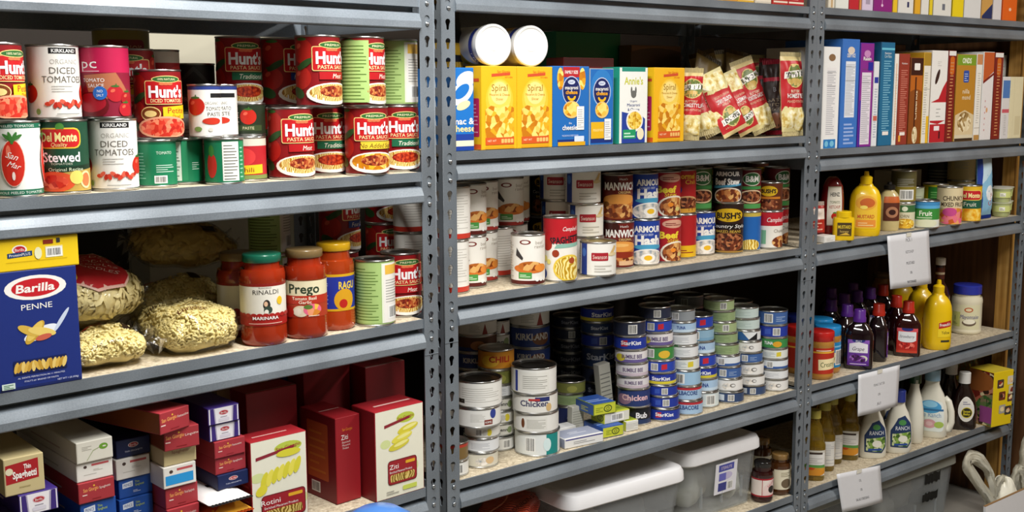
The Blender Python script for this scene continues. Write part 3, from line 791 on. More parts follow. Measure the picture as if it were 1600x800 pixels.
# ================================================================== left unit, upper shelf: tomatoes
Z = 1.2692
G1 = 'tomato cans on the upper shelf of the left unit'
G2 = 'tall pasta sauce cans on the upper shelf of the left unit'
def c1(art, label, **k): return can(art, label, Z=k.pop('Z', Z), bay=1, group=k.pop('group', G1), **k)
s_peel = c1(A_['peeled'], 'white can of whole peeled tomatoes with green rims, bottom left corner of its stack', cx=27, yb=309.5, du=-.12)
s_dm = c1(A_['dm'], 'dark green can of stewed tomatoes with red crest beside the white peeled tomato can', cx=102.5, yb=305.5, du=-.08)
s_k = c1(A_['kirk'], 'white organic diced tomato can standing directly on the shelf under the magenta can', cx=180, yb=300.5, du=-.15)
c1(AH['petite'], 'red diced tomato can on top of the peeled tomato can at the frame edge', cx=-2, on=s_peel, du=.52)
c1(A_['kirk'], 'white organic diced tomato can stacked on the dark green stewed tomato can', cx=88, on=s_dm, du=.18)
c1(A_['pc'], 'magenta tomato sauce can stacked on the white diced tomato can', cx=167, on=s_k, du=-.1)
g1 = c1(A_['g1'], 'small green sauce can under the red petite diced tomato can', cx=246, yb=296, r=.033, h=.076, du=.1)
g2 = c1(A_['g2'], 'small green sauce can with narrow grey panel, second of the green row', xr=320, yb=291, dep=None, r=.033, h=.076, du=.2)
g3 = c1(A_['g3'], 'small green can with white nutrition panel and red pepper, end of green row', cx=352, yb=289, r=.033, h=.076, du=-.05)
g4 = c1(A_['pet'], 'small red and yellow can beside the first tall pasta sauce can', xr=418, yb=285, r=.033, h=.076, du=-.2)
c1(AH['petite'], 'red petite diced tomato can on top of a small green can', cx=250, on=g1, du=.12)
c1(A_['paste'], 'small white tomato paste can with blue rim atop the green cans', xr=348, on=g2, r=.0275, h=.088, dep=.02)
c1(A_['paste'], 'small white tomato paste can half hidden behind the blue rimmed one', xr=373, on=g3, r=.0275, h=.088, du=-.5, dep=.045)
c1(A_['pdark'], 'small dark tomato paste can stacked on the small red and yellow can', xr=416, on=g4, r=.0275, h=.056, du=-.1)
# tall sauce cans, front row and the row stacked on it
k = dict(r=.0405, h=.1245, group=G2)
h1 = c1(AH['meat'], 'tall red meat pasta sauce can at the left end of the lower row', cx=456, yb=281, du=.3, **k)
h3 = c1(AH['noadd'], 'tall pasta sauce can with yellow strip, lower row', cx=574, yb=274, du=.12, **k)
h4 = c1(AH['trad'], 'tall pasta sauce can with green strip right against the steel post', xr=672, dep=.046, du=.1, **k)
h2 = c1(AH['trad'], 'tall pasta sauce can with green strip tucked behind the first meat sauce can', xr=543, yb=274, du=.05, **k)
u3 = c1(AH['meat'], 'tall red meat pasta sauce can stacked in the upper row, bright front', xr=534, Z=h1.top, dep=.012, du=.42, **k)
u4 = c1(AH['side'], 'tall pasta sauce can in upper row showing tomatoes and green nutrition panel', xr=602, on=h3, du=.55, **k)
u5 = c1(AH['green'], 'tall can with green nutrition panel and white back, upper row against post', xr=657, on=h4, du=.05, **k)
hb = c1(AH['plain'], 'tall dark pasta sauce can hidden at the back under another', xr=476, dep=.10, du=.2, **k)
c1(AH['plain'], 'tall pasta sauce can in shade showing tomato pictures, left of bright upper can', xr=474, on=hb, du=.75, **k)
hc = c1(AH['plain'], 'tall dark pasta sauce can hidden behind the small paste cans', xr=414, dep=.13, du=.2, **k)
c1(AH['trad'], 'tall pasta sauce can in deep shade, leftmost of the upper row', xr=410, on=hc, du=.1, **k)
# back row, mostly in shade
b1 = c1(A_['kirk'], 'white tomato can in the back row behind the magenta can stack', xr=218, dep=.075)
b1b = c1(AH['petite'], 'red can with green stripe in the back row, right of the magenta can', xr=244, on=b1, du=-.35, dep=.10)
b2 = c1(AH['petite'], 'red can at the back under the dull red one', xr=276, dep=.14)
c1(A_['pet'], 'dull red can in the back row behind the petite diced can', xr=284, on=b2, r=.033, h=.112, du=.9)
b3 = c1(A_['white'], 'white can at the back below the black gabled label can', xr=337, dep=.15, r=.04, h=.117)
c1(A_['fur'], 'black label can with grey gable design in the back row', xr=338, on=b3, r=.04, h=.085, du=.05)
b4 = c1(A_['white'], 'pale tall can at the back behind the magenta can', cx=190, dep=.27, r=.05, h=.175)
c1(A_['fur2'], 'large olive can with red banner in the shade at the top back', cx=192, on=b4, r=.05, h=.088, du=.0)
# ================================================================== left unit, middle shelf: pasta bags, jars
Z = .9852
def barilla(w, h):
    q = w/h/2
    a = A('1c2f7a'); a.rect(-q, 0, q, .02, '16255f').el(0, .855, q*.72, .105, W_).el(0, .855, q*.56, .078, 'c41c28').tx('Barilla', 0, .855, .07, W_, w=q*.9, bold=.025, shear=.12)
    a.tx('PENNE', 0, .695, .05, W_, w=q*.72)
    a.el(.02, .46, .15, .05, 'e8eef8', rot=18).el(.2, .55, .12, .018, 'c8d4ea', rot=55).el(-.03, .47, .12, .045, 'c8a23a', rot=50).el(-.03, .48, .1, .035, 'e2c35e', rot=50).el(-.08, .49, .1, .035, 'd4b04a', rot=-28).el(.03, .47, .12, .036, 'e8cc6e', rot=-15).el(.04, .42, .07, .025, 'c8604a', rot=10)
    a.rect(-q*.62, .125, q*.62, .245, '141f52')
    rg = random.Random(4)
    for i in range(15): a.el(-q*.56+i*q*.08, .185, .018, .05, ('d8b04e', 'c29636', 'e6c872')[i % 3], n=10, rot=rg.uniform(-30, 30))
    a.tx('AL DENTE PERFECTION IN 11 MINUTES', 0, .095, .014, 'd8dcea', w=q*1.1).tx("ITALY'S #1 BRAND OF PASTA", 0, .062, .014, 'd8dcea', w=q*.8).tx('NET WT 1 LB (454g)', q*.62, .035, .016, 'd8dcea', w=q*.5)
    a.rr(-q*.92, .015, -q*.62, .065, .004, 'cfe0d8').bars(-q*.88, .02, -q*.66, .06, 3, '4a7a5a', .5); return a
def protein(w, h):
    q = w/h/2; a = A('f0cc1c'); a.el(-q*.55, .66, q*.24, .16, W_).el(-q*.55, .66, q*.19, .12, 'c41c28').tx('Barilla', -q*.55, .66, .1, W_, w=q*.3)
    a.poly([(-q*.95, .4), (-q*.15, .44), (-q*.15, .62-.02), (-q*.95, .56)], '1d3f6e').tx('ProteinPLUS', -q*.55, .5, .09, W_, w=q*.68, rot=2)
    a.rr(q*.28, .32, q*.86, .7, .01, 'e8dfa0').code(q*.3, .34, q*.84, .66).rect(q*.22, .78, q*.55, .92, '8a2a1a').rect(q*.66, .8, q*.78, .95, '3a3a3a').el(q*.04, .5, .12, .2, 'e8e8c0').rect(-q, .26, q, .275, 'd2b010'); return a
def text_only(bg, rows):
    a = A(bg)
    for t, u, v, hh, col, w in rows: a.tx(t, u, v, hh, col, w=w)
    return a
pb = carton({'front': barilla(.128, .1775), 'left': A('16255f').bars(-.1, .2, .1, .9, 14, '8a94c0', .3), 'top': A('1c2f7a')}, 'navy blue penne pasta box with clear window standing at the left frame edge', xl=-1, xr=129, yb=604, Z=Z, h=.1775, d=.052, base='1c2f7a', dmin=.0, name='pasta_box')
bm = None
carton({'front': protein(.124, .062), 'right': A('e2be18').bars(-.8, .3, .8, .8, 4, 'b89a14', .3), 'top': A('f0cc1c')}, 'yellow pasta box lying flat on top of the navy penne box', cx=59, on=pb, w=.124, h=.0475, d=.15, base='f0cc1c', name='pasta_box', push=False)
G = 'clear pasta bags on the middle shelf of the left unit'
def bag_at(px, py, z, **k): p = onz(px, py, z); return Vector((p.x, p.y, z))
def lbl_egg():
    a = A(None); a.poly([(-.6, .25), (-.1, .03), (.3, .08), (.52, .4), (.42, .66), (0, .95), (-.6, .98)], 'e8b8a8').poly([(-.6, .28), (-.1, .06), (.28, .11), (.48, .4), (.39, .63), (0, .92), (-.6, .95)], 'b81c24')
    for i in range(4): a.tx('NOODLES', .1-.02*i, .68-.09*i, .05, 'f0d0c8', w=.55, rot=-32)
    a.el(-.4, .3, .12, .12, 'e8c82a').tx('EGG', -.4, .3, .07, '4a7a2a', w=.14); return a
def lbl_elbow(t1='Elbow', t2='Macaroni'):
    a = A(None); a.tx(t1, -.3, .62, .1, '3a2410', w=.36, shear=.5).tx(t2, .22, .7, .1, '3a2410', w=.5, shear=.5).bars(-.1, .38, .3, .5, 3, '6a4a20', .25).tx('Enriched', -.1, .22, .09, '5a2010', w=.4, shear=.3).rect(-.72, .02, -.69, .98, '9a2418'); return a
def lbl_plain():
    a = A(None); a.poly([(-.8, .7), (.8, .78), (.8, .82), (-.8, .74)], 'b03020').rect(.2, .25, .4, .45, '2a1a10'); return a
noodle_bag('clear bag of elbow macaroni with script lettering, front right of the pasta bags', Vector((.772, .004, Z)), (0, 0, A1+.06), .158, .150, .082, 'elbow', lbl_elbow(), 3, G, 1500, 'elbow')
noodle_bag('clear bag of elbow macaroni at the front, below the red label bag', Vector((.618, -.022, Z)), (0, 0, A1+.14), .130, .105, .054, 'elbow', lbl_plain(), 5, G, 900, 'elbow')
noodle_bag('clear bag of egg noodles with a red paper label', Vector((.600, .055, Z+.058)), (R(22), R(5), A1+.2), .195, .14, .085, 'egg', lbl_egg(), 8, G, 420, 'egg')
noodle_bag('clear bag of macaroni with red stripe lying behind the script lettered bag', Vector((.815, .155, Z)), (0, R(-4), A1+.25), .18, .12, .10, 'elbow', lbl_plain(), 11, G, 900, 'elbow')
noodle_bag('shaded bag of noodles slumped at the back on top of the macaroni bags', Vector((.86, .245, Z+.105)), (R(12), R(4), A1-.2), .19, .15, .075, 'egg', lbl_plain(), 14, G, 260, 'noodle')
noodle_bag('shaded bag of egg noodles at the back behind the red label bag', Vector((.655, .255, Z)), (0, 0, A1), .18, .15, .15, 'egg', None, 17, G, 300, 'noodle')
# jars
SAUCE = glossy('tomato_sauce', '9a2c12', .08, .8, .25); SAUCE2 = glossy('orange_tomato_sauce', 'a83c14', .08, .8, .2); SAUCE3 = glossy('red_brown_sauce', '8a2610', .08, .8, .2)
GREENLID = glossy('green_lid', '16604a', .3, .3); TANLID = glossy('bronze_lid', '7a6440', .3, .2); YLID = glossy('yellow_lid', 'd8a81a', .3, .2)
def rinaldi():
    a = A('e9e5d8'); a.rect(-3, .93, 3, 1, '8a2018').tx('RINALDI', .02, .80, .11, '2e2620', w=.62).tx('FRANCESCO', 0, .9, .035, '6a5a50', w=.3)
    a.el(.03, .5, .085, .12, '2e2a26').el(.01, .52, .045, .06, 'e0b896').el(.06, .38, .1, .09, '35463a').el(.02, .33, .05, .06, 'e9e5d8')
    a.el(.36, .58, .08, .1, 'e8c02a'); a.rect(-3, 0, 3, .25, 'a8201c')
    for i in range(-8, 9): a.el(i*.14, .25, .075, .05, 'a8201c', n=12)
    a.tx('MARINARA', 0, .19, .075, W_, w=.6, bold=.02).bars(-.4, .05, .4, .09, 1, 'e0b8a8'); return a
def prego():
    a = A('b03a22'); a.rect(-3, .58, 3, .97, 'e6dcb8').rect(-3, .97, 3, 1, '7a3a1a').tx('Prego', .0, .77, .25, '2c3c2a', w=.85, bold=.02)
    a.rect(-3, .36, 3, .58, 'b8321f').tx('Tomato Basil', 0, .51, .085, 'f6e4cc', w=.66, bold=.015).tx('Garlic', .02, .41, .085, 'f6e4cc', w=.34, bold=.015)
    a.el(-.1, .17, .22, .15, 'e2d6b8').el(-.18, .16, .1, .1, 'f0e8d4').el(.22, .2, .25, .16, 'fruit').el(.1, .28, .12, .06, '5a7a34').el(-.45, .14, .16, .16, 'b8241a').bars(.1, .03, .4, .07, 1, 'f0e0c8'); return a
def ragu():
    a = A('24349a'); a.rect(-3, .93, 3, 1, 'd8a81a').rect(-3, 0, 3, .06, 'd8a81a').bars(-.62, .2, -.12, .85, 12, 'b8c0e8', .35); a.el(.34, .3, .3, .3, 'd8a020').tx('RAGU', .42, .7, .2, 'e8c84a', w=.5, bold=.03).el(.3, .2, .12, .12, 'b8241a'); return a
GJ = 'pasta sauce jars on the middle shelf of the left unit'
def j1(art, label, s, lm, **k): return jar(art, label, s, lm, Z=Z, bay=1, group=GJ, **k)
j1(rinaldi(), 'marinara sauce jar with dark green lid and cream label', SAUCE, GREENLID, cx=413.5, yb=543, r=.0405, h=.158, du=.1, lz=(.22, .70))
j1(prego(), 'pasta sauce jar with bronze lid and cream and red label, second from left in front', SAUCE, TANLID, cx=479, yb=531, r=.0395, h=.158, du=-.05, lz=(.24, .68))
j1(ragu(), 'pasta sauce jar with yellow lid and blue label', SAUCE2, YLID, xr=556, yb=518, r=.038, h=.160, du=-.1, lz=(.22, .66))
j1(rinaldi(), 'dim sauce jar with brass lid half hidden behind the green lidded marinara jar', SAUCE3, TANLID, cx=377, dep=.10, r=.0405, h=.15, du=.5, lz=(.22, .66))
G3 = 'tall cans on the middle shelf of the left unit'
def c2(art, label, **k): return can(art, label, **{**dict(Z=Z, bay=1, group=G3, r=.0405, h=.1245), **k})
DLID = mat('dark_tin_lid', '56544e', .3, metal=1)
c2(AH['green'], 'tall can with green nutrition panel standing on the middle shelf beside the jars', cx=587, yb=513, du=.0, lid=DLID, r=.0385)
c2(AH['meat'], 'tall red meat pasta sauce can on the middle shelf against the post', xr=668, dep=.046, du=.1, lid=DLID)
q1 = c2(AH['trad'], 'tall pasta sauce can hidden behind the yellow lidded jar', cx=531, dep=.14, du=.3)
can(AH['plain'], 'tall pasta sauce can in shade at upper back behind the yellow lidded jar', cx=531, on=q1, r=.0405, h=.1245, du=.75, group=G3)
q4 = c2(AH['green2'], 'tall can hidden behind the green lidded marinara jar', cx=425, dep=.20, du=.3)
can(AH['green2'], 'tall can with pale green panel at the dark back above the marinara jar', cx=422, on=q4, r=.0405, h=.1245, du=.2, group=G3)
# ================================================================== left unit, lower shelf: boxes of pasta
Z = .6462
GB = 'long pasta boxes stacked end on, lower shelf of the left unit'
def sg(t, q=1.0, tab=True):   # small red box end
    a = A('a5343b'); a.tx('San Giorgio', -q*.36, .66, .19, 'e8a05a', w=q*.95, bold=.02, rot=3).el(-q*.15, .82, .05, .05, 'e8b83a').tx(t, q*.52, .66, .13, 'f2dcd4', w=q*.7, rot=3).rect(-q*.9, .36, -q*.6, .42, 'e8c8c0')
    a.rect(-q*.3, .1, q*.25, .14, '8a1c22'); return a
def han(q=1.0, blue=False):
    a = A('e6e3dc'); a.el(-q*.6, .78, .1, .09, '4a3a34').rect(-q*.2, .78, q*.9, .9, 'c0565a').rect(-q*.7, .3, q*.1, .33, 'b8b4ac').bars(-q*.1, .48, q*.5, .62, 2, 'c4c0b8')
    if blue: a.rect(-q, .12, q*.92, .6, '2a96d8')
    return a
def prince(q=1.0):
    a = A('1f4fa0'); a.poly([(-q*.9, .5), (-q*.2, .54), (-q*.2, .86), (-q*.9, .78)], 'dce4f0').tx('PRINCE', -q*.55, .67, .17, '1f3f8a', w=q*.55, rot=3).tx('Thin', q*.1, .76, .13, 'b8d04a', w=q*.3).tx('Spaghetti', q*.25, .6, .13, 'b8d04a', w=q*.6).bars(-q*.2, .2, q*.3, .35, 2, 'c8d4e8'); return a
def barend(bg='ece9ee', ink='6a3a8a', q=1.0):
    a = A(bg); a.el(0, .66, q*.36, .16, 'd8a0a8' if bg != '17234e' else 'c8b8b8').el(0, .66, q*.3, .12, 'b0242e').tx('Barilla', 0, .66, .12, W_, w=q*.42)
    if bg == '17234e': a.tx('THIN SPAGHETTI', 0, .3, .1, 'c8cce0', w=q*1.2)
    else:
        a.bars(-q*.25, .36, q*.25, .46, 1, '9a94a4').rr(-q*.4, .1, q*.4, .3, .05, 'd8d4e0')
        for sg_ in (-1, 1): a.poly([(sg_*q*.66, 0), (sg_*q, 0), (sg_*q, 1), (sg_*q*.74, 1)], '3d2a78').poly([(sg_*q*.58, 0), (sg_*q*.63, 0), (sg_*q*.71, 1), (sg_*q*.66, 1)], 'b8b0cc')
    return a
def leafy(q=1.0):
    a = A('dcd9cc'); a.el(q*.55, .65, q*.28, .16, '6a9a34').el(q*.6, .65, q*.12, .04, 'dcd9cc').bars(-q*.8, .6, -q*.2, .84, 3, 'a8a498', .3).poly([(-q*.5, .05), (-q*.1, .5), (q*.3, .62), (q*.3, .65), (-q*.12, .54), (-q*.54, .05)], '9aa67a'); return a
def thin_sp(q):
    a = A('c9b98a'); a.poly([(-q, .3), (q*.78, .36), (q*.78, .92), (-q, .84)], 'a81f26').tx('Thin', q*.18, .74, .13, W_, w=q*.4, bold=.03).tx('Spaghetti', q*.02, .54, .2, W_, w=q*1.3, bold=.03).el(-q*.8, .66, .1, .1, 'e0d8b8').rect(-q*.3, .16, q*.3, .19, 'a89868'); return a
def stack(cx, ytop, dep, items, prev=None):
    """boxes lying end-on, listed from the top down: (art fn, label, height, base colour, cx or None, turn)"""
    W = .058; D = .255
    hs = [it[2] for it in items]
    p = at_depth(cx, 1.0, 1, dep)
    z = .646
    for _ in range(12): q = Vector((p.x, p.y, z)); z += (proj(q)[1]-ytop)/(F_PX/proj(q)[2])
    tot = z - Z; need = tot - sum(hs); n = max(0, round(need/.034)); out = []
    zz = Z
    lev = []
    if n: lev += [(None, None, need/n, [it for it in items if it[0] != 'POUCH'][-1][3], None, 0)]*n
    k = 1 if n else tot/sum(hs)
    lev += [(*it[:2], it[2]*k, *it[3:]) for it in reversed(items)]
    real = [it for it in items if it[0] != 'POUCH'][-1]; fn0 = real[0]
    for i, (fn, lab, h, base, cxx, turn) in enumerate(lev):
        q = W/h/2*.98
        if fn is None: fn = fn0; lab = ('%s pasta box low in the stack, %s from the shelf, under the %s' % (COLN.get(base, 'dull'), ORD[i], real[1].split(',')[0]))
        lab = ' '.join(lab.split()[:16])
        if fn == 'POUCH':
            pp = at_depth(cxx, zz, 1, -.02)
            ap = A(base).poly([(-.3, .0), (.4, .3), (.4, .7), (-.3, .5)], 'c8501c') if base != 'e4e2e0' else A(base).rect(-.05, .3, .12, .36, '2a2a2a')
            pouch(ap, lab, .078, .20, h*.92, Vector((pp.x, pp.y, zz+h*.5)), (R(-90), 0, A1), group=GB, name='foil_bag', cat='bag', back=base, wr=.002, seed=i, fin=.010)
            zz += h; continue
        carton({'front': fn(q), 'left': A(base).bars(-2, .3, 2, .6, 1, 'b8a8a0' if base != 'e6e3dc' else 'c0bcb4', .3)}, lab, cx=(cxx or cx), dep=dep+(.004 if i % 2 else 0), Z=zz, bay=1, w=W, h=h-.0006, d=D, base=base, rot=turn, group=GB, name='pasta_box', push=False)
        zz += h
    return zz
ORD = ['first', 'second', 'third', 'fourth', 'fifth', 'sixth', 'seventh', 'eighth', 'ninth']
COLN = {'a5343b': 'red', 'e6e3dc': 'white', '1f4fa0': 'blue', '3d2a78': 'purple', 'c9b98a': 'tan', '17234e': 'navy', 'dcd9cc': 'cream'}
RD, WH, BL, TN, NV = 'a5343b', 'e6e3dc', '1f4fa0', 'c9b98a', '17234e'
spag = lambda q: sg('Spaghetti', q); thick = lambda q: sg('Thick Spaghetti', q); fett = lambda q: sg('Fettuccine', q); ling = lambda q: sg('Linguine', q)
nv = lambda q: barend(NV, q=q); bw = lambda q: barend(q=q)
stack(149, 685, .01, [(leafy, 'cream noodle box end with green leaf, topmost of its stack', .0345, 'dcd9cc', None, 0), (han, 'white pasta box end with red bar under the leaf box', .031, WH, None, 0), (spag, 'red spaghetti box end under two pale boxes', .034, RD, 152, 0), (prince, 'blue spaghetti box end under the red box, second stack from left', .036, BL, 155, 0)])
stack(209, 683, .06, [(nv, 'navy spaghetti box end with oval red badge, top of the blue stack', .031, NV, None, 0), (han, 'white pasta box end with red bar under the navy box', .035, WH, None, 0), (prince, 'blue thin spaghetti box end below a white box, upper of two', .034, BL, 213, 0), (prince, 'blue thin spaghetti box end below a white box, lower of two', .034, BL, 214, 0)])
zt = stack(282, 697, .015, [(lambda q: A(TN).tx('Spaghetti', 0, .8, .2, '8a4a3a', w=q*1.2), 'tan spaghetti box end squeezed under the red linguine box', .029, TN, None, 0), (lambda q: han(q, True), 'white pasta box end with bright blue band', .037, WH, None, 0), (thick, 'red thick spaghetti box end, upper of two below the blue band', .036, RD, 285, 0), (thick, 'red thick spaghetti box end, lower of two below the blue band', .036, RD, 288, 0)])
l1 = carton({'front': ling(1.0), 'left': A('7a3a18')}, 'red linguine box end lying askew on the tan spaghetti box', cx=285, dep=.006, Z=zt, bay=1, w=.060, h=.036, d=.26, base=RD, rot=-.06, group=GB, name='pasta_box', push=False)
carton({'front': fett(1.0), 'left': A('8a4418')}, 'red fettuccine box twisted across the top of its stack, orange side showing', cx=274, dep=-.004, Z=l1.top, bay=1, w=.062, h=.036, d=.26, base=RD, rot=.28, group=GB, name='pasta_box', push=False)
stack(355, 632, .01, [(bw, 'white pasta box end with purple sides, topmost beside the red stack', .030, '3d2a78', 350, 0), (bw, 'white pasta box end with purple sides, second from top beside red stack', .030, '3d2a78', 352, 0), (fett, 'red fettuccine box end under the white purple sided boxes, upper', .030, RD, 360, 0), (spag, 'red spaghetti box end under the white purple sided boxes, lower', .030, RD, 361, 0), (nv, 'navy spaghetti box end beside the tall rotini box', .026, NV, 365, 0), ('POUCH', 'crumpled white bag sticking out below the navy box beside the rotini carton', .022, 'e4e2e0', 360, 0), ('POUCH', 'yellow and orange snack bag under the crumpled white bag', .024, 'e0a02a', 362, 0)])
stack(40, 711, -.002, [(thin_sp, 'tan thin spaghetti box end with large red panel at left edge', .058, TN, None, -.03), (bw, 'white purple sided box end under the tan thin spaghetti box', .034, '3d2a78', 62, 0)])
# standing boxes
def sgbox(t, q):
    a = A('e8e6d2'); a.el(q*.3, .88, q*.45, .06, 'b8c848').el(-q*.7, .62, q*.25, .05, 'd2dc9a').el(q*.7, .3, q*.2, .07, 'd2dc9a').poly([(-q*.75, .80), (q*.5, .86), (q*.5, .89), (-q*.75, .835)], '8a2430').tx('San Giorgio', q*.3, .885, .035, 'a8242e', w=q*.8, rot=4)
    if t == 'Ziti':
        for i, (u, v) in enumerate(((q*.4, .75), (q*.1, .66), (-q*.05, .58))): a.el(u, v, q*.52, .045, ('d8cc3a', 'e2d850', 'd2c840')[i], rot=12).el(u+q*.1, v+.015, q*.36, .02, 'eee890', rot=12)
    else:
        for i in range(7): a.el(-q*.5+q*.18*i, .58+.015*i, q*.1, .09, ('d8d038', 'e6dc54')[i % 2], rot=-20)
        a.el(-q*.6, .48, q*.2, .05, 'dcd23a', rot=30).el(q*.3, .82, q*.4, .04, 'd8d038')
    a.rr(-q*.62, .14, q*.82, .42, .04, '6a1a1e').rr(-q*.59, .15, q*.79, .41, .035, '9a2028').tx(t, -q*.32, .345, .055, W_, w=q*.45 if t != 'Rotini' else q*.62).tx('Enriched Macaroni Product', q*.02, .285, .026, W_, w=q*1.1).rr(-q*.5, .17, q*.7, .255, .02, 'penne').rr(q*.25, .35, q*.72, .385, .01, 'e0a828')
    a.rr(q*.1, .05, q*.8, .1, .01, 'c8d45a').bars(-q*.7, .04, -q*.1, .09, 2, 'a8a69a'); return a
GZ = 'upright red and cream pasta cartons'
def red_side(q): return A('9c2028').tx('San Giorgio', -q*.05, .86, .035, 'e8902a', w=q*1.0).tx('Ziti', -q*.35, .77, .06, W_, w=q*.7).tx('Enriched', -q*.2, .71, .025, 'f0d8d0', w=q*.8).tx('Macaroni', -q*.2, .675, .025, 'f0d8d0', w=q*.8).tx('Product', -q*.25, .64, .025, 'f0d8d0', w=q*.6)
def orange_win(q): return A('7a1a20').rr(-q*.75, .22, q*.7, .9, .02, 'b8562a').bars(-q*.6, .3, q*.5, .85, 6, 'c8742e', .3).code(-q*.5, .05, q*.1, .18)
rt = carton({'front': sgbox('Rotini', .059/.165), 'left': A('8a1c24').bars(-.1, .2, .1, .9, 9, 'b84a4a', .3), 'top': A('a3242c').bars(-.8, .4, .6, .6, 1, 'e0b0a8')}, 'cream and red rotini pasta carton standing upright beside the long box stacks', cx=440, yb=838, yt=682, Z=Z, w=.112, d=.052, base='9c2028', rot=-.02, group=GZ, name='pasta_carton')
carton({'front': red_side(.026/.19), 'left': orange_win(.055/.19), 'top': A('a3242c').bars(-.2, .5, .2, .56, 1, 'f0d8d0')}, 'red ziti carton turned edge on, orange window on its side', cx=546, yb=783, yt=650, Z=Z, w=.056, d=.118, base='9c2028', rot=.02, group=GZ, name='pasta_carton')
carton({'front': sgbox('Ziti', .05/.178), 'left': A('7a161c'), 'top': A('a3242c').bars(-.5, .4, .7, .6, 1, 'e8c0b8')}, 'cream and red ziti carton facing forward beside the steel post', xl=588, xr=663, yb=776, yt=636, Z=Z, d=.075, base='9c2028', group=GZ, name='pasta_carton')
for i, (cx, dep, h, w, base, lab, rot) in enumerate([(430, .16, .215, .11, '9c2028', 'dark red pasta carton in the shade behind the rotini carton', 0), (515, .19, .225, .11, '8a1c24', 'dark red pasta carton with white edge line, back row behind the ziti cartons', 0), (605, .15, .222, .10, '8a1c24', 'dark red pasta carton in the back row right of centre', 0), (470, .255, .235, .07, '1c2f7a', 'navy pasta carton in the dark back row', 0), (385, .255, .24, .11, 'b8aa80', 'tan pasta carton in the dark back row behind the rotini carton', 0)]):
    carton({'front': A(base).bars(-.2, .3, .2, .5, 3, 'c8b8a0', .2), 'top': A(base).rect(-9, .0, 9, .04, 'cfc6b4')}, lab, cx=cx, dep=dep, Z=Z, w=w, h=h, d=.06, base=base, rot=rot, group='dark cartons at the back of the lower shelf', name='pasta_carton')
y0 = can(plain('d8c27a', 'e0a82a', (.2, .6)), 'yellow label can at the back beside the steel post', cx=646, dep=.24, Z=Z, r=.042, h=.19, lid=DLID)
can(plain('5a5a52'), 'grey can lying deep in shade on top of the yellow can', cx=644, on=y0, r=.042, h=.06, lid=DLID)
# ================================================================== middle bay, top shelf row just in frame, and second shelf: macaroni boxes, potato pouches
G = 'boxes on the top shelf, bottoms only in frame'
for i, (x0, x1, base) in enumerate([(1128, 1152, 'd8a03a'), (1153, 1178, 'e2b43c'), (1181, 1205, 'd8d0c0'), (1208, 1231, 'c03028'), (1232, 1256, 'b8242a')]):
    carton({'front': A(base).bars(-.2, .02, .2, .12, 2, 'f0e4d0')}, ['tan box on the top shelf, first from left above the middle bay', 'amber box on the top shelf, second from left above the middle bay', 'pale box on the top shelf, third from left above the middle bay', 'bright red box on the top shelf, second from right above the middle bay', 'dark red box on the top shelf beside the T-shaped post'][i], xl=x0, xr=x1, dep=.01, Z=1.6342, bay=2, h=.19, d=.1, base=base, group=G)
Z = 1.3012
def spiral(q):
    a = A('f2b71c'); a.el(0, .6, q*.95, .26, 'f4c43a').el(0, .64, q*.8, .2, 'f6d25a').el(0, .68, q*.62, .14, 'f9e08a').poly([(-q*.55, .88), (q*.75, .90), (q*.75, .935), (-q*.55, .915)], 'd0502a').tx('San Giorgio', q*.3, .945, .03, 'd85a1c', w=q*.9).tx('KITCHEN', q*.65, .875, .02, 'd85a1c', w=q*.5)
    a.tx('Spiral', 0, .75, .085, 'a87a1c', w=q*1.1).tx('Macaroni & Cheese', 0, .665, .03, 'c8922a', w=q*1.4).tx('Dinner', 0, .61, .03, 'c8922a', w=q*.5)
    a.poly([(-q, .14), (q, .14), (q, .5), (q*.6, .54), (0, .5), (-q*.6, .53), (-q, .48)], 'macaroni').rect(-q, .05, q, .14, 'd85a24')
    a.tx('NET WT', -q*.55, .1, .025, 'fbe8c0', w=q*.6)
    for i in range(4): a.rr(q*.1+i*q*.22, .07, q*.28+i*q*.22, .12, .008, 'f2c070')
    a.rect(-q, 0, q, .03, 'e2a018'); return a
def spiral_side(q): return A('e8b41c').rect(-q, 0, q, .06, 'd85a24').rr(-q*.8, .15, q*.8, .62, .02, 'b8265a').bars(-q*.6, .2, q*.6, .58, 8, 'e8a0b8', .3).rect(-q*.8, .82, q*.8, .86, 'd0502a')
def mac_oval(a, u, v, r):
    a.el(u, v, r*1.08, r*1.28, 'c8d0e8').el(u, v, r, r*1.2, '16225e').el(u, v+r*.75, r*.42, r*.2, 'd8e0f0').tx('KRAFT', u, v+r*.75, r*.18, '24408a', w=r*.6).tx('macaroni', u, v+r*.28, r*.32, W_, w=r*1.55, bold=.02).tx('&', u, v, r*.2, W_).tx('cheese', u, v-r*.12, r*.34, 'f0a81c', w=r*1.4, bold=.03)
    a.el(u, v-r*.48, r*.5, r*.42, 'f4b81c', a0=180, a1=360).el(u, v-r*.46, r*.3, r*.22, '16225e', a0=180, a1=360)
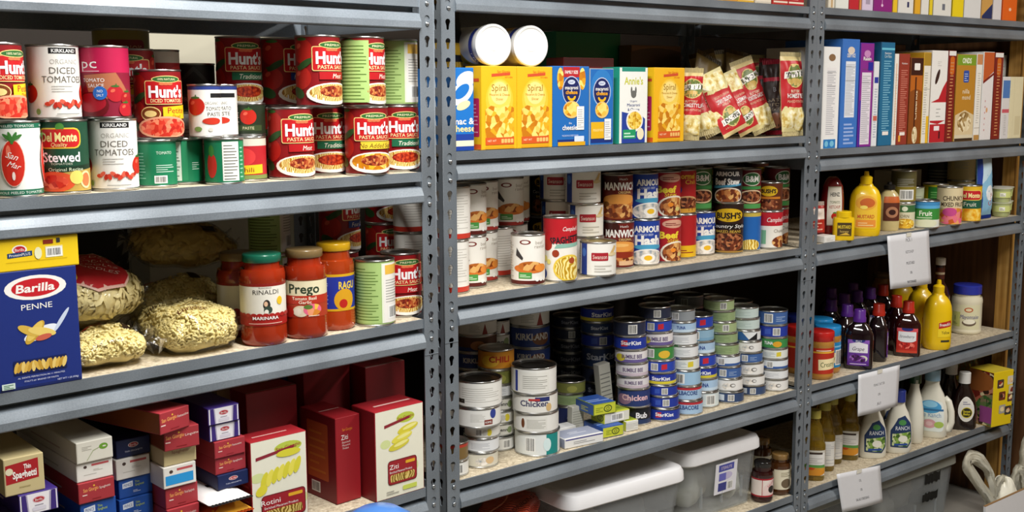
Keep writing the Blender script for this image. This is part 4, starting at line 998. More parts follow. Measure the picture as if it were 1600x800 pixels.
def kraft(q, fam):
    a = A('1c6ab8'); a.rect(-q, .02, q, .08, '16307a')
    if fam:
        a.rect(-q*.6, .87, q*.6, 1, 'b8202a').tx('FAMILY SIZE', 0, .935, .04, W_, w=q*.95, bold=.02).el(-q*.8, .85, q*.24, .14, 'macaroni').el(q*.8, .85, q*.24, .14, 'macaroni')
    else: a.el(0, .75, q*1.0, .25, '2a7cc4')
    mac_oval(a, 0, .70, .145 if fam else .15)
    a.el(0, .46, q*.62, .11, 'f0c87a').el(0, .465, q*.56, .09, 'macaroni')
    if fam: a.tx('the', -q*.1, .29, .03, W_).tx('cheesiest', 0, .235, .065, W_, w=q*1.35, bold=.02).rect(q*.38, .2, q*.92, .5, 'f0f0ee').bars(q*.44, .23, q*.88, .48, 9, 'a8a8a8', .3).tx('MACARONI & CHEESE DINNER', -q*.1, .13, .022, 'd0daf0', w=q*1.2).rect(-q, 0, q, .05, 'e0a81c')
    else: a.rect(-q, .08, q*.2, .3, 'e8b41c').tx('macaroni', -q*.35, .2, .05, 'fbe8a0', w=q*.9).rect(q*.24, .06, q*.85, .34, 'eef0f2').bars(q*.3, .09, q*.8, .32, 8, 'a8a8a8', .3)
    a.rr(q*.2, .05, q*.92, .12, .01, 'd8e4f4') if fam else None; return a
def mac_left(q):
    a = A('1a72c4'); a.el(q*.2, .86, q*.7, .1, W_, rot=20).el(-q*.1, .7, q*.9, .12, 'e8eef4', rot=35).el(-q*.1, .72, q*.6, .07, '1a72c4', rot=35).el(0, .55, q*.5, .05, 'f2e6b0', rot=20)
    a.tx('mac &', 0, .36, .08, W_, w=q*1.5, bold=.02).tx('cheese', 0, .27, .08, 'f4e2a0', w=q*1.6, bold=.02).rect(-q, 0, q, .2, '1c3f9a').rect(-q, .05, q, .12, 'f2e6c8'); return a
def annie(q):
    a = A('f0f0ea'); a.rect(-q, .95, q, 1, '1f8a78').tx("Annie's", 0, .83, .1, 'c8c83a', w=q*1.6, bold=.02).el(-.04, .70, .016, .05, '6a6a66').el(.04, .70, .016, .05, '6a6a66').el(0, .65, .05, .05, '6a6a66').tx('Organic', 0, .56, .025, '4a5a8a', w=q*.6).tx('Macaroni', 0, .51, .04, '3a4a8a', w=q*1.1).tx('& Cheese', 0, .45, .04, '3a4a8a', w=q*1.0)
    a.poly([(-q, 0), (q, 0), (q, .32), (q*.3, .42), (-q*.5, .4), (-q, .42)], '24409a').el(q*.1, .3, q*.72, .15, W_).el(q*.1, .3, q*.62, .12, 'corn').rr(-q*.9, .06, q*.2, .18, .01, '1f9a62').bars(-q*.8, .08, q*.1, .16, 2, 'c8f0d8').el(q*.6, .12, q*.3, .08, 'f0e6c0'); return a
GM = 'macaroni and cheese boxes standing along the shelf front'
H = .172
def mc(art, label, xl, xr, yb, h=H, d=.055, rot=0, base='e8b41c', left=None, **k):
    arts = {'front': art}
    if left: arts['left'] = left
    return carton(arts, label, xl=xl, xr=xr, dep=.006, Z=Z, bay=2, h=h, d=d, rot=rot, base=base, group=GM, name='macaroni_box', **k)
m0 = mc(mac_left(.22), 'bright blue macaroni and cheese box half hidden by the steel post', 708, 741, 232, base='1a72c4', h=.166)
m1 = mc(spiral(.225), 'yellow spiral macaroni box, left of the touching pair under the white tubs', 753, 808, 231, left=spiral_side(.15), h=.170)
m2 = mc(spiral(.225), 'yellow spiral macaroni box, right of the touching pair beside the family size box', 808.5, 863, 230, left=spiral_side(.15), h=.170)
mc(kraft(.235, True), 'blue family size macaroni and cheese box with red corner banner', 864, 920, 229.5, base='1c6ab8')
mc(kraft(.2, False), 'blue macaroni and cheese box with grey side next to the family size box', 921, 958, 227.5, base='9aa4ac', h=.168)
mc(annie(.22), 'white and navy organic macaroni box with teal top edge', 966.5, 1011, 223.5, base='1f8a78')
mc(spiral(.225), 'yellow spiral macaroni box standing alone beside the potato pouches', 1021, 1068, 220.5, left=spiral_side(.15), rot=.02)
# hidden carrier boxes behind the pair, then two tubs lying on top
for i, (x, d0) in enumerate(((775, .075), (834, .072))):
    carton({'front': spiral(.225)}, ['yellow box tucked behind the left spiral macaroni box', 'yellow box tucked behind the right spiral macaroni box'][i], cx=x+6, w=.078, dep=d0+.03, Z=Z, bay=2, h=.1695, d=.10, base='e8b41c', group=GM, name='macaroni_box')
WLID = mat('white_plastic_lid', 'f2f2f0', .35, var=.01); WTUB = mat('white_tub', 'dcdad2', .4, var=.03)
def tubart():
    a = A('dedbd0'); a.rect(-.5, .86, .75, .97, '2c3f9a').tx('TRUE', .1, .915, .05, 'd8def4', w=.4); a.poly([(-.2, .5), (.35, .8), (.4, .55), (.1, .4)], 'd8a01c').el(.1, .55, .12, .07, '9a6a10').el(-.1, .28, .12, .09, '8a2a2a').el(-.1, .28, .07, .05, 'dedbd0').bars(.5, .2, .9, .6, 5, '9a968a', .3); return a
def tub(label, px, py, dep, L=.15, r=.041, roll=0):
    bm = bmesh.new(); lathe(bm, [(0, 0), (r-.003, 0), (r-.001, .002), (r-.001, L-.014)], 40)
    body = mesh_of('body', bm, [WTUB])
    bm = bmesh.new(); lathe(bm, [(r-.001, L-.015), (r+.0012, L-.0145), (r+.0014, L-.002), (r-.001, L), (r-.004, L), (r-.005, L-.0012), (r*.3, L-.0012), (r*.28, L-.0006), (0, L-.0006)], 40)
    lid = mesh_of('lid', bm, [WLID])
    z = Z+.170+r+.0018
    p = at_depth(px, z, 2, dep)
    o = thing('powder_tub', label, 'tub', (p.x, p.y+L, z), rot=(R(90), 0, R(-8)), group='white tubs lying on the macaroni boxes')
    obj('body', body, None, o, rot=(0, 0, roll)); obj('lid', lid, None, o); obj('label', wrap_label(tubart(), r-.0006, .004, L-.018), None, o, rot=(0, 0, roll))
    TAKEN.append((p.x, p.y+L/2, r, z-r, z+r))
tub('white tub with blue banded label lying on its side, lid towards the front, left', 785, 70, .012, roll=R(-55))
tub('white tub lying on its side with plain lid towards the front, right of the other', 843, 70, .012, roll=R(150))
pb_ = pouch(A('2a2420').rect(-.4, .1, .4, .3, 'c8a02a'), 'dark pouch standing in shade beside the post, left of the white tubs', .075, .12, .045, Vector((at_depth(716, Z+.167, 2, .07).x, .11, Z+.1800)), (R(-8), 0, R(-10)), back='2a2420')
# carrier for the dark pouch
carton({'front': mac_left(.22)}, 'blue box hidden behind the bright blue macaroni box at the post', cx=722, w=.085, dep=.065, Z=Z, bay=2, h=.166, d=.11, base='1a72c4', group=GM, name='macaroni_box')
carton({'front': A('1a7a52').rect(-9, .0, 9, .2, '145c3e')}, 'large green carton at the dark back of the macaroni shelf', xl=868, xr=968, dep=.30, Z=Z, bay=2, h=.265, d=.1, base='1a7a52', name='carton')
carton({'front': A('6a4a2c').el(.0, .8, .6, .18, '3a2818')}, 'brown cardboard carton with dark arched opening behind the organic macaroni box', xl=985, xr=1062, dep=.25, Z=Z, bay=2, h=.235, d=.045, base='6a4a2c', name='carton')
carton({'front': A('8a2a2a').rect(-9, .9, 9, 1, '5a1a1a')}, 'maroon box behind the family size macaroni box', xl=880, xr=958, dep=.12, Z=Z, bay=2, h=.195, d=.06, base='7a2424', name='food_box')
def idaho(flip=False, style='HOMESTYLE'):
    a = A('c0242a'); a.rect(-1, 0, 1, .04, 'e6d9a8').rect(-1, .94, 1, 1, 'd9c48a').poly([(-1, 0), (1, 0), (1, .28), (.2, .33), (0, .31), (-.2, .34), (-1, .27)], 'e8dca0').el(-.08, .16, .2, .12, 'potato').el(.12, .14, .18, .13, 'potato').el(0, .26, .15, .06, 'potato')
    a.el(0, .74, .165, .16, 'd8c078').el(0, .74, .15, .145, '6a7a3a').el(0, .66, .12, .05, 'c9a85a').poly([(-.2, .7), (.22, .74), (.22, .83), (-.2, .79)], 'f4f0e8').tx('IDAHOAN', .01, .765, .065, '1e1e1e', w=.37, bold=.03, rot=5)
    a.tx('BUTTERY', 0, .535, .04, 'f6e6c8', w=.2).tx(style, 0, .475, .06, W_, w=.34, bold=.02).tx('MASHED POTATOES', 0, .4, .035, 'f2c8a8', w=.34)
    return a
def bacon():
    a = A('2a1a16'); a.rect(-1, .74, 1, .8, 'a81f36').tx('BABY', 0, .46, .05, '9a8a74', w=.22).tx('REDS', 0, .39, .05, '9a8a74', w=.22).tx('POTATOES', 0, .32, .045, '9a8a74', w=.26).el(0, .15, .12, .12, '7a4a34').tx('B', 0, .62, .07, '8a8a92'); return a
GI = 'red and cream potato pouches leaning together'
ID = idaho(); ID2 = idaho(style='ROASTED GARLIC')
def stand_pouch(art, label, px, dep, w=.085, h=.19, T=.028, lean=8, tilt=0, yaw=0, seed=1, flip=False, z=0, **k):
    p = at_depth(px, Z+.02, 2, dep)
    o = pouch(art, label, w, h, T, Vector((p.x, p.y, Z+.004+z)), (R(-lean), R(tilt), R(yaw)), group=GI, name='potato_pouch', seed=seed, back='c9b98a', **k)
    if flip:
        for ch in o.children: ch.rotation_euler = (0, pi, 0)
    return o
stand_pouch(ID, 'red potato pouch standing upright beside the T-shaped post', 1238, .02, w=.088, h=.195, lean=4, seed=2)
stand_pouch(bacon(), 'dark maroon pouch edge on between the leaning and upright potato pouches', 1213, .075, w=.055, h=.175, lean=3, tilt=-4, yaw=-45, seed=3, T=.018)
stand_pouch(bacon(), 'dark maroon pouch pressed behind the other dark maroon pouch', 1198, .105, w=.06, h=.18, lean=5, tilt=3, yaw=-30, seed=4, T=.018)
stand_pouch(ID2, 'red and cream pouch leaning left, right hand one of the tilted pouches', 1193, .066, w=.09, h=.178, lean=14, tilt=-15, seed=5, T=.02)
stand_pouch(ID, 'cream topped pouch squeezed between two tilted red pouches', 1172, .040, w=.08, h=.165, lean=16, tilt=-18, seed=6, T=.02, flip=True)
stand_pouch(ID2, 'red potato pouch upside down at the front of the tilted pouches', 1150, .012, w=.092, h=.165, lean=18, tilt=-19, seed=7, T=.02, flip=True)
stand_pouch(ID, 'crumpled white edged pouch left of the upside down pouch', 1119, .028, w=.07, h=.15, lean=18, tilt=-24, yaw=-24, seed=8, T=.02)
stand_pouch(ID2, 'narrow red pouch seen edge on, second from the lone spiral macaroni box', 1096, .03, w=.06, h=.13, lean=12, tilt=-16, yaw=-40, seed=9)
stand_pouch(ID, 'dark red pouch edge on right next to the lone spiral macaroni box', 1078, .02, w=.045, h=.15, lean=6, tilt=2, yaw=-55, seed=10)
stand_pouch(ID, 'red potato pouch in half shade behind the right hand tilted pouch', 1186, .19, w=.085, h=.195, lean=6, seed=11)
for i, (px, dep, t, h) in enumerate(((1095, .13, 20, .185), (1125, .16, -12, .195), (1156, .15, 8, .20), (1135, .24, -5, .205))):
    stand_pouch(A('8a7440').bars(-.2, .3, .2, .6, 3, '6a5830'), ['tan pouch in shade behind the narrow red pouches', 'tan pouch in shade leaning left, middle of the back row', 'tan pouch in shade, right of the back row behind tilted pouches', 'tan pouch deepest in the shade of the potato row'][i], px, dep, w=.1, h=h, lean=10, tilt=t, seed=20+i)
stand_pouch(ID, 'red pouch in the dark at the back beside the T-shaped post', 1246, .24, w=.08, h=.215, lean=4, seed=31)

# ================================================================== middle bay, third shelf: canned meals
Z = 1.0043
def hanna(kind=1, foot='a8322a'):
    a = A('efece4'); a.rect(-9, 0, 9, .075, foot).el(-.06, .88, .12, .05, '7a2a24').el(-.06, .88, .08, .03, 'efece4').tx('beef', .26, .87, .075, 'b0a698', w=.2).tx('ravioli', .28, .79, .075, 'b0a698', w=.28).poly([(-.25, .76), (-.1, .55), (-.12, .5), (-.27, .6)], '3a3636') if kind else None
    a.el(.08, .33, .4, .1, 'd8742a').el(.05, .38, .26, .1, 'flakes').el(.3, .34, .16, .08, 'e8903a').rr(-.2, .12, .08, .25, .01, '4f9a4a').bars(-.17, .15, .05, .22, 2, 'd8f0d0')
    for i in range(3): a.el(.2+.1*i, .1, .05, .045, 'f6f4ee')
    a.bars(-.62, .15, -.34, .9, 14, 'c0bcb2', .3); return a
def han_text(foot='c83a2a'): return A('efece4').rect(-9, 0, 9, .1, foot).bars(-.2, .2, .4, .9, 13, 'c4c0b6', .25).rect(-.21, .12, -.205, .95, 'd8d4ca')
def spagh():
    a = A('ece8de'); a.rect(-9, .6, 9, 1, 'b81c26').poly([(-9, .6), (9, .6), (9, .63), (-9, .66)], 'b81c26').tx("Campbell's", .2, .84, .07, W_, w=.32, shear=.3).tx('SPAGHETTIOS', .16, .67, .11, '1c1c24', w=.68, bold=.03, rot=5).poly([(-.1, .52), (.5, .56), (.5, .62), (-.06, .59)], '8ab8a8')
    a.el(-.24, .57, .1, .09, 'a82a1e').el(-.08, .44, .06, .06, '9a3a1c').el(.16, .2, .28, .22, 'e8c848').el(.16, .2, .25, .19, 'rings').el(.2, .32, .06, .05, 'a84a24').el(-.36, .1, .12, .1, '24408a').el(-.28, .35, .05, .05, 'e6d87a').el(-.2, .3, .04, .04, 'e6d87a'); return a
def chick():
    a = A('eeece4'); a.rect(-.62, 0, -.36, 1, '27408e').el(-.49, .72, .09, .14, '4a78c8').nutri(-1.4, .06, -.66, .94, 'd8d6cc', '8a8880', 9).rr(-.2, .46, .36, .72, .03, 'a82430').tx('Swanson', .08, .59, .14, 'f2dcd0', w=.46).bars(-.1, .1, .5, .36, 3, 'c4c0b6').poly([(.36, .62), (.62, .94), (.72, .9), (.52, .6)], 'd8b878').el(.55, .66, .2, .05, 'e2cfa0'); return a
def manw(n=0):
    a = A('6a1a12'); a.el(-.3, .9, .3, .2, '3a100c'); a.tx("Hunt's", .12, .93, .05, W_, w=.2); a.tx('MANWICH', .06, .77, .17, W_, w=.84, bold=.035).tx('ORIGINAL', .16, .63, .06, 'f0d28a', w=.34)
    a.el(.04, .42, .46, .17, 'c8742a').el(.04, .47, .43, .12, 'e29a48').el(0, .5, .24, .04, 'eeb86a').el(.0, .2, .48, .15, 'stew').el(.1, .28, .4, .07, '8a2a14').rr(.0, .04, .4, .14, .01, 'd8b088') if n else a.el(.04, .42, .46, .17, 'c8742a').el(.04, .47, .43, .12, 'e29a48').el(0, .2, .5, .17, 'stew').el(-.3, .36, .08, .06, '7a4a1c'); return a
def hash_():
    a = A('1f3f9a'); a.bars(-.6, .1, -.34, .9, 12, '8aa0dc', .4).tx('ARMOUR', .1, .82, .14, W_, w=.7, bold=.04).tx('Hash', .1, .56, .22, W_, w=.66, bold=.05).tx('CORNED BEEF', .02, .69, .05, 'd0d8f0', w=.4).el(.12, .4, .4, .06, '4aa0c8').el(.1, .15, .46, .21, W_).el(.1, .15, .42, .18, 'fish').el(.1, .15, .18, .1, 'f4f2ec').el(.1, .15, .1, .06, 'eebc2a'); return a
def beefst():
    a = A('a81c24'); a.el(.12, .88, .3, .1, 'd8a088').bars(-.1, .84, .34, .92, 2, '7a1a1a').tx('Beef', .0, .62, .16, 'f0d23a', w=.5, bold=.04).tx('Stew', .1, .5, .1, 'f0d23a', w=.3).el(.2, .2, .42, .27, 'f2e6d0').el(.2, .2, .37, .23, 'stew').el(.1, .26, .07, .05, 'e88a2a').el(.3, .15, .08, .05, 'd8c87a'); return a
def chili(side=False):
    a = A('b01e22')
    if side: a.rect(-9, 0, 9, .28, 'e6b81c').bars(-.2, .1, .3, .2, 2, '8a1a1a')
    else: a.tx('Hormel', .08, .88, .13, 'f0c83a', w=.5, bold=.03).tx('Chili', .2, .74, .11, 'f0c83a', w=.3).el(-.2, .55, .17, .13, '27408e').tx('1', -.2, .55, .17, W_, bold=.04).el(.1, .2, .42, .2, 'd8b07a').el(.1, .2, .38, .17, 'beans').rect(-9, 0, 9, .1, 'd8a03a')
    return a
def bm_beans(c='6a1420'):
    a = A(c); a.el(.1, .78, .26, .17, 'dfe6d0').el(.1, .78, .24, .15, '2f6a3a').tx('B&M', .1, .79, .15, W_, w=.36, bold=.03).rect(-.2, .52, .42, .6, '3f8a48').el(.1, .34, .36, .17, 'e2c8a0').el(.1, .34, .32, .14, 'beans').rect(-.2, .04, .44, .16, '4f9a52'); return a
def bush(short=False):
    a = A('2a1610'); a.el(.0, .78, .34, .14, 'd8b01c').tx("BUSH'S", 0, .77, .12, '241a14', w=.56, bold=.045).tx('BEST', 0, .68, .035, '241a14').rect(-.45, .5, .45, .6, '120c0a').tx('Country Style', 0, .55, .075, W_, w=.8, shear=.25).tx('BAKED BEANS', 0, .44, .055, 'e0b84a', w=.56).el(0, .22, .44, .2, '7a4a24').el(0, .22, .41, .18, 'beans').rect(-9, 0, 9, .03, 'a8823a'); return a
def bush2():
    a = A('5a2a14'); a.el(0, .72, .36, .2, 'd8b01c').tx("BUSH'S", 0, .72, .15, '241a14', w=.6, bold=.045).rect(-.5, .42, .5, .5, 'c87a24').el(0, .2, .44, .2, 'beans'); return a
def armour_stew():
    a = A('1c1c22'); a.tx('ARMOUR', 0, .86, .13, 'd8d4d0', w=.84, bold=.04).tx('Beef Stew', 0, .62, .2, W_, w=.84, bold=.04).poly([(-.5, .4), (.5, .5), (.5, .56), (-.5, .48)], '4aa0c8').el(.05, .18, .5, .26, 'e8d8c8').el(.05, .18, .45, .22, 'stew'); return a
def chunky():
    a = A('e9e5da'); a.rect(-9, .62, 9, 1, 'b81c2a').tx("Campbell's", .2, .8, .13, W_, w=.6, shear=.25).nutri(-.72, .1, -.3, .58, 'e0dcd0', '9a968c', 6).tx('Chunky', .3, .48, .1, '8a8276', w=.4).el(.35, .16, .3, .17, 'stew').rect(-.26, .1, -.12, .5, '7ab088'); return a
def yellblue():
    a = A('1f62b0'); a.rect(-9, .9, 9, 1, 'c8b04a').rect(-.5, .02, -.18, .9, 'ead04a').bars(-.46, .1, -.22, .8, 8, 'b89a2a', .3).el(.1, .12, .3, .16, 'rings'); return a
AC = {k: f for k, f in dict(h1=hanna(), h2=hanna(1, '5a1a14'), ht=han_text(), sp=spagh(), ch=chick(), m0=manw(), m1=manw(1), ha=hash_(), bs=beefst(), c0=chili(), c1=chili(True), bm=bm_beans(), bg=bm_beans('3a5a2a'), bu=bush(), bu2=bush2(), ar=armour_stew(), cy=chunky(), yb=yellblue()).items()}
GC = 'canned meals on the middle bay shelf below the macaroni'
def c3(art, label, **k): return can(art, label, Z=Z, bay=2, group=GC, **k)
def on(b, art, label, **k): return can(art, label, on=b, group=GC, **k)
a1 = c3(AC['ht'], 'white can with red base band half behind the post, lower', xr=734, yb=460, du=-.1)
on(a1, AC['ht'], 'white can with red base band half behind the post, upper', xr=736, du=-.1)
a2 = c3(AC['h2'], 'white ravioli can with dark red base in lower row, second from the post', xr=761, yb=453, du=.3)
on(a2, AC['h2'], 'white ravioli can with dark red base in upper row, second from the post', xr=761, du=.35)
a3 = c3(AC['h1'], 'white ravioli can lower row, wedged behind the second from the post', xr=779, yb=447, du=.3)
on(a3, AC['h1'], 'white ravioli can upper row, wedged behind the second from the post', xr=779, du=.3)
a4 = c3(AC['ht'], 'white can turned to its printed text, lower row behind the front ravioli can', xr=803, yb=440, du=.2)
on(a4, AC['h1'], 'white ravioli can with green patch above the front ravioli can', xr=819, du=.1)
c3(AC['h2'], 'white ravioli can standing alone at the front left of the red pasta rings can', cx=825, yb=447, du=.0)
c3(AC['sp'], 'red and white pasta rings can, taller than its neighbours', cx=875, yb=441, r=.0385, h=.143, du=.02)
e1 = c3(AC['ch'], 'white and blue chicken can with gold rim low at the shelf front', cx=934, yb=434, r=.0425, h=.078, du=-.02, lid=GOLD)
e0 = c3(AC['ch'], 'white chicken can at the back, bottom of the gold rimmed stack', xr=944, dep=.085, r=.0425, h=.078, du=0, lid=GOLD)
e2 = on(e0, AC['ch'], 'white chicken can with gold rim, middle of the stack behind the front one', xr=943, r=.0425, h=.078, du=0, lid=GOLD)
on(e2, AC['ch'], 'white chicken can with gold rim, top of the stack beside the sloppy joe cans', xr=939, r=.0425, h=.08, du=-.02, lid=GOLD)
f0 = c3(AC['ch'], 'chicken can in shade, bottom of the second gold rimmed stack', xr=903, dep=.16, r=.0425, h=.078, du=-.2, lid=GOLD)
f1 = on(f0, AC['ch'], 'chicken can in shade, middle of the second gold rimmed stack', xr=900, r=.0425, h=.08, du=-.2, lid=GOLD)
on(f1, AC['ch'], 'chicken can in shade, top of the second gold rimmed stack', xr=898, r=.0425, h=.08, du=-.25, lid=GOLD)
b_ = c3(AC['m1'], 'red brown sloppy joe can in the lower row, burger pictured', cx=966, yb=425, du=.05, r=.0375)
on(b_, AC['m0'], 'dark red sloppy joe can in the upper row beside the gold rimmed stack', cx=964, du=.1, r=.0375)
b_ = c3(AC['ha'], 'blue corned beef hash can with egg picture, lower row beside the sloppy joe can', xr=1031, yb=423, du=.0)
on(b_, AC['ha'], 'blue corned beef hash can, upper row beside the sloppy joe can', xr=1028, du=.3)
b_ = c3(AC['bs'], 'red beef stew can with yellow lettering, lower row', xr=1064, yb=416, du=.25)
on(b_, AC['bs'], 'red beef stew can with yellow lettering, upper row', xr=1063, du=.1)
b_ = c3(AC['c1'], 'red can with plain yellow base, lower row under the chili can', xr=1088, yb=411, du=.1)
on(b_, AC['c0'], 'red chili can with blue number badge, upper row', xr=1087, du=.15)
b_ = c3(AC['ha'], 'blue hash can in the lower row half hidden by the tall baked beans can', xr=1117, yb=407, du=.25)
on(b_, AC['bg'], 'green baked beans can with pale oval, upper row', xr=1112, du=.1)
b_ = c3(AC['bu'], 'tall dark baked beans can with yellow badge at the shelf front', cx=1137, yb=403, du=.02, r=.039, h=.131)
on(b_, AC['ar'], 'black beef stew can stacked on the tall baked beans can', cx=1136, du=0, r=.038, h=.09)
b_ = c3(AC['yb'], 'yellow and blue can low beside the tall baked beans can', xr=1188, dep=.015, du=.0, r=.036, h=.103)
on(b_, AC['bm'], 'maroon baked beans can with green band, second from right in upper row', xr=1188, du=.1, r=.036)
b_ = c3(AC['cy'], 'white and red chunky soup can, lower row, front one of two', xr=1222, dep=.008, du=.1, r=.036, h=.1)
on(b_, AC['bu2'], 'small brown baked beans can with yellow badge on the chunky soup can', xr=1222, du=-.1, r=.034, h=.076)
b_ = c3(AC['cy'], 'white and red chunky soup can at the right end beside the T-shaped post', xr=1244, dep=.02, du=.25, r=.035, h=.1)
on(b_, AC['bm'], 'maroon baked beans can at the right end of the upper row', xr=1243, du=.35, r=.035)
bb = c3(AC['bu'], 'dark can at the back behind the small brown baked beans can', xr=1216, dep=.11, h=.11, r=.034)
on(bb, AC['bu2'], 'dark brown can in shade behind the small brown baked beans can', xr=1207, h=.11, du=.2, r=.034)
for i, (x, d) in enumerate(((800, .15), (850, .19), (1000, .14), (1060, .15), (1110, .15), (760, .14))):
    q = c3(AC[('h2', 'bu', 'bm', 'bs', 'bu', 'h1')[i]], 'shaded can low in the dark back row, %s' % ('behind the front ravioli can', 'behind the pasta rings can', 'behind the blue hash cans', 'behind the red beef stew cans', 'behind the tall baked beans can', 'behind the white cans near the post')[i], cx=x, dep=d, du=.1)
    on(q, AC[('h1', 'bu', 'bm', 'bs', 'bu2', 'h2')[i]], 'shaded can high in the dark back row, %s' % ('behind the front ravioli can', 'behind the pasta rings can', 'behind the blue hash cans', 'behind the red beef stew cans', 'behind the tall baked beans can', 'behind the white cans near the post')[i], cx=x+3, du=.1)

# seen past the end of the left unit: the far left corner of this shelf
w0 = c3(AC['ht'], 'white can with red base band seen left of the posts, lower', cx=643, dep=.20, r=.038, h=.111, du=.2)
on(w0, AC['ht'], 'white can with red base band seen left of the posts, upper', cx=641, du=.2)
v0 = can(AH['trad'], 'tall pasta sauce can low in the dark corner left of the posts', cx=600, dep=.29, Z=Z, bay=2, r=.0405, h=.1245, du=.3, group=G3)
can(AH['trad'], 'tall pasta sauce can stacked in the dark corner left of the posts', cx=598, on=v0, r=.0405, h=.1245, du=.6, group=G3)
# ================================================================== middle bay, fourth shelf: tuna and small cans
Z = .6152
def tn(bg, txt=None, tc='f0f0f4', band=None, spot_=None, code=None, extra=None, dark=False, strip=None, pic=None):
    a = A(bg)
    if band: a.rect(-9, 0, 9, .28, band)
    if strip: a.rect(-9, .8, 9, 1, strip)
    if spot_: a.poly([(spot_[1]-.32, .2), (spot_[1]+.32, .26), (spot_[1]+.3, .82), (spot_[1]-.3, .76)], spot_[0])
    if pic: a.el(pic[1], .42, .55, .34, pic[0])
    if code is not None: a.code(code-.38, .12, code+.38, .88, 14)
    if txt: a.tx(txt, extra if extra is not None else .1, .56, .36, tc, w=min(2.0, .26*len(txt)), bold=.03)
    return a
T = dict(
 skb=tn('23399c', 'StarKist', 'f2f2f6', spot_=('c4283a', -.55)), skc=tn('23399c', code=.4, spot_=('3a58b8', -.5)), skr=tn('2a46b0', code=-.5, spot_=('c4283a', .55)),
 sky=tn('22369a', 'StarKist', 'f2f2f6', band='d8c83a'), skd=tn('2b3f66', 'StarKist', 'cfd4e0'), bb=tn('e4e0e2', 'BUMBLE BEE', '5c4c74', band='6a5c96', pic=('d8c83a', -1.1)), bw=tn('dcd8dc', 'BUMBLE BEE', '6a5a7a', band='c8b8c4'),
 gr=tn('3f8a44', code=-.7, pic=('e0b83a', .6)), wy=tn('dfe3dc', spot_=('d8c63a', .75)).bars(-1.1, .2, .3, .8, 4, '9aa8b0', .3), lb=tn('a9c6e2', 'TUNA', '24408a', band='c8dcec'), lp=tn('9cc0dc', code=-.4, spot_=('c890b8', -.4)).code(-.75, .12, -.05, .88), lr=tn('a6c4e0', 'ALBACORE', '23407e', strip='b8303a'),
 wh=tn('e2e4e6').bars(-1.0, .2, .8, .8, 5, 'a4a8b0', .3), tl=tn('d6e2e4', code=.6, spot_=('1fa08a', -.6)), tc=tn('8fb4cc', code=-.3, band='7aa6c4'), pg=tn('a3b584', code=.55).bars(-1.2, .2, 0, .8, 5, '7d9160', .3), pg2=tn('93a878').bars(-1.0, .2, 1.0, .8, 5, '6e8456', .3),
 bw2=tn('dfe5ea', code=-.4, band='3a5c9a'), bc=tn('41639e', code=-.35).bars(.3, .25, 1.2, .75, 3, 'a8bcd8', .3), wp=tn('e6e5e2', pic=('fish', .0), extra=.6).el(.55, .5, .3, .2, '7a7672').el(.6, .5, .2, .12, 'e6e5e2'), nv=tn('33486e', code=.3).rect(-1.2, .15, -.5, .85, 'c8d2de'), mint=tn('c6d6d2').bars(-1, .25, .8, .75, 3, 'a8bcb8', .3), diag=tn('e4e6e8').poly([(-1.6, 0), (.5, 0), (-.4, 1), (-1.6, 1)], '2f5f9a').poly([(.3, 0), (1.6, 0), (1.6, .9)], '1e1e22'),
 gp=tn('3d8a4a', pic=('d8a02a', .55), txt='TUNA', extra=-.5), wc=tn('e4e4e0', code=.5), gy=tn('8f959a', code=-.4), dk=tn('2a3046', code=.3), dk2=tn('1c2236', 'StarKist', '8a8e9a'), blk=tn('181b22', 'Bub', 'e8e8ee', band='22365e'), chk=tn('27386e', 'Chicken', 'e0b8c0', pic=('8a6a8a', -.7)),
 ck1=tn('e6e5df', strip=None).bars(-.9, .2, .9, .85, 7, 'b0aea6', .25).rect(-1.1, .12, -.75, .3, '2a2622'), ck2=tn('e4e3de').bars(-.6, .3, .3, .8, 6, 'b0aea6', .25).rect(.25, .1, .8, .4, '7a2a1e').tx('HORMEL', .52, .25, .14, W_, w=.46).el(.85, .75, .22, .3, '2f3f8e'),
 ck3=tn('e5e4df').rect(-.9, .05, -.75, .95, '2f4090').nutri(-.6, .1, .7, .9, 'e0dfd8', '98968e', 7), ck4=tn('e3e1da', 'Chicken', '4a4a66', extra=-.05).rect(.0, .68, .95, .95, '27306a').rect(-.4, .72, .3, .86, 'b03a3a').el(.9, .3, .2, .25, 'd0b07a'), ck5=tn('e6e5e0').nutri(-.7, .1, .7, .9, 'e0dfd8', '98968e', 7).el(-.85, .5, .12, .3, '6a3a1a'), ck6=tn('e2e6e4').code(-.6, .15, -.1, .85, 12).rect(.45, 0, 1.2, 1, '1a8a86').el(.5, .5, .2, .32, 'd8ecec'),
 vs=tn('e2e1da', code=-.6, pic=None).el(.6, .5, .3, .4, 'd8c83a').el(.1, .5, .3, .3, 'c8c6be'), vs2=tn('d8d6cc', 'Vienna', '4a4a46').el(.9, .5, .3, .35, '8a9a6a'), sal=tn('d6d2c2', pic=('fish', 0)).el(.7, .5, .4, .3, 'd8b88a'), br=tn('7a6238', strip='b03a2a'), org=tn('d08a24', 'CHILI', 'b02a1a', pic=('e8b83a', -.5)), olv=tn('7c8040', code=None, pic=('a0a050', .3)), ky=tn('2a3f7e', 'KIRKLAND', 'd8d4cc', pic=('7a4a2a', .6)), brn=tn('5a3a24', pic=('b07a4a', .2), band='24386e'), nvy=tn('1f2a5a', 'A', 'a8a0c0'), wcl=tn('dedcd4').bars(-.7, .2, .2, .85, 6, '9c9a92', .3).poly([(.4, 0), (.9, 0), (.65, .9)], '8a2a20'),
)
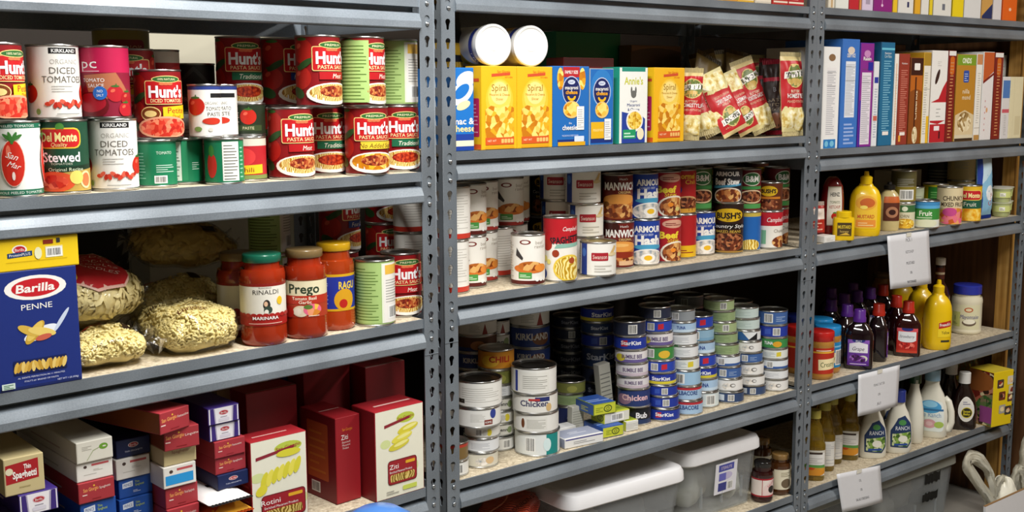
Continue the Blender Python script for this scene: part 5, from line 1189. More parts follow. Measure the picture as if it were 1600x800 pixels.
CLR = dict(skb='royal blue', skc='royal blue barcode', skr='blue and red', sky='blue and yellow', skd='slate blue', bb='white and purple', bw='pale mauve', gr='green', wy='white and yellow', lb='light blue', lp='light blue with pink barcode', lr='light blue red rimmed', wh='white', tl='white and teal', tc='teal barcode', pg='pale green', pg2='sage green', bw2='white and blue barcode', bc='mid blue barcode', wp='white pictured', nv='navy barcode', mint='mint white', diag='blue and black diagonal', gp='green pictured', wc='white barcode', gy='grey', dk='dark navy', dk2='shaded navy', blk='black', chk='navy chicken', ck1='large white', ck2='large white brown tagged', ck3='large white text', ck4='large white navy banded', ck5='large white nutrition', ck6='large white and teal', vs='white yellow dotted', vs2='white lettered', sal='white pictured', br='brown red rimmed', org='orange', olv='olive', ky='large blue', brn='large brown and blue', nvy='navy', wcl='large white red marked')
BLK = mat('black_tin_lid', '33312e', .35, metal=.9)
def tstack(desc, items, r, xr0, xr1=None, yb=None, ytop=None, dep=None, lid=None, cat='can', cx=False, rs=None, base=None):
    """a stack listed from the top down; xr0/xr1 right edges at top and bottom; heights shared out from the pixels"""
    n = len(items); xr1 = xr0 if xr1 is None else xr1
    hs = [it[1] for it in items]
    st = base
    z0 = base.top if base else Z
    p = onz(xr1-20, yb, z0) if yb is not None else at_depth(xr1-20, z0, 2, dep)
    if yb is not None: p = at_depth(xr1-20, z0, 2, max(.006, depth_of(p, 2)))
    z = z0+.1
    for _ in range(14): q = Vector((p.x, p.y, z)); z += (proj(q)[1]-ytop)/(F_PX/proj(q)[2])
    k = (z-z0)/sum(hs); d = depth_of(p, 2)
    zz = z0
    for j in range(n-1, -1, -1):
        kind, hh = items[j][:2]; du = items[j][2] if len(items[j]) > 2 else 0; rr_ = items[j][3] if len(items[j]) > 3 else r
        f = (n-1-j)/(n-1) if n > 1 else 0
        x = xr1+(xr0-xr1)*f
        od = ('topmost' if j == 0 else 'bottom' if j == n-1 else ORD[j]+' from top') if n > 1 else 'lone'
        lab = '%s can, %s of %s' % (CLR[kind], od, desc)
        if st is None or zz == z0:
            s = can(T[kind], lab, xr=x if not cx else None, cx=x if cx else None, dep=d, Z=zz, bay=2, r=rr_, h=hh*k-.0004, du=du, group='small flat cans stacked on the tuna shelf', name='tuna_can', lid=lid)
            s0 = s; st = s
        else:   # keep the stack plumb in depth under its own bottom can
            s = can(T[kind], lab, xr=x if not cx else None, cx=x if cx else None, dep=st.dep+(st.r-rr_)*.5, Z=zz, bay=2, r=rr_, h=hh*k-.0004, du=du, group='small flat cans stacked on the tuna shelf', name='tuna_can', lid=lid)
            st = s
        zz += hh*k
    return st
tstack('white stack nearest the left post', [('ck1', 43, .1, .051), ('ck2', 32, .1, .051), ('vs', 20, .1), ('wh', 23, 0), ('sal', 25, .1)], .0395, 785, 779, yb=730, ytop=594, lid=BLK)
tstack('tall front stack of large white cans', [('ck3', 42, .0), ('ck4', 31, 0), ('ck5', 31, 0), ('ck6', 38, .0)], .0515, 870, 875, yb=710, ytop=572, lid=BLK)
tstack('short stack half hidden behind the left post', [('wh', 26), ('vs2', 28), ('br', 28), ('wc', 24)], .034, 731, 733, yb=745, ytop=638)
tstack('mixed stack just behind the left white stack', [('org', 31, .1, .042), ('olv', 24, 0, .042), ('wh', 20), ('vs2', 21, .2), ('vs', 20, .2), ('vs2', 20, .2), ('wc', 22, .2)], .037, 804, 805, yb=712, ytop=554)
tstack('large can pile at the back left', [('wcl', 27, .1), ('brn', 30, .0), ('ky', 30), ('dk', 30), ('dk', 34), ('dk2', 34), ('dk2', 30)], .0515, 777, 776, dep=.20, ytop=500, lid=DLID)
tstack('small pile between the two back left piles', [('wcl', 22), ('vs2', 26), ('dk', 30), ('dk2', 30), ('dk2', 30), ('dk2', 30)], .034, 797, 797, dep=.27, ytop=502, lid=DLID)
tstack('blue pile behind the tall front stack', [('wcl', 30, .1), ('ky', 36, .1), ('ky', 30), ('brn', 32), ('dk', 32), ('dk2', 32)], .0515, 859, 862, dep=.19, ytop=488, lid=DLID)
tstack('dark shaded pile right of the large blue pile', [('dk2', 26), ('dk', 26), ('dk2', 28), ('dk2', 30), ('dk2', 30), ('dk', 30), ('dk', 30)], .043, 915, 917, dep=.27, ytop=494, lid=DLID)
n1 = tstack('low pile beside the yellow cartons', [('olv', 26), ('pg2', 26, 0, .036), ('nvy', 40, 0, .034)], .040, 915, 908, dep=.15, ytop=597, lid=DLID)
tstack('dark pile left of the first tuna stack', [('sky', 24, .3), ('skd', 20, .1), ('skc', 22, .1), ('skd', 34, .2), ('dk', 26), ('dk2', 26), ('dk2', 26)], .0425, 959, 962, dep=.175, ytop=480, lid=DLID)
tstack('first stack right of the yellow cartons', [('dk', 24), ('skb', 22), ('bb', 22), ('bw', 22), ('bw', 20), ('chk', 30), ('blk', 30, .3, .037)], .0402, 1009, 1017, yb=664, ytop=500, lid=DLID)
tstack('second stack right of the yellow cartons', [('dk', 20), ('skr', 20), ('bb', 22), ('gr', 23), ('skr', 20), ('sky', 20), ('skc', 18), ('skc', 19), ('skb', 20)], .0402, 1048, 1062, yb=658, ytop=480, lid=DLID)
tstack('third stack right of yellow cartons', [('gy', 19), ('lb', 18), ('wh', 20), ('wh', 20), ('wy', 20), ('lp', 25), ('lr', 23), ('lr', 23)], .0402, 1086, 1098, yb=648, ytop=484)
tstack('fourth stack right of yellow cartons', [('skr', 20), ('tc', 21), ('lb', 20), ('skr', 20), ('sky', 19), ('lb', 21), ('tl', 25)], .0402, 1114, 1123, yb=638, ytop=495)
tstack('fifth stack with green cans on top', [('pg', 18), ('pg2', 17), ('pg', 18), ('pg2', 17), ('pg2', 18), ('bw2', 18), ('bc', 19), ('wp', 20), ('nv', 18)], .0402, 1147, 1162, yb=630, ytop=470)
tstack('sixth stack with mint cans on top', [('mint', 18), ('mint', 18), ('diag', 17), ('wp', 18), ('bc', 17), ('wp', 20), ('wp', 17), ('nv', 16)], .0402, 1185, 1196, yb=618, ytop=479)
tstack('last tuna stack beside the T-shaped post', [('bc', 23), ('skc', 20), ('gp', 18), ('wy', 17), ('bw2', 17), ('wh', 16), ('wp', 19)], .0402, 1230, 1231, yb=611, ytop=485, lid=BLK)
for i, (x, yt) in enumerate(((1030, 470), (1075, 462), (1110, 468), (1160, 470), (1200, 470))):
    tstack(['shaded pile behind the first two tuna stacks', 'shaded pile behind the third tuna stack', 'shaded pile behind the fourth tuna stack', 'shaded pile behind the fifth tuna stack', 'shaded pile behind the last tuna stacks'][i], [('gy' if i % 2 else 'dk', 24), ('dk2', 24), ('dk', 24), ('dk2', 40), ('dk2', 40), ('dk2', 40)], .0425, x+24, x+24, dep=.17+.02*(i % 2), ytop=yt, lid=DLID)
# sardine cartons
GS = 'flat fish cartons lying in front of the tuna stacks'
def sard(q): return A('c2c83a').el(q*.3, .5, .5, .36, '3a4a1a').el(q*.3, .5, .4, .26, 'b8be3a').tx('O', q*.3, .5, .4, '2a3a16').bars(-q*.9, .25, -q*.2, .8, 3, '8a9a2a', .4)
def sardtop(): return A('8a9a2a').tx('SARDINES', 0, .5, .3, '4a5a1a').rect(-9, 0, 9, .1, 'c2c83a')
def flat(art, top, left, label, cx, dep, z, w, h, d, rot, base):
    return carton({'front': art, 'top': top, 'left': left}, label, cx=cx, dep=dep, Z=z, bay=2, w=w, h=h, d=d, rot=rot, base=base, group=GS, name='fish_carton', push=False)
BLT = A('2a4f9a').bars(-.6, .3, .6, .6, 2, '8aa4d8')
w1 = flat(A('e4e4e2').bars(-1.5, .3, 1.5, .7, 2, '9a9a9a').rect(-9, .85, 9, 1, '4a4a8a'), A('9aa0b4').rect(-9, .0, 9, .06, 'e4e4e2').bars(-.4, .4, .4, .7, 2, 'c8ccd8'), A('8a90a4'), 'white fish carton with grey lid lying flat at the very front', 913, .012, Z, .108, .023, .062, -.12, 'e0e0de')
w2 = flat(A('e8e8e6').bars(-1.2, .3, 1, .7, 2, 'a0a0a0'), A('d8d8d8'), A('c8c8c8'), 'small white carton tucked behind the grey lidded fish carton', 884, .085, Z, .06, .024, .035, -.1, 'e4e4e2')
y1 = flat(sard(1.0), BLT, A('2a4f9a').bars(-.6, .2, .6, .7, 3, '8aa4d8'), 'yellow green fish carton with blue side, lowest of the three', 958, .018, Z, .062, .026, .075, -.12, '2a4f9a')
TAKEN.append((w1.c.x, w1.c.y, .04, Z, Z+.03)); TAKEN.append((y1.c.x, y1.c.y, .035, Z, Z+.03))
y2 = flat(A('d8d8d2').code(-.8, .1, .9, .9), sardtop(), sard(1.6), 'yellow green fish carton lying crosswise with white barcode end', 964, .035, y1.top, .078, .026, .05, -.08, 'c2c83a')
y3 = flat(sard(1.2), BLT, A('3a5a9a').bars(-.6, .2, .6, .7, 3, 'c2c83a'), 'yellow green fish carton on top of the crosswise one, olive lettering', 945, .036, y2.top, .064, .027, .075, -.14, '7a8a2a')
flat(A('dcdcd6').bars(-1, .15, 1, .85, 5, 'a8a8a4', .3), sardtop(), A('c2c83a'), 'white ended fish carton at the front right of the yellow pile', 988, .022, Z, .036, .025, .055, -.12, 'dcdcd6')
flat(A('c9c8bc').bars(-.3, .1, .3, .9, 8, '9a9a90', .25), A('c9c8bc'), A('b8b8ac'), 'grey carton standing upright left of the yellow fish cartons', 903, .10, Z, .034, .062, .02, -.1, 'c4c3b8')
p = at_depth(951, Z, 2, .125)
cw = obj('small_carton', carton_mesh(.034, .14, .024, 'd6d4ca', {'front': A('dad8ce').bars(-.15, .1, .15, .9, 10, '8a8a86', .25)}), None, loc=(p.x+.006, p.y+.014, Z+.003), rot=(0, R(-7), R(-8))); tag(cw, 'white carton leaning behind the yellow fish cartons', 'box')
yl = can(plain('c8a83a', 'a8862a', (.7, 1)), 'yellow can on the dark carton left of the leaning white carton', cx=921, dep=.15, Z=Z+.0, bay=2, r=.036, h=.10, du=0, lid=GOLD)

# ================================================================== middle bay, lowest shelf: storage bins, jars, mesh bags
Z = .3162
def clear_plastic():
    m, nt, b = _new('frosted_clear_plastic'); out = nt.nodes['Material Output']
    b.inputs['Base Color'].default_value = (.72, .74, .75, 1); b.inputs['Roughness'].default_value = .25
    n = nt.nodes.new('ShaderNodeTexNoise'); n.inputs['Scale'].default_value = 30; nt.links.new(_coord(nt, 1), n.inputs['Vector'])
    t = nt.nodes.new('ShaderNodeBsdfTransparent'); t.inputs[0].default_value = (.93, .95, .96, 1)
    ma = nt.nodes.new('ShaderNodeMath'); ma.operation = 'MULTIPLY_ADD'; ma.inputs[1].default_value = .08; ma.inputs[2].default_value = .14; nt.links.new(n.outputs['Fac'], ma.inputs[0])
    mx = nt.nodes.new('ShaderNodeMixShader'); nt.links.new(ma.outputs[0], mx.inputs[0]); nt.links.new(t.outputs[0], mx.inputs[1]); nt.links.new(b.outputs[0], mx.inputs[2])
    nt.links.new(mx.outputs[0], out.inputs['Surface']); return m
CLEAR = clear_plastic(); WPL = mat('white_polypropylene', 'e8e8ea', .35, var=.02); BLKT = mat('black_tape', '141414', .5)
def rring(bm, hw, hd, rad, z, n=6):
    vs = []
    for cx, cy, a in ((hw-rad, -hd+rad, -90), (hw-rad, hd-rad, 0), (-hw+rad, hd-rad, 90), (-hw+rad, -hd+rad, 180)):
        for k in range(n+1): t = R(a+90*k/n); vs.append(bm.verts.new((cx+rad*cos(t), cy+rad*sin(t), z)))
    return vs
def loft(bm, rings, cap0=True, cap1=True, mi=0):
    for a, b in zip(rings, rings[1:]):
        n = len(a)
        for k in range(n): bm.faces.new((a[k], a[(k+1) % n], b[(k+1) % n], b[k])).material_index = mi
    if cap0: bm.faces.new(rings[0][::-1]).material_index = mi
    if cap1: bm.faces.new(rings[-1]).material_index = mi
def bin_(label, x, y, z, w, d, h, rz, fill, group, sticker=None, tape=None, lidm=None, clear=None):
    o = thing('storage_bin', label, 'storage bin', (x, y, z), rz, group)
    bm = bmesh.new(); k = .88; th = .003
    outer = [rring(bm, w/2*k+(w/2-.012-w/2*k)*t, d/2*k+(d/2-.012-d/2*k)*t, .03, .002+(h-.03)*t) for t in (0, .5, .52, 1)]
    for v in outer[2]: v.co.x *= 1.012; v.co.y *= 1.012
    for v in outer[3]: v.co.x *= 1.01; v.co.y *= 1.01
    inner = [rring(bm, w/2*k+(w/2-.012-w/2*k)*t-th, d/2*k+(d/2-.012-d/2*k)*t-th, .028, .006+(h-.034)*t) for t in (1, 0)]
    loft(bm, outer+inner)
    for xx in (-.16, .0, .16):   # moulded ribs on the front
        box(bm, xx*w*1.6-.0015, -d/2*k-.0105, .03, xx*w*1.6+.0015, -d/2*k-.004, h*.45)
    obj('tub', mesh_of('tub', bm, [clear or CLEAR], .6), None, o)
    bm = bmesh.new(); z0 = h-.038
    rg = [rring(bm, w/2-.004, d/2-.004, .035, z0), rring(bm, w/2, d/2, .038, z0+.004), rring(bm, w/2-.001, d/2-.001, .038, z0+.024), rring(bm, w/2-.006, d/2-.006, .036, z0+.034), rring(bm, w/2-.018, d/2-.018, .03, z0+.038), rring(bm, w/2-.034, d/2-.034, .02, z0+.034), rring(bm, w/2-.045, d/2-.045, .02, z0+.030)]
    loft(bm, rg, cap0=False)
    # the handle dips in the middle of the front rim
    obj('lid', mesh_of('lid', bm, [lidm or WPL], .7), None, o)
    for i, (fx, fy, fz, s, c) in enumerate(fill):
        b = bmesh.new(); bmesh.ops.create_icosphere(b, subdivisions=3, radius=1)
        for v in b.verts:
            q = noise.noise(v.co*2.2+Vector((i*3.1, 0, 0)))*.25; v.co = v.co*(1+q); v.co = Vector((v.co.x*s[0]+fx, v.co.y*s[1]+fy, v.co.z*s[2]+fz))
        obj('contents', mesh_of('contents', b, [M(c)], 3), None, o)
    if sticker:
        sx, sz, sw, sh, art = sticker; b = bmesh.new(); sl = Slots(['e8e8ee'])
        yy = lambda v: -(d/2*k+(d/2-.012-d/2*k)*((sz+v)/h)) - .003
        emit(b, art, sh, lambda u, v, q: Vector((sx+u, yy(v)-q-.003, sz+v)), sl, um=sw/sh/2); obj('sticker', mesh_of('sticker', b, sl.m, 0), None, o)
    if tape:
        for sx, sz, sw, sh in tape:
            b = bmesh.new(); rg2 = random.Random(sx); N = 10; y0 = lambda zz: -(d/2*k+(d/2-.012-d/2*k)*(zz/h))*1.012-.0025
            vs = [[b.verts.new((sx-sw/2+sw*i/N, y0(sz+s*sh), sz+s*sh+rg2.uniform(-.004, .004))) for i in range(N+1)] for s in (0, 1)]
            for i in range(N): b.faces.new((vs[0][i], vs[0][i+1], vs[1][i+1], vs[1][i]))
            obj('tape', mesh_of('tape', b, [BLKT], 0), None, o)
    return o
stk = A('e6e6ee').rect(-.35, .72, .35, .94, '4a50a8').rect(-.33, .08, .05, .35, '3a3f88').code(.1, .08, .34, .34, 8).el(.05, .55, .24, .12, 'c8c0e0').rect(-.32, .42, .0, .66, '6a6ac0').tx('STERILITE', 0, .83, .1, 'e8d8e8', w=.5)
GBn = 'clear storage bins with white lids on the lowest middle shelf'
bin_('clear storage bin with white lid beside the red mesh bags', 1.86, .205, Z, .385, .42, .185, R(-3), [(-.08, -.1, .06, (.07, .06, .05), 'b8b4ac'), (.07, -.06, .06, (.08, .08, .05), '8a8f94')], GBn)
bin_('clear storage bin with white lid and printed sticker beside the brown jars', 2.232, .235, Z, .305, .42, .192, R(-1), [(-.05, -.1, .07, (.06, .06, .06), 'd8d4c8'), (.06, -.08, .07, (.05, .07, .06), 'c8c8c4'), (.1, -.12, .05, (.03, .04, .05), 'e4e0d4')], GBn, sticker=(.01, .055, .085, .085, stk))
BRWN = glossy('brown_sauce', '4a2a12', .1, .8, .2); DRED = glossy('dark_red_sauce', '30100e', .1, .8, .2)
def bbq1(): return A('e8dcd4').rect(-9, 0, 9, .08, 'a81c2c').rect(-9, .92, 9, 1, 'a81c2c').poly([(-.1, .1), (.9, .1), (.9, .95), (.4, .9), (0, .6)], 'e4ccc8').tx('SAUCE', .4, .7, .14, 'b0303a', w=.5, rot=35).el(.45, .4, .22, .2, '2a2420').rect(-.12, .05, -.09, .95, 'a81c2c')
def gravy(): return A('ddd6be').el(.1, .3, .28, .24, '6a5a46').bars(-.2, .65, .4, .9, 3, 'a09880')
jar(bbq1(), 'dark red sauce jar with white and red label beside the stickered storage bin', DRED, glossy('black_lid', '1c1a1a', .2, .6), cx=1190, dep=.02, Z=Z, bay=2, r=.030, h=.110, lz=(.14, .62), lr=.75, du=.2)
jar(gravy(), 'brown gravy jar with cream label next to the T-shaped post', BRWN, glossy('bronze_cap', '8a6a3c', .25, .6), cx=1217, dep=.026, Z=Z, bay=2, r=.030, h=.112, lz=(.14, .66), lr=.75, du=.5, lz_um=.55)
jar(gravy(), 'brown gravy jar standing in shade behind the cream labelled jar', BRWN, glossy('bronze_cap', '8a6a3c', .25, .6), cx=1207, dep=.11, Z=Z, bay=2, r=.030, h=.13, lz=(.14, .66), lr=.75, du=.9)
OILD = glossy('dark_oil', '2a2410', .08, .8, .2)
for i, (x, d) in enumerate(((1198, .27), (1226, .22))):
    jar(plain('8a8a4a'), ['dark oil bottle in shade behind the jars, left', 'dark oil bottle in shade behind the jars, right'][i], OILD, glossy('olive_cap', '6a6a2a', .3, .4), cx=x, dep=d, Z=Z, bay=2, r=.036, h=.225, lz=(.1, .5), lr=.42, name='oil_bottle', cat='bottle')
def mesh_bag(label, x, y, z, L, W, T, rz, seed, tilt=0):
    rg = random.Random(seed); o = thing('mesh_bag', label, 'bag', (x, y, z), rz, 'red net bags lying on the lowest middle shelf', rot=(0, tilt, rz))
    bm = bmesh.new(); NT, NP = 48, 24; rows = []
    for j in range(NP+1):
        t = j/NP; k = sin(pi*(.08+.84*t))**.55; ring = []
        for i in range(NT):
            th = 2*pi*i/NT; f = .12*sin(7*th+t*5)+.08*sin(13*th-t*9); q = k*(1+f*.5)
            yy = cos(th)*W/2*q; zz = max(-.9, sin(th))*T/2*q+T/2
            ring.append(bm.verts.new((-L/2+L*t, yy+.01*sin(6*t+seed), zz+.012*noise.noise(Vector((t*5, th, seed))))))
        rows.append(ring)
    loft(bm, rows)
    m, nt, b = _new('red_netting') if 'red_netting' not in MATS else (None, None, None)
    if m:
        MATS['red_netting'] = m; v = _coord(nt, 1); w1 = nt.nodes.new('ShaderNodeTexWave'); w1.inputs['Scale'].default_value = 60; w1.bands_direction = 'DIAGONAL'; w1.inputs['Distortion'].default_value = 3
        nt.links.new(v, w1.inputs['Vector']); nt.links.new(_ramp(nt, w1.outputs['Fac'], [(.2, '6a140c'), (.6, 'b02c18'), (.9, 'd85a38')]), b.inputs['Base Color']); b.inputs['Roughness'].default_value = .3; b.inputs['Coat Weight'].default_value = .4
    obj('netting', mesh_of('netting', bm, [MATS['red_netting']], 3), None, o)
    b = bmesh.new(); pts = [(-L/2+L*i/14, sin(i*.8)*.01, T*.98*sin(pi*(.08+.84*i/14))**.55+.002+T*.02) for i in range(15)]; tube(b, pts, .0018, 6); obj('gathered_seam', mesh_of('gathered_seam', b, [M('e08a6a')], 3), None, o)
    b = bmesh.new(); sl = Slots()
    emit(b, A(None).tx('ONIONS', 0, .5, .5, '2a1210', w=2.2, shear=.2), .04, lambda u, v, q: Vector((u, -W*.30+v*.5-.02, T*.93+.004+v*.2+q)), sl, um=2, first=False); obj('printed_label', mesh_of('printed_label', b, sl.m, 0), None, o)
mesh_bag('red net bag lying on top of the other, left of the storage bins', 1.555, .11, Z+.095, .21, .14, .085, R(18), 3, R(-6))
mesh_bag('red net bag lying underneath, left of the storage bins', 1.525, .14, Z+.012, .24, .19, .085, R(8), 5)
# ================================================================== right bay, top shelf: boxes whose feet show
G0 = 'boxes on the top shelf of the right bay'
Z = 1.6352
def foot(bg, *rects):
    a = A(bg)
    for u0, v0, u1, v1, c in rects: a.rect(u0, v0, u1, v1, c)
    return a
tops = [(1294, 1304, 'e8e0cc', 'narrow cream', foot('e8e0cc', (-.01, 0, .02, 1, 'c8a87a'))), (1306, 1326, 'e6e8e0', 'white tagged', foot('e6e8e0', (-.03, .1, .03, .11, '8a8a86'))), (1327, 1342, 'c02430', 'crimson', foot('c02430')), (1343, 1346, 'd8924a', 'sliver of orange', foot('d8924a')), (1347, 1364, 'd8c8e0', 'pale lilac', foot('d8c8e0', (-.04, .06, .04, .12, 'a89ab0'))), (1365, 1394, '8a1f7a', 'magenta purple', foot('8a1f7a').el(-.02, .06, .02, .015, 'e8c0e0').rect(-.025, .07, -.018, .2, 'e8c0e0')), (1395, 1402, 'e8c02a', 'narrow yellow', foot('e8c02a')), (1403, 1427, 'dedcd6', 'white with navy mark', foot('dedcd6').rect(.02, .06, .06, .12, '2a2f5a')), (1429, 1438, 'e0a82a', 'amber', foot('e0a82a')), (1439, 1451, 'dedcd4', 'pale grey white', foot('dedcd4')), (1452, 1457, 'e2c82a', 'thin yellow', foot('e2c82a')), (1458, 1486, 'dcdad2', 'white with grey square', foot('dcdad2').rect(-.01, .06, .05, .13, '6a6e7a')), (1488, 1505, 'e6cc1a', 'bright yellow', foot('e6cc1a')), (1506, 1532, 'd8d8d6', 'light grey', foot('d8d8d6')), (1533, 1550, 'c89a52', 'tan and navy', foot('c89a52').poly([(-.2, 0), (.2, 0), (.2, .18), (-.2, .03)], '1f2f5e')), (1551, 1564, 'd8d4d6', 'thin pale grey', foot('d8d4d6')), (1566, 1588, 'e0641c', 'orange', foot('e0641c').el(-.0, .13, .03, .02, 'f0c8a8'))]
for x0, x1, base, nm, art in tops:
    carton({'front': art}, nm + ' box foot on the top shelf above the cereal row', xl=x0+.3, xr=x1-.3, dep=.008, Z=Z, bay=3, h=.26, d=.20, base=base, group=G0, name='cereal_box', push=False)
# ================================================================== right bay, second shelf: cereal boxes spine out
Z = 1.2632
GCer = 'cereal boxes standing spine out in the right bay'
def spine(bg, head=None, panel=None, foot_=None, txt=None, tcol=W_, q=.1, ink='a8aab0', pv=(.12, .8)):
    a = A(bg)
    if panel: a.rect(-q*.78, pv[0], q*.78, pv[1], panel).bars(-q*.68, pv[0]+.02, q*.68, pv[1]-.02, 34, ink, .35).rect(-q*.78, .62, q*.78, .623, '5a5a5a').rect(-q*.78, .75, q*.78, .753, '5a5a5a')
    if foot_: a.rect(-q, 0, q, .09, foot_).el(-q*.5, .045, q*.3, .03, '7ac0e0').el(q*.4, .045, q*.35, .03, '7ac0e0')
    if head: a.el(0, .9, q*.55, .035, head)
    if txt: a.tx(txt, 0, .855, .035, tcol, w=q*1.3, bold=.02)
    return a
def lines(bg, ink, q, n=30, extra=None):
    a = A(bg).bars(-q*.8, .14, q*.8, .84, n, ink, .4).tx('Nutrition', 0, .9, .02, W_, w=q*1.4).rr(-q*.6, .10, q*.7, .135, .004, 'f0e8e0')
    return a
C = []
def cer(art, label, xl, xr, yt, dep, d=.19, base='e8e8e4', left=None, w=None):
    arts = {'front': art}
    if left: arts['left'] = left
    return carton(arts, label, xl=xl, xr=xr, dep=dep, yt=yt, Z=Z, bay=3, d=d, base=base, group=GCer, name='cereal_box', push=False)
cer(spine('f0f0ee', '8a6a4a', 'eceaea', '2a7ec0'), 'white cereal box with blue foot right beside the T-shaped post', 1282, 1308, 73, .008)
cer(spine('3a74c4', 'e0d0c0', 'e4e8f0', None, 'CRISPY RICE', pv=(.28, .8)).bars(-.08, .03, .08, .24, 6, '9ab4e8', .5), 'tall blue cereal box with white panel, second in the row', 1311, 1337.5, 61, .008, base='3a74c4')
cer(spine('8a2a8e', 'c88ac0', 'e4dce6', None, 'Raisin', pv=(.02, .72)).rect(-.1, .0, -.085, .45, '2a2aa8').rect(.02, .74, .1, .82, '24289a'), 'purple cereal box with blue edge and white panel, third in row', 1339, 1360, 67, .008, base='4a2aa0')
cer(A('e4e6ea').bars(-.03, .1, .03, .7, 20, 'a8b0c0', .4).rect(-.04, .3, .04, .36, 'c86a5a').rect(-.04, .75, .04, .82, '2a3ca0'), 'slim white cereal box between the purple and teal boxes', 1361, 1369, 96, .008)
cer(lines('1f6a92', '7ab4cc', .08).rect(-.2, .93, .2, .95, '6ac0d8').tx('Corn Flakes', 0, .87, .03, 'd0e8f0', w=.12), 'teal cereal box covered in small print', 1371, 1392, 66, .008, base='1f5a80')
cer(A('ece6dc').rect(-.01, .05, .0, .9, 'd88a3a').bars(-.02, .1, .02, .8, 24, 'c8c0b0', .3), 'slim white and orange cereal box right of the teal one', 1393, 1399, 84, .008)
cer(lines('93382a', 'c87a68', .08).rect(-.07, .03, -.03, .1, 'e8a83a'), 'rust red cereal box covered in small print', 1400, 1416, 84, .008, base='93382a')
def cheer(): return A('b8641e').rect(-1, .8, 1, 1, '3a1a10').el(0, .3, .3, .34, '8a4a1a').tx('Cheerios', .0, .45, .05, 'f0dcb8', w=.34, rot=90, bold=.02).rect(-.03, .2, .0, .78, '4a2210').el(0, .1, .055, .1, 'e8d8b0').el(0, .1, .05, .085, 'cereal').rr(-.06, .86, .06, .94, .01, 'f0ece4')
cer(cheer(), 'brown and orange oat ring cereal box with sideways lettering', 1418, 1437, 90, .008, base='8a4a1a')
cer(A('e6e2d6').rect(.015, 0, .1, .3, 'e8b82a').rect(-.2, .86, .2, 1, 'a8842a').bars(-.05, .1, .012, .8, 26, 'b8b4a8', .35).rect(-.2, .6, .2, .603, '5a5a5a'), 'narrow white and mustard cereal box', 1438, 1449, 82, .008, base='d8a82a')
def redw(): return A('e9e7e2').poly([(-.2, .44), (.0, .48), (.08, .6), (.2, .68), (.2, .24), (.0, .2), (-.2, .22)], 'b8222c').rect(-.2, .24, .2, .44, 'ebe9e4').bars(-.04, .28, .05, .4, 3, 'a8a8a4', .25).el(-.04, .72, .03, .09, '3a2420', rot=-25).rect(-.2, 0, .2, .2, 'b8222c').rr(-.07, .13, .04, .18, .005, 'f0e8e8').rr(.03, .04, .06, .12, .005, '4a1018').bars(-.05, .84, .03, .9, 3, 'c0bcb8', .2)
cer(redw(), 'white and red cereal box with dark fruit picture', 1450.5, 1475, 79, .008, base='e9e7e2')
def hspine(): return A('7a1f1a').rect(-.2, .95, .2, 1, 'e6e4e0').rr(-.045, .74, .045, .94, .03, 'c8641e').bars(-.035, .04, .035, .9, 24, 'c88a5a', .35)
cer(hspine(), 'maroon cereal box spine with orange arch beside the red fruit box', 1476, 1487.5, 79, .008, d=.2, base='7a1f1a')
def bunches(): return A('b8822a').rect(-1, .88, 1, 1, '7a9a2a').tx('ONDS', 0, .935, .06, 'eef0d8', w=.2, bold=.03).rr(-.06, .68, .06, .82, .02, '2f4fa0').bars(-.04, .7, .04, .8, 4, 'c8d4f0', .3).tx('nilla', .01, .58, .055, 'f2e6c8', w=.15).tx('mond', .02, .51, .055, 'f2e6c8', w=.18).poly([(-1, 0), (1, 0), (1, .3), (0, .36), (-1, .3)], 'd8c49a').el(0, .22, .15, .12, 'cereal').rect(-1, 0, 1, .07, 'd8cdb0').rect(-.2, 0, .2, .03, '3a2a1a')
cer(bunches(), 'golden almond cereal box with green top and flake picture', 1489.5, 1519, 85, .008, base='b8822a')
cer(A('e8e4da').rect(-.2, .88, .2, 1, 'c88a5a').rect(-.2, 0, .2, .06, 'b88a4a').bars(-.03, .2, .03, .8, 22, 'b8b4aa', .3).rect(-.2, .14, .2, .144, '8a6a4a'), 'narrow white cereal box spine right of the golden almond box', 1520, 1529, 84, .008)
cer(A('e2dedd').poly([(-.2, .66), (.2, .78), (.2, 1), (-.2, 1)], 'c05a2a').poly([(-.2, .64), (.2, .74), (.2, .77), (-.2, .67)], '7a1f1a').el(.0, .34, .02, .03, 'd8a070').bars(-.05, .1, -.03, .5, 6, 'c88a8a', .3), 'white cereal box with orange top, near the right end', 1530.5, 1547, 81, .008)
cer(hspine(), 'maroon cereal box spine with orange arch near the right end', 1548, 1561, 82, .008, d=.2, base='7a1f1a')
cer(A('d6d4d4').rect(-.2, .66, .2, .95, '4a78b8').rect(-.2, .42, .2, .48, 'c85a68').bars(-.04, .06, .04, .4, 12, 'b0b0ae', .35), 'pale box with blue top next to the last maroon spine', 1562.5, 1574, 120, .008)
cer(A('dcd4b0').rr(-.02, .05, .16, .36, .01, 'cfc5a0').rect(-.09, 0, -.085, 1, 'c8c09a'), 'squat cream carton at the right end of the cereal shelf', 1575, 1594, 120, .006, base='dcd4b0')
cer(A('c9c8c2').bars(-.1, .1, .1, .9, 20, 'a8a8a2', .3), 'grey box in shade behind the squat cream carton', 1549, 1566, 86, .105, d=.1, base='c0c0ba')
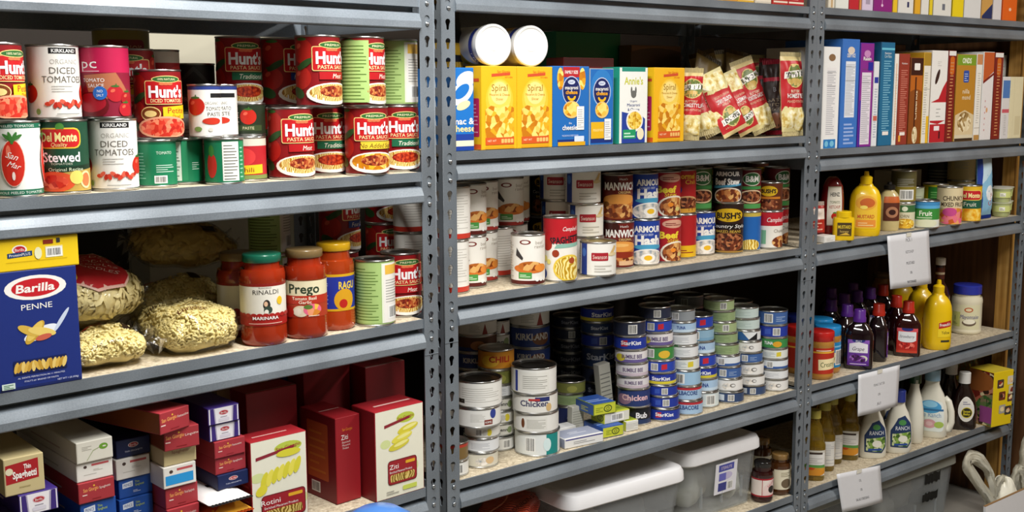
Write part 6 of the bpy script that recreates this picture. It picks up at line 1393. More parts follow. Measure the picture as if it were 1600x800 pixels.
# ================================================================== right bay, third shelf: condiments and canned fruit
Z = 1.0072
GK = 'condiments and cans on the third shelf of the right bay'
def b3(label, cx, yb, **k): return onz(cx, yb, Z)
KET = glossy('ketchup_red', '7a1818', .15, .6, .1); YEL = mat('mustard_yellow_plastic', 'e8c010', .3, coat=.3, var=.03); WCAP = mat('white_cap', 'ecebe6', .35, var=.02)
def cap_mesh(prof, m, seg=28, sx=1, sy=1, name='cap', n=2):
    bm = bmesh.new(); lathe(bm, prof, seg, sx, sy, n); return mesh_of(name, bm, [m], .7)
def ketch(): return A('e8e2d4').rect(-9, 0, 9, .02, 'b0a890').tx('HEINZ', 0, .8, .1, '2a2a2a', w=.26, bold=.02).tx('TOMATO', 0, .6, .07, '3a5a2a', w=.26).tx('KETCHUP', 0, .48, .08, 'a82020', w=.28).el(0, .24, .09, .09, 'c0281c').el(0, .33, .05, .02, '4a8a3a').rect(-9, .98, 9, 1, 'b0a890')
def must(): return A(None).rr(-.3, .02, .3, .95, .06, 'f0c43a').el(0, .72, .28, .2, 'e8a83a').el(.03, .72, .2, .13, 'c8642a').el(-.06, .6, .1, .05, 'f4dc6a').tx('MUSTARD', 0, .35, .1, 'c85a2a', w=.44, bold=.02).rr(-.26, .06, .26, .26, .03, 'e8923a').bars(-.2, .1, .2, .22, 2, 'f4d89a', .35)
def squeeze(label, cx, dep, s=1.0, art=None, du=0, Z=Z, bay=3, group=GK, body=None, a=.040, b=.027, hh=.155, caph=.035, capm=None, key=None, lz=(.02, .125), um=.3):
    body = body or YEL; capm = capm or YEL
    prof = [(0, .002), (.9, .0), (.97, .006), (1, .02), (1, hh*.45), (.99, hh*.66), (.93, hh*.78), (.8, hh*.87), (.62, hh*.93), (.45, hh*.97), (.42, hh), (0, hh)]
    prof = [(q, z*s) for q, z in prof]
    cp = cap_mesh([(0, hh*s-.001), (.0165*s, hh*s-.001), (.0172*s, hh*s+caph*s*.5), (.0145*s, hh*s+caph*s*.58), (.0075*s, hh*s+caph*s*.66), (.0062*s, hh*s+caph*s*.97), (.0045*s, hh*s+caph*s), (0, hh*s+caph*s)], capm)
    return bottle(label, 'squeeze_bottle', 'bottle', body, prof, a*s, b*s, 2.5, [('cap', cp)], art, (lz[0]*s, lz[1]*s), um, cx=cx, dep=dep, Z=Z, bay=bay, h=(hh+caph)*s, du=du, group=group, key=key)
def mustsm(): return A(None).rr(-.45, .1, .45, .9, .03, '4a3a1c').tx('MUSTARD', 0, .65, .2, 'e0c23a', w=.75, bold=.02).tx('honey', .0, .38, .16, 'd8b86a', w=.5).poly([(-.3, .15), (.35, .15), (.1, .3)], 'd8b040')
bottle('small squat yellow bottle with dark label in front of the ketchup', 'squeeze_bottle', 'bottle', YEL, [(0, .001), (.95, 0), (1, .004), (1, .055), (.95, .062), (.6, .064), (0, .064)], .029, .02, 4, [('cap', cap_mesh([(0, .063), (.021, .063), (.021, .078), (.019, .08), (0, .08)], YEL))], mustsm(), (.008, .054), .42, cx=1317, dep=.004, Z=Z, h=.08, du=.15, group=GK)
squeeze('large yellow mustard bottle with orange label on the condiment shelf', 1350, .016, 1.0, must(), .1, a=.044, b=.03, hh=.148, caph=.036)
bottle('upside down dark red ketchup bottle with white keystone label', 'ketchup_bottle', 'bottle', KET, [(.35, .004), (.8, .006), (.95, .03), (1, .07), (.97, .11), (.86, .145), (.55, .165), (.3, .172), (0, .172)], .033, .024, 2.4, [('cap', cap_mesh([(0, 0), (.022, 0), (.022, .014), (.012, .016), (0, .016)], mat('dark_cap', '3a1212', .3)))], ketch(), (.035, .145), .20, cx=1298, dep=.048, Z=Z, h=.175, du=.35, group=GK)
HON = mat('cream_sauce', 'cdbb84', .25, coat=.5)
squeeze('tan dressing bottle with black cap beside the large mustard bottle', 1387, .045, .98, A(None).rr(-.2, .1, .3, .8, .02, '5a2a1c').rect(-.2, .62, .3, .8, 'c8642a').el(.05, .35, .18, .16, 'b07a5a').el(.05, .35, .1, .08, '3a1a14'), .2, body=HON, a=.032, b=.028, hh=.125, caph=.022, capm=mat('black_cap', '1d1b19', .35), key='tan', um=.3)
p = at_depth(1280, Z+.02, 3, .045)
pouch(A('b0281e').rect(-1, .55, 1, .9, 'e8d8cc').bars(-.2, .2, .2, .5, 3, 'f0b8a0', .4).rect(-1, 0, 1, .12, '6a1414'), 'red and white sauce packet right behind the T-shaped post', .06, .085, .02, Vector((p.x, p.y+.012, Z+.001)), (R(-6), 0, R(-20)), group=GK, back='b0281e', name='sauce_packet')
carton({'front': A('e4e2dc').bars(-1, .2, 1, .8, 2, 'c8c4bc')}, 'small white packet lying between the ketchup and the post', xl=1288, xr=1305, dep=.006, Z=Z, bay=3, h=.018, d=.04, base='e4e2dc', group=GK, name='sauce_packet', push=False)
def corn(): return A('d8d2b4').rect(-9, .66, 9, .95, '3a6a3a').el(.1, .8, .12, .1, 'd8e0c8').tx('CORN', .05, .5, .13, '6a5a3a', w=.46).el(.1, .18, .5, .22, 'corn').rect(-9, .95, 9, 1, 'b0ac9c')
def pine(): return A('e2e4da').rect(-9, .86, 9, 1, '3f8ac0').rect(-9, .3, 9, .74, '3a8a3a').tx('Fruit', .05, .56, .2, 'eef4e0', w=.5, bold=.02).rect(-9, .74, 9, .86, '5aa8d8').el(.1, .16, .45, .16, 'dfe0c0').bars(-.3, .36, .3, .44, 1, 'c8e0b8')
def dmfruit(): return A('e0b428').rect(-9, .36, 9, .62, '1f5a44').rr(-.34, .6, .42, .9, .1, 'e8d05a').rr(-.31, .62, .39, .88, .09, 'c4202a').tx('Del Monte', .04, .75, .14, 'f6e6a0', w=.6, bold=.03).tx('Fruit', .04, .49, .13, 'e8e8d8', w=.36).el(.05, .17, .42, .19, 'peaches')
def grnyel(): return A('e0cc22').rect(-.3, .12, .4, .95, '2f8a34').bars(-.22, .3, .32, .85, 8, '8ad07a', .35)
def mixed(): return A('d8c8a0').tx('CHUNKY', .05, .72, .13, '3a2a1c', w=.6, bold=.02).tx('MIXED FRUIT', .05, .55, .12, '3a2a1c', w=.7, bold=.02).el(.05, .22, .5, .24, 'fruit').el(-.05, .34, .2, .12, 'c84a8a')
AF = dict(corn=corn(), pine=pine(), dm=dmfruit(), gy=grnyel(), mx=mixed(), ol=plain('5a5432', '8a7a2a', (.0, .5)).code(-.2, .05, .3, .4))
def c4(art, label, **k): return can(art, label, Z=k.pop('Z', Z), bay=3, group=GK, **k)
k1 = c4(AF['corn'], 'small corn can with green band, under the olive can', xr=1428, yb=362, r=.034, h=.080, du=-.1)
can(AF['ol'], 'olive can in half shade stacked on the small corn can', xr=1430, on=k1, r=.0375, h=.095, du=.2, group=GK)
c4(AF['pine'], 'low white can with green and blue fruit label above the sign', xr=1466, yb=358, r=.042, h=.083, du=-.05)
c4(AF['gy'], 'tall green and yellow can behind the low green labelled can', xr=1479, dep=.095, r=.040, h=.118, du=.25)
c4(AF['mx'], 'chunky mixed fruit can with pink fruit picture', xr=1501, yb=354, r=.0385, h=.118, du=.2)
c4(AF['dm'], 'yellow fruit can with red crest and green band', xr=1531, yb=347, r=.0385, h=.115, du=.0)
c4(plain('d8e0c0', '8aa84a', (0, .4)), 'pale green can in shade left of the green and yellow can', xr=1441, dep=.12, r=.036, h=.112, du=0)
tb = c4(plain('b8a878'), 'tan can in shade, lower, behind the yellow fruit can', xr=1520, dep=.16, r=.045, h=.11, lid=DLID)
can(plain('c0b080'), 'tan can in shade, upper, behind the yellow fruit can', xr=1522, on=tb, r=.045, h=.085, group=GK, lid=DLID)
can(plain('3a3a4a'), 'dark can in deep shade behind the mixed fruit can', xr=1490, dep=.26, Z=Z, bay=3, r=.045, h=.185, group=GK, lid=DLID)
carton({'front': A('c4bda8')}, 'pale carton standing at the dark back behind the olive can', xl=1396, xr=1437, dep=.28, yt=266, Z=Z, bay=3, d=.08, base='b8b2a0', name='carton')
p = at_depth(1545, Z+.02, 3, .012)
def bluepk(): return A('8ac0e0').rect(-1, 0, -.14, 1, '24409a').poly([(-.14, .5), (.3, .75), (.3, 1), (-.14, 1)], 'c8e2f0').el(.05, .35, .12, .12, 'eef4f8').tx('Crisp', .06, .25, .09, 'c03030', w=.2, rot=80).rect(.18, .1, .2, .6, '4a88b8')
pouch(bluepk(), 'light blue and navy packet standing upright near the right end', .085, .205, .03, Vector((p.x+.006, p.y+.02, Z+.001)), (R(-3), 0, R(0)), group=GK, back='8ac0e0', name='snack_packet', cat='packet', wr=.003)
CUP = mat('cloudy_fruit_cup', 'b4bc84', .25, coat=.5, var=.15)
for i, (x, d, zo) in enumerate(((1563, .02, 0), (1563, .02, 1), (1580, .04, 0), (1580, .04, 1))):
    p = at_depth(x, Z, 3, d); r = .032; h = .046
    if i % 2 == 0:
        c = spot(x, None, None, d, Z, 3, r, .1); last = c
    c = last
    bm = bmesh.new(); lathe(bm, [(0, .001), (r*.72, 0), (r*.78, .003), (r*.95, h-.004), (r, h-.003), (r, h-.001), (r*.9, h-.0006)], 32); cm = mesh_of('cup', bm, [CUP], .7)
    bm = bmesh.new(); lathe(bm, [(r, h-.001), (r*1.02, h-.0008), (r*1.02, h), (r*.2, h), (0, h)], 32)
    o = vessel('fruit_cup', 'cup', ['pale green fruit cup, lower one beside the light blue packet', 'pale green fruit cup, stacked beside the light blue packet', 'pale green fruit cup, lower one next to the end post', 'pale green fruit cup, stacked next to the end post'][i], [('cup', cm), ('foil_lid', mesh_of('foil_lid', bm, [M('d8d6c8')], .7)), ('label', wrap_label(A('c8d080').rect(-.4, .2, .5, .8, 'eceade').bars(-.3, .3, .4, .7, 2, '8a8a5a'), r*.93, .016, .036, um=1.6))], (c.x, c.y, Z+zo*(h+.0006)), face_cam(c, .1), 'fruit cups at the right end of the condiment shelf')
# ================================================================== right bay, fourth shelf: peanut butter, jelly, mustard, mayonnaise
Z = .6162
GJ4 = 'jars and bottles on the jelly shelf of the right bay'
PBN = glossy('peanut_butter', 'b07c36', .2, .5, .12)
def pbl(bg, c): return A(bg).poly([(-.2, .14), (.62, .2), (.6, .6), (-.22, .56)], 'f0e0b0').tx('Creamy', .18, .38, .2, '3a5a2a', w=.62, rot=4).rect(-9, .8, 9, .86, c).bars(-.3, .88, .3, .96, 1, 'f0e0c0')
REDL = glossy('red_lid', 'b81f1c', .3, .3); BLUL = glossy('blue_lid', '1f86c4', .3, .3)
j = dict(Z=Z, bay=3, r=.039, h=.135, lz=(.12, .68), lr=.92, lh=.028, group=GJ4, name='peanut_butter_jar')
jar(pbl('b8301e', 'e8b03a'), 'peanut butter jar with red lid and creamy label beside the T-shaped post', PBN, REDL, cx=1280, yb=594, du=.3, **j)
jar(pbl('1f86c0', '8ac8e8').code(.5, .1, .9, .7), 'peanut butter jar with blue lid right behind the red lidded one', PBN, BLUL, xr=1312, yb=586, du=-.3, **j)
jar(pbl('1f86c0', '8ac8e8'), 'peanut butter jar with blue lid further back behind the post', PBN, BLUL, cx=1279, dep=.13, du=.1, **j)
jar(A('dcd8d0').rect(-9, .7, 9, 1, 'b81f1c'), 'peanut butter jar with red lid and white label seen left of the post', PBN, REDL, cx=1246, dep=.10, du=.4, **j)
jar(A('dcd8d0'), 'peanut butter jar with navy lid in shade left of the post', PBN, glossy('navy_lid', '1f2f8a', .3, .3), cx=1240, dep=.20, du=.1, **j)
GRAPE = glossy('grape_jelly', '16080e', .06, .9, .1); PURP = glossy('purple_cap', '5a2a8a', .3, .3, .05); STRW = glossy('strawberry_jelly', '2a0808', .06, .9, .1); RCAP = glossy('red_cap', 'b82a1a', .3, .3, .05)
def grape(): return A('6a3a9a').rect(-1, .86, 1, 1, '8a5ab8').el(0, .98, .24, .09, '24307a').tx('JELLY', 0, .96, .06, W_, w=.24).poly([(-.34, .5), (.34, .5), (.34, .84), (0, .92), (-.34, .84)], 'e6e4ea').tx('Grape', 0, .66, .15, '241a2a', w=.44, shear=.25).el(-.12, .3, .2, .14, 'grapes').el(.18, .28, .16, .12, 'd8d8c8').el(.1, .24, .18, .12, 'grapes').rect(-1, 0, 1, .14, '5a2a8a').bars(-.3, .05, .3, .11, 1, 'd8c8e8')
def straw(): return A('b8281e').rect(-1, .86, 1, 1, 'd8525a').el(0, .97, .22, .09, '24307a').poly([(-.34, .5), (.34, .5), (.34, .86), (-.34, .86)], 'e4e6e8').tx('Strawberry', 0, .67, .12, '2a2a3a', w=.56, shear=.25).el(0, .5, .3, .07, 'e4e6e8').el(0, .3, .3, .13, 'strawberry').rect(-1, 0, 1, .1, 'c8402a')
def jelly(label, cx=None, dep=0, yb=None, art=None, body=GRAPE, capm=PURP, du=0, s=1.0, rz=None, xr=None):
    hh = .128*s
    prof = [(0, .002), (.95, 0), (1, .006), (1, hh*.62), (.96, hh*.72), (.7, hh*.86), (.45, hh*.93), (.42, hh), (0, hh)]
    cp = cap_mesh([(0, hh-.006), (.0185, hh-.006), (.0185, hh+.006), (.0165, hh+.009), (.0165, hh+.027), (.015, hh+.029), (0, hh+.029)], capm)
    return bottle(label, 'jelly_bottle', 'bottle', body, prof, .037*s, .026*s, 3.2, [('cap', cp)], art, (.012, .088), .40, cx=cx, xr=xr, dep=dep, yb=yb, Z=Z, bay=3, h=hh+.03, du=du, group=GJ4, rz=rz, key='jelly%s%s%s' % (body.name, capm.name, s))
GA, SA = grape(), straw()
jelly('grape jelly bottle with purple cap and full label at the shelf front', 1340, .02, art=GA, s=1.12)
jelly('dark jelly bottle with red and purple cap turned edge on', 1370, .045, art=GA, capm=RCAP, rz=R(35), s=1.1, du=0)
jelly('strawberry jelly bottle with red cap and red label at the front', 1416, .02, art=SA, body=STRW, capm=RCAP, s=1.08)
jelly('dark strawberry jelly bottle with red cap behind the labelled strawberry one', 1397, .07, art=SA, body=STRW, capm=RCAP, rz=R(60), s=1.1)
jelly('grape jelly bottle with purple cap left behind the front grape bottle', 1321, .085, art=GA, s=1.12, rz=R(-10))
names = ['first', 'second', 'third', 'fourth', 'fifth', 'sixth', 'seventh']
for i, (x, d) in enumerate(((1296, .17), (1316, .2), (1336, .185), (1356, .15), (1296, .29), (1330, .30), (1376, .17))):
    jelly('%s purple capped jelly bottle from the left in the shaded back rows' % names[i], x, d, art=GA, capm=PURP if i != 6 else RCAP, s=1.12)
YM = A(None).rr(-.12, .3, .3, .75, .02, 'f0d02a').poly([(-.1, .55), (.3, .62), (.3, .8), (-.1, .73)], 'b8281e').tx("French's", .1, .68, .09, W_, w=.34, rot=6, bold=.02).tx('Yellow', .12, .44, .1, '2a2a20', w=.26).bars(-.02, .15, .26, .28, 1, '3a3a2a')
def mustardb(label, cx, dep, du=.4): return squeeze(label, cx, dep, 1.0, YM, du, Z=Z, group=GJ4, a=.042, b=.038, hh=.175, caph=.042, lz=(.01, .115), um=.36, key='ym')
mustardb('tall yellow mustard bottle at the front of the jelly shelf', 1462, .012)
mustardb('tall yellow mustard bottle partly hidden behind the front one', 1436, .095)
mustardb('tall yellow mustard bottle in shade behind the red capped jelly', 1405, .17)
jar(plain('c8b88a'), 'tan lidded jar in shade behind the jelly bottles', PBN, TANLID, cx=1378, dep=.25, Z=Z, bay=3, r=.042, h=.19, group=GJ4)
bottle('dark sauce bottle with white cap behind the tall yellow mustard bottles', 'sauce_bottle', 'bottle', DRED, [(0, .002), (.95, 0), (1, .006), (1, .13), (.8, .155), (.42, .18), (.4, .235), (0, .235)], .034, .034, 2, [('cap', cap_mesh([(0, .234), (.0155, .234), (.0155, .255), (.014, .257), (0, .257)], WCAP)), ('neck_label', wrap_label(A('5a2a1c').rect(-9, .4, 9, .6, 'd0c0a0'), .0142, .188, .225))], A('a8987a'), (.03, .11), .5, cx=1464, dep=.12, Z=Z, h=.257, group=GJ4)
MAYO = mat('mayonnaise', 'e4dec4', .25, coat=.6, var=.02)
def mayo(): return A(None).rr(-.62, .1, .62, .95, .04, 'dcd8b4').rect(-.62, .1, -.2, .7, 'c8cc7a').el(.12, .8, .17, .1, 'b85a2a').el(.12, .8, .12, .06, 'e8d8b0').tx('Mayonnaise', .18, .52, .17, '3a3a8a', w=.74, shear=.2).el(.16, .28, .28, .14, '6a5a4a').el(.16, .32, .24, .1, 'f0ecd8').tx('1', -.42, .45, .2, '3a4a2a').bars(-.5, .2, -.3, .3, 2, '8a9a4a')
ml = A('dcd8b4'); ml.L = mayo().L
jar(ml, 'large mayonnaise jar with blue lid standing at the right end', MAYO, glossy('royal_blue_lid', '2a35a0', .3, .3), cx=1508, yb=523, Z=Z, bay=3, r=.050, h=.162, lz=(.1, .62), lr=.86, lh=.03, lz_um=.62, du=-.05, group=GJ4, name='mayonnaise_jar')
# ================================================================== right bay, fifth shelf: oil, dressing, sauce, a pack of mix, a candy carton
Z = .3162
GO = 'oil and dressing bottles on the lower right shelf'
def oil_mat():
    m, nt, b = _new('golden_oil'); b.inputs['Base Color'].default_value = (.62, .42, .03, 1); b.inputs['Roughness'].default_value = .06; b.inputs['Coat Weight'].default_value = .7
    lw = nt.nodes.new('ShaderNodeTexNoise'); lw.inputs['Scale'].default_value = 25; nt.links.new(_coord(nt, 1), lw.inputs['Vector'])
    nt.links.new(_ramp(nt, lw.outputs['Fac'], [(.3, 'b08c20'), (.55, 'd0ac38'), (.75, 'e8cc6a')]), b.inputs['Base Color']); b.inputs['Transmission Weight'].default_value = .8; b.inputs['IOR'].default_value = 1.25; return m
OIL = oil_mat(); OCAP = mat('yellow_green_cap', 'c8bc5a', .35, var=.04)
def oilart(v=0):
    if v: return A('e4e2dc').bars(-.4, .1, .4, .92, 12, 'b0b0b4', .3)
    return A('e6e4e0').rect(-1, .9, 1, 1, 'd0ccc0').rr(-.25, .84, .3, .92, .02, '3a2a24').rect(-1, .26, 1, .42, '5f9a4a').el(0, .18, .5, .2, 'd8902a').el(-.1, .3, .12, .08, 'c84a1a').bars(-.2, .5, .3, .75, 3, 'c0bcb8', .25)
def oil(label, cx, yb, v=0, du=0, dep=None, xr=None):
    prof = [(q_, z_*.84) for q_, z_ in [(0, .002), (.95, 0), (1, .006), (1, .045), (.95, .05), (1, .055), (1, .12), (.97, .125), (.82, .135), (.88, .145), (.6, .185), (.42, .2), (.42, .215), (0, .215)]]
    cp = cap_mesh([(0, .178), (.0165, .178), (.0165, .199), (.015, .201), (0, .201)], OCAP)
    return bottle(label, 'oil_bottle', 'bottle', OIL, prof, .032, .031, 2.8, [('cap', cp)], OA[v], (.016, .09), .44, cx=cx, yb=yb, dep=dep, xr=xr, Z=Z, bay=3, h=.201, du=du, group=GO, key='oil')
OA = [oilart(0), oilart(1)]
oil('golden oil bottle at the front beside the T-shaped post, picture label', 1270, 752, 0, .1)
oil('golden oil bottle turned to its printed back label', 1297, 737, 1, .1, xr=1304)
oil('golden oil bottle between the printed one and the right hand one', 1308, 731, 1, .3, xr=1315)
oil('golden oil bottle at the right end of the oil group, picture label', 1324, 728, 0, .0)
oil('golden oil bottle in shade behind the front oil bottle', 1283, None, 1, .2, dep=.12)
oil('golden oil bottle in shade behind the right end oil bottle', 1312, None, 1, .2, dep=.14)
oil('golden oil bottle in deep shade left of the post in the oil row', 1262, None, 0, .2, dep=.16)
RAN = mat('white_dressing', 'e4e1d2', .22, coat=.6, var=.02)
def ranch(): return A(None).poly([(-.3, .06), (.2, .02), (.34, .2), (.36, .75), (.16, .98), (-.12, .9), (-.32, .55)], '20365e').poly([(-.26, .1), (.18, .06), (.3, .22), (.3, .5), (-.26, .45)], 'salad').el(.04, .78, .13, .08, '4a8a4a').tx('RANCH', .04, .62, .12, 'e8ecf0', w=.44).el(.05, .3, .14, .1, 'e8e6d8').rect(-.2, .1, .2, .16, '2a4a9a')
def dressing(label, cx, dep, art, capm, s=1.0, du=0, a=.042, b=.028, rz=None, hh=.19, um=.34, lz=(.015, .12), handle=False, capr=.019, key=None, body=None):
    prof = [(0, .002), (.9, 0), (1, .008), (1, hh*.36), (.93, hh*.52), (.7, hh*.72), (.5, hh*.82), (.42, hh*.88), (.42, hh), (0, hh)]
    cp = cap_mesh([(0, hh-.012), (capr, hh-.012), (capr, hh+.022), (capr-.002, hh+.024), (0, hh+.024)], capm)
    ex = []
    if handle:
        bm = bmesh.new(); tube(bm, [(a*.75, 0, hh*.66), (a*1.0, 0, hh*.60), (a*1.18, 0, hh*.44), (a*1.22, 0, hh*.26), (a*1.08, 0, hh*.13), (a*.85, 0, hh*.12)], [.010, .010, .010, .010, .011, .011], 12); ex = [('handle', mesh_of('handle', bm, [body or RAN], 3))]
    return bottle(label, 'dressing_bottle', 'bottle', body or RAN, prof, a, b, 2.6, [('cap', cp)], art, lz, um, cx=cx, dep=dep, Z=Z, bay=3, h=hh+.024, du=du, group=GO, rz=rz, extra=ex, key=key)
NCAP = glossy('navy_cap', '24358a', .3, .3); GCAP = glossy('dark_green_cap', '24482a', .3, .3); BCAP = mat('pale_blue_sleeve', '8fb4cc', .3, coat=.3, var=.15)
RA = ranch()
dressing('white dressing bottle with navy oval label, left of a pair', 1361, .018, RA, NCAP, du=.35, hh=.165, key='ra')
dressing('white dressing bottle with navy oval label and navy cap, right of a pair', 1401, .02, RA, NCAP, du=.4, hh=.17, key='rb')
dressing('white dressing bottle with dark green cap turned edge on', 1425, .05, A(None).rect(-.3, .1, .3, .9, 'salad'), GCAP, rz=R(50), hh=.20, key='rc', a=.045)
dressing('white dressing bottle seen between the navy labelled pair and behind', 1380, .09, RA, NCAP, du=.6, hh=.17, key='rb')
def lite(): return A(None).rr(-.42, .02, .42, .95, .1, 'dfe6e2').el(0, .78, .36, .2, '4a9acc').el(0, .86, .24, .1, '8ac4e4').rect(-.42, .66, .42, .72, '2f6a9a').tx('Lite Ranch', 0, .54, .14, '7a9ac4', w=.66).el(0, .26, .2, .14, 'd8a0a8').el(-.28, .24, .14, .1, 'd8c85a').el(.28, .24, .14, .1, 'a8c05a').el(0, .26, .1, .07, 'e4bcc0')
dressing('large white dressing jug with blue arched label and handle', 1452, .018, lite(), BCAP, a=.052, b=.034, hh=.195, um=.46, lz=(.02, .125), handle=True, capr=.024, key='lite', du=-.1)
BBQ = glossy('barbecue_sauce', '1a0c0a', .07, .9, .1); SLV = mat('white_printed_sleeve', 'dcdcd8', .35, var=.05)
def bbq2(): return A(None).el(.02, .5, .3, .46, 'e4e2da').el(.02, .5, .27, .42, 'd8d6ce').el(.03, .38, .2, .2, 'c8b82a').el(.03, .38, .18, .17, '2a2a1c').tx('Sweet', .03, .43, .08, 'd8c82a', w=.26, bold=.02).tx('Baby', .03, .33, .08, 'd8c82a', w=.24, bold=.02).bars(-.12, .68, .16, .82, 2, '6a6a8a', .35)
def bbqb(label, cx, dep, du, art): return dressing(label, cx, dep, art, SLV, a=.042, b=.030, hh=.165, um=.36, lz=(.025, .115), capr=.0185, key='bbq', du=du, body=BBQ)
bbqb('dark barbecue sauce bottle with white cap and oval label', 1503, .02, .3, bbq2())
dressing('dark sauce bottle with white cap behind the barbecue sauce bottle', 1482, .07, None, SLV, a=.036, b=.030, hh=.175, key='dk1', body=BBQ)
dressing('dark sauce bottle with black lettered cap behind the white jug', 1471, .11, None, mat('black_printed_cap', '20211f', .35), a=.036, b=.030, hh=.185, key='dk2', body=BBQ)
# bagged mix and the yellow candy carton
p = at_depth(1515, Z+.02, 3, .10)
def mixart(): return A('5a6a4a').el(.0, .3, .4, .3, 'herbs').el(.05, .75, .4, .3, '6a4a1c').tx('Original', .0, .9, .05, 'c8a83a', w=.3, rot=15).el(-.15, .6, .07, .06, 'd8c02a').tx('Mix', -.1, .42, .08, 'b8c8b0', w=.2).rect(.2, .0, .6, .35, '9a4a8a')
pouch(mixart(), 'dark green and brown snack bag between the barbecue bottle and yellow carton', .085, .19, .04, Vector((p.x+.0, p.y+.03, Z+.001)), (R(-6), 0, R(-12)), back='4a3a22', name='snack_bag', cat='bag', wr=.01, group='snack bags beside the yellow carton')
p = at_depth(1528, Z+.02, 3, .125)
pouch(mixart(), 'brown patterned snack bag pressed behind the yellow carton edge', .15, .20, .05, Vector((p.x+.02, p.y+.05, Z+.001)), (R(-4), R(6), R(-35)), back='4a3a22', name='snack_bag', cat='bag', wr=.01, seed=4, group='snack bags beside the yellow carton')
def candy():
    a = A('e2c61a'); rg = random.Random(5)
    for u, v, c in ((-.08, .78, '4a3a34'), (.2, .82, 'd0ccb8'), (-.02, .55, '6a3420'), (.22, .5, '5a4030'), (.0, .3, 'a8a49a'), (.16, .26, '3a3a36'), (.24, .64, 'c8c0a8')):
        a.rr(u-.09, v-.08, u+.09, v+.08, .02, c).el(u, v, .06, .045, 'candy')
    return a
def candyside(): return A('6a3a1c').el(0, .5, 1.0, .5, 'candy').el(.3, .3, .4, .3, 'herbs').rect(.0, .05, .4, .35, '9a4a8a').el(-.2, .8, .5, .2, '9a5a2a')
cc = carton({'front': candy(), 'left': candyside(), 'top': A('cdb83a')}, 'bright yellow candy carton jutting out at the lower right end', cx=1564, w=.098, dep=-.03, Z=Z, bay=3, h=.185, d=.095, rot=-.16, base='e2c61a', name='candy_carton', push=False)

# ================================================================== paper signs taped on the shelf edges
PAPER = mat('white_paper', 'd9dade', .7, var=.02)
def sign(label, corners, rows, bay=3, curl=.006):
    """corners in the picture: top left, top right, bottom right, bottom left; hangs just in front of the beam"""
    dp = [-.0105, -.0105, -.015, -.015]
    P = [onplane(x, y, bay, d) for (x, y), d in zip(corners, dp)]
    bm = bmesh.new(); N = 12; sl = Slots(['d9dade'])
    art = A('d9dade')
    for t, v, hh, w in rows: art.tx(t, 0, v, hh, '5a5a60', w=w)
    h = (P[0]-P[3]).length; w = (P[1]-P[0]).length; um = w/h/2
    c = (P[2]+P[3])/2
    def mp(u, v, q):
        s = u/w+.5; t = v/h
        b = P[3].lerp(P[2], s); a = P[0].lerp(P[1], s); r = b.lerp(a, t); r.y += -q - curl*sin(pi*s)*(1-t)*.6 + .0
        return r-c
    emit(bm, art, h, mp, sl, ustep=um/6, vstep=.125, um=um)
    o = obj('paper_sign', mesh_of('paper_sign', bm, sl.m, 1.5), None, loc=c)
    md = o.modifiers.new('thick', 'SOLIDIFY'); md.thickness = .0003; md.offset = 1
    b = bmesh.new(); box(b, -.012, -.0008, -.006, .012, -.0002, .006)
    obj('tape', mesh_of('tape', b, [mat('clear_tape', 'e0ddd0', .2)], 0), None, o, loc=(P[0].lerp(P[1], .5)-c)+Vector((0, -.0018, -.004)))
    return tag(o, label, 'sign', 'white paper signs taped to the shelf edges')
sign('white paper sign about ketchup and mustard taped under the condiment shelf', [(1386, 369), (1451, 360), (1455, 443), (1391, 452)], [('PICK 1', .88, .07, .2), ('KETCHUP', .66, .055, .26), ('MUSTARD', .45, .055, .27), ('OR', .27, .05, .07), ('MAYONNAISE', .1, .05, .3)])
sign('white paper sign about peanut butter or jelly taped to the jelly shelf edge', [(1341, 586), (1406, 570), (1402, 634), (1340, 651)], [('PEANUT BUTTER', .66, .06, .46), ('OR', .42, .06, .1), ('JELLY', .2, .06, .18)])
sign('white paper sign about oil or salad dressing taped to the lowest edge', [(1307, 741), (1375, 727), (1379, 784), (1316, 801)], [('OIL', .72, .07, .1), ('OR', .48, .07, .09), ('SALAD DRESSING', .24, .07, .56)])

# ================================================================== on the floor: bins, a white carton with plastic bags, a blue tub
CLEAR2 = CLEAR; GREYP = mat('grey_bin_lid', '8f9088', .4)
bin_('large grey translucent bin with two strips of black tape on the floor', 3.17, .22, .001, .44, .40, .25, R(-2), [(-.1, -.05, .1, (.09, .1, .08), '8a867a'), (.1, 0, .1, (.08, .09, .08), 'a09a8c')], 'translucent bins on the floor under the right bay', tape=[(.08, .172, .085, .032), (.075, .112, .085, .03)], lidm=GREYP)
bin_('grey translucent bin on the floor in the corner behind the taped bin', 3.535, .31, .001, .24, .25, .24, R(2), [(0, 0, .08, (.08, .09, .07), '8a867a')], 'translucent bins on the floor under the right bay', lidm=GREYP)
bin_('dim grey bin on the floor behind the T-shaped post', 2.72, .24, .001, .40, .38, .245, R(0), [(0, 0, .08, (.12, .1, .08), '6a675e')], 'translucent bins on the floor under the right bay', lidm=GREYP)
WCARD = mat('white_corrugated_card', 'd4d4d6', .6, var=.04); KRAFT = mat('kraft_edge', '8a6a44', .8)
q1 = onz(1541, 792, .20)
cs = thing('card_sheet', 'white cardboard sheet standing on edge on the floor at the bottom right corner', 'cardboard', (q1.x, q1.y-.012, .0012), rot=(R(-4), 0, 0))
for nm, z0, z1, mm in (('sheet', 0, .1985, WCARD), ('raw_edge', .1985, .2005, KRAFT)):
    bm = bmesh.new(); box(bm, 0, 0, z0, .46, .007, z1); obj(nm, mesh_of(nm, bm, [mm], 0), None, cs)
BAGM = mat('white_bag_plastic', 'e9e5d4', .35, coat=.15, var=.03); BAGM.node_tree.nodes['Principled BSDF'].inputs['Subsurface Weight'].default_value = .0
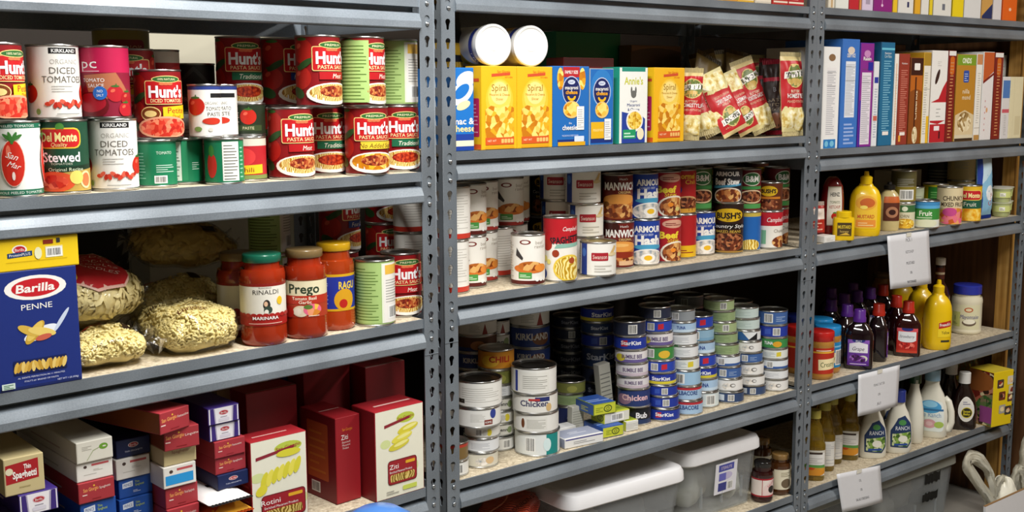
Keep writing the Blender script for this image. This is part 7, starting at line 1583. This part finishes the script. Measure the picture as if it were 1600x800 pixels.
def spline(L, N):
    out = []
    for k in range(N+1):
        f = k/N*(len(L)-1); i = min(int(f), len(L)-2); u = f-i
        P0, P1, P2, P3 = L[max(i-1, 0)], L[i], L[i+1], L[min(i+2, len(L)-1)]
        out.append(.5*((2*P1)+(P2-P0)*u+(2*P0-5*P1+4*P2-P3)*u*u+(3*P1-P0-3*P2+P3)*u**3))
    return out
def plastic_bag(label, cx, y, z0, z1, rx, ry, loops, seed):
    """a soft crumpled mound with flat wide handles; loops are picture points on the bag's own upright plane"""
    o = thing('plastic_bag', label, 'bag', (cx, y, z0), 0, 'white plastic carrier bags on the floor')
    bm = bmesh.new(); NT, NP = 64, 22; rows = []
    for j in range(NP+1):
        t = j/NP; ring = []
        for i in range(NT):
            th = 2*pi*i/NT; d = Vector((cos(th), sin(th), 0)); k = cos(t*pi/2)**.6
            n1 = noise.noise(d*1.6+Vector((seed, 0, t*1.3)))*.16 + abs(noise.noise(d*3.4+Vector((0, seed, t*2.6))))*.16
            ring.append(bm.verts.new((cos(th)*rx*k*(1+n1), sin(th)*ry*k*(1+n1), (z1-z0)*sin(t*pi/2)*(1+n1*.6))))
        rows.append(ring)
    loft(bm, rows)
    obj('bag_body', mesh_of('bag_body', bm, [BAGM], 3), None, o)
    for pts, wd in loops:
        L = spline([onplane(px, py, 3, y)-Vector((cx, y, z0)) for px, py in pts], 36); b = bmesh.new(); prev = None
        for k, p in enumerate(L):
            row = []
            tg = (L[min(k+1, 36)]-L[max(k-1, 0)]).normalized(); nr = Vector((tg.z, 0, -tg.x))
            for m_ in range(9):
                s = -1+m_/4
                row.append(b.verts.new(p + nr*(s*wd*.5*(1+.25*noise.noise(Vector((k*.2, seed, 0))))) + Vector((0, wd*.5*(s*s-1)*.45 + .004*sin(m_*2.3+k*.12) + .008*noise.noise(Vector((k*.3, m_*.9, seed))), 0))))
            if prev:
                for a_ in range(8): b.faces.new((prev[a_], prev[a_+1], row[a_+1], row[a_]))
            prev = row
        bmesh.ops.solidify(b, geom=b.faces[:], thickness=.0015)
        obj('handle', mesh_of('handle', b, [BAGM], 3), None, o)
    return o
yb_ = q1.y+.105
p1_ = onplane(1568, 752, 3, yb_); p2_ = onplane(1612, 742, 3, yb_)
plastic_bag('crumpled white plastic bag with a loop handle sticking up behind the cardboard sheet', p1_.x, yb_, .002, p1_.z, .055, .052, [([(1555, 790), (1538, 768), (1520, 742), (1510, 722), (1517, 714), (1530, 718), (1543, 734), (1549, 752), (1553, 775)], .040), ([(1550, 785), (1562, 752), (1572, 752), (1578, 775)], .03)], 3)
plastic_bag('white plastic bag bunched at the frame edge behind the cardboard sheet', p2_.x, yb_+.005, .002, p2_.z, .055, .055, [([(1580, 775), (1587, 738), (1594, 736), (1602, 760)], .035), ([(1603, 775), (1600, 730), (1601, 700), (1610, 682), (1620, 720), (1622, 770)], .05)], 7)
BLUE = mat('blue_plastic', '4a7cc4', .3, coat=.3, var=.04)
bt = onz(598, 812, .73)
def tub_blue():
    o = thing('bucket', 'blue round topped plastic tub in front of the left unit, bottom edge', 'tub', (bt.x+.03, bt.y+.06, 0), 0)
    bm = bmesh.new(); lathe(bm, [(0, .003), (.06, 0), (.065, .006), (.074, .64), (.077, .642), (.077, .655), (.07, .66)], 48); obj('tub', mesh_of('tub', bm, [BLUE], .7), None, o)
    bm = bmesh.new(); lathe(bm, [(.076, .656), (.08, .658), (.081, .67), (.077, .68), (.06, .706), (.035, .722), (0, .728)], 48); obj('domed_lid', mesh_of('domed_lid', bm, [BLUE], .9), None, o)
tub_blue()
# ------------------------------------------------------------------ settle the soft packs on what carries them
bpy.context.view_layer.update()
REST = {'potato_pouch': 1.3016, 'sauce_packet': 1.0076, 'snack_packet': 1.0076, 'snack_bag': .3166}
for o in list(COL.objects):
    n = o.name.split('.')[0]
    if o.type == 'EMPTY' and (n in REST or n in ('pasta_bag', 'mesh_bag')):
        lo = min((ch.matrix_world @ v.co).z for ch in o.children for v in ch.data.vertices)
        t = REST.get(n)
        if n == 'pasta_bag' and o.location.z < .99: t = .9856
        elif n == 'mesh_bag' and o.location.z < .35: t = .3166
        elif n in ('pasta_bag', 'mesh_bag'): t = o.location.z
        o.location.z += t-lo
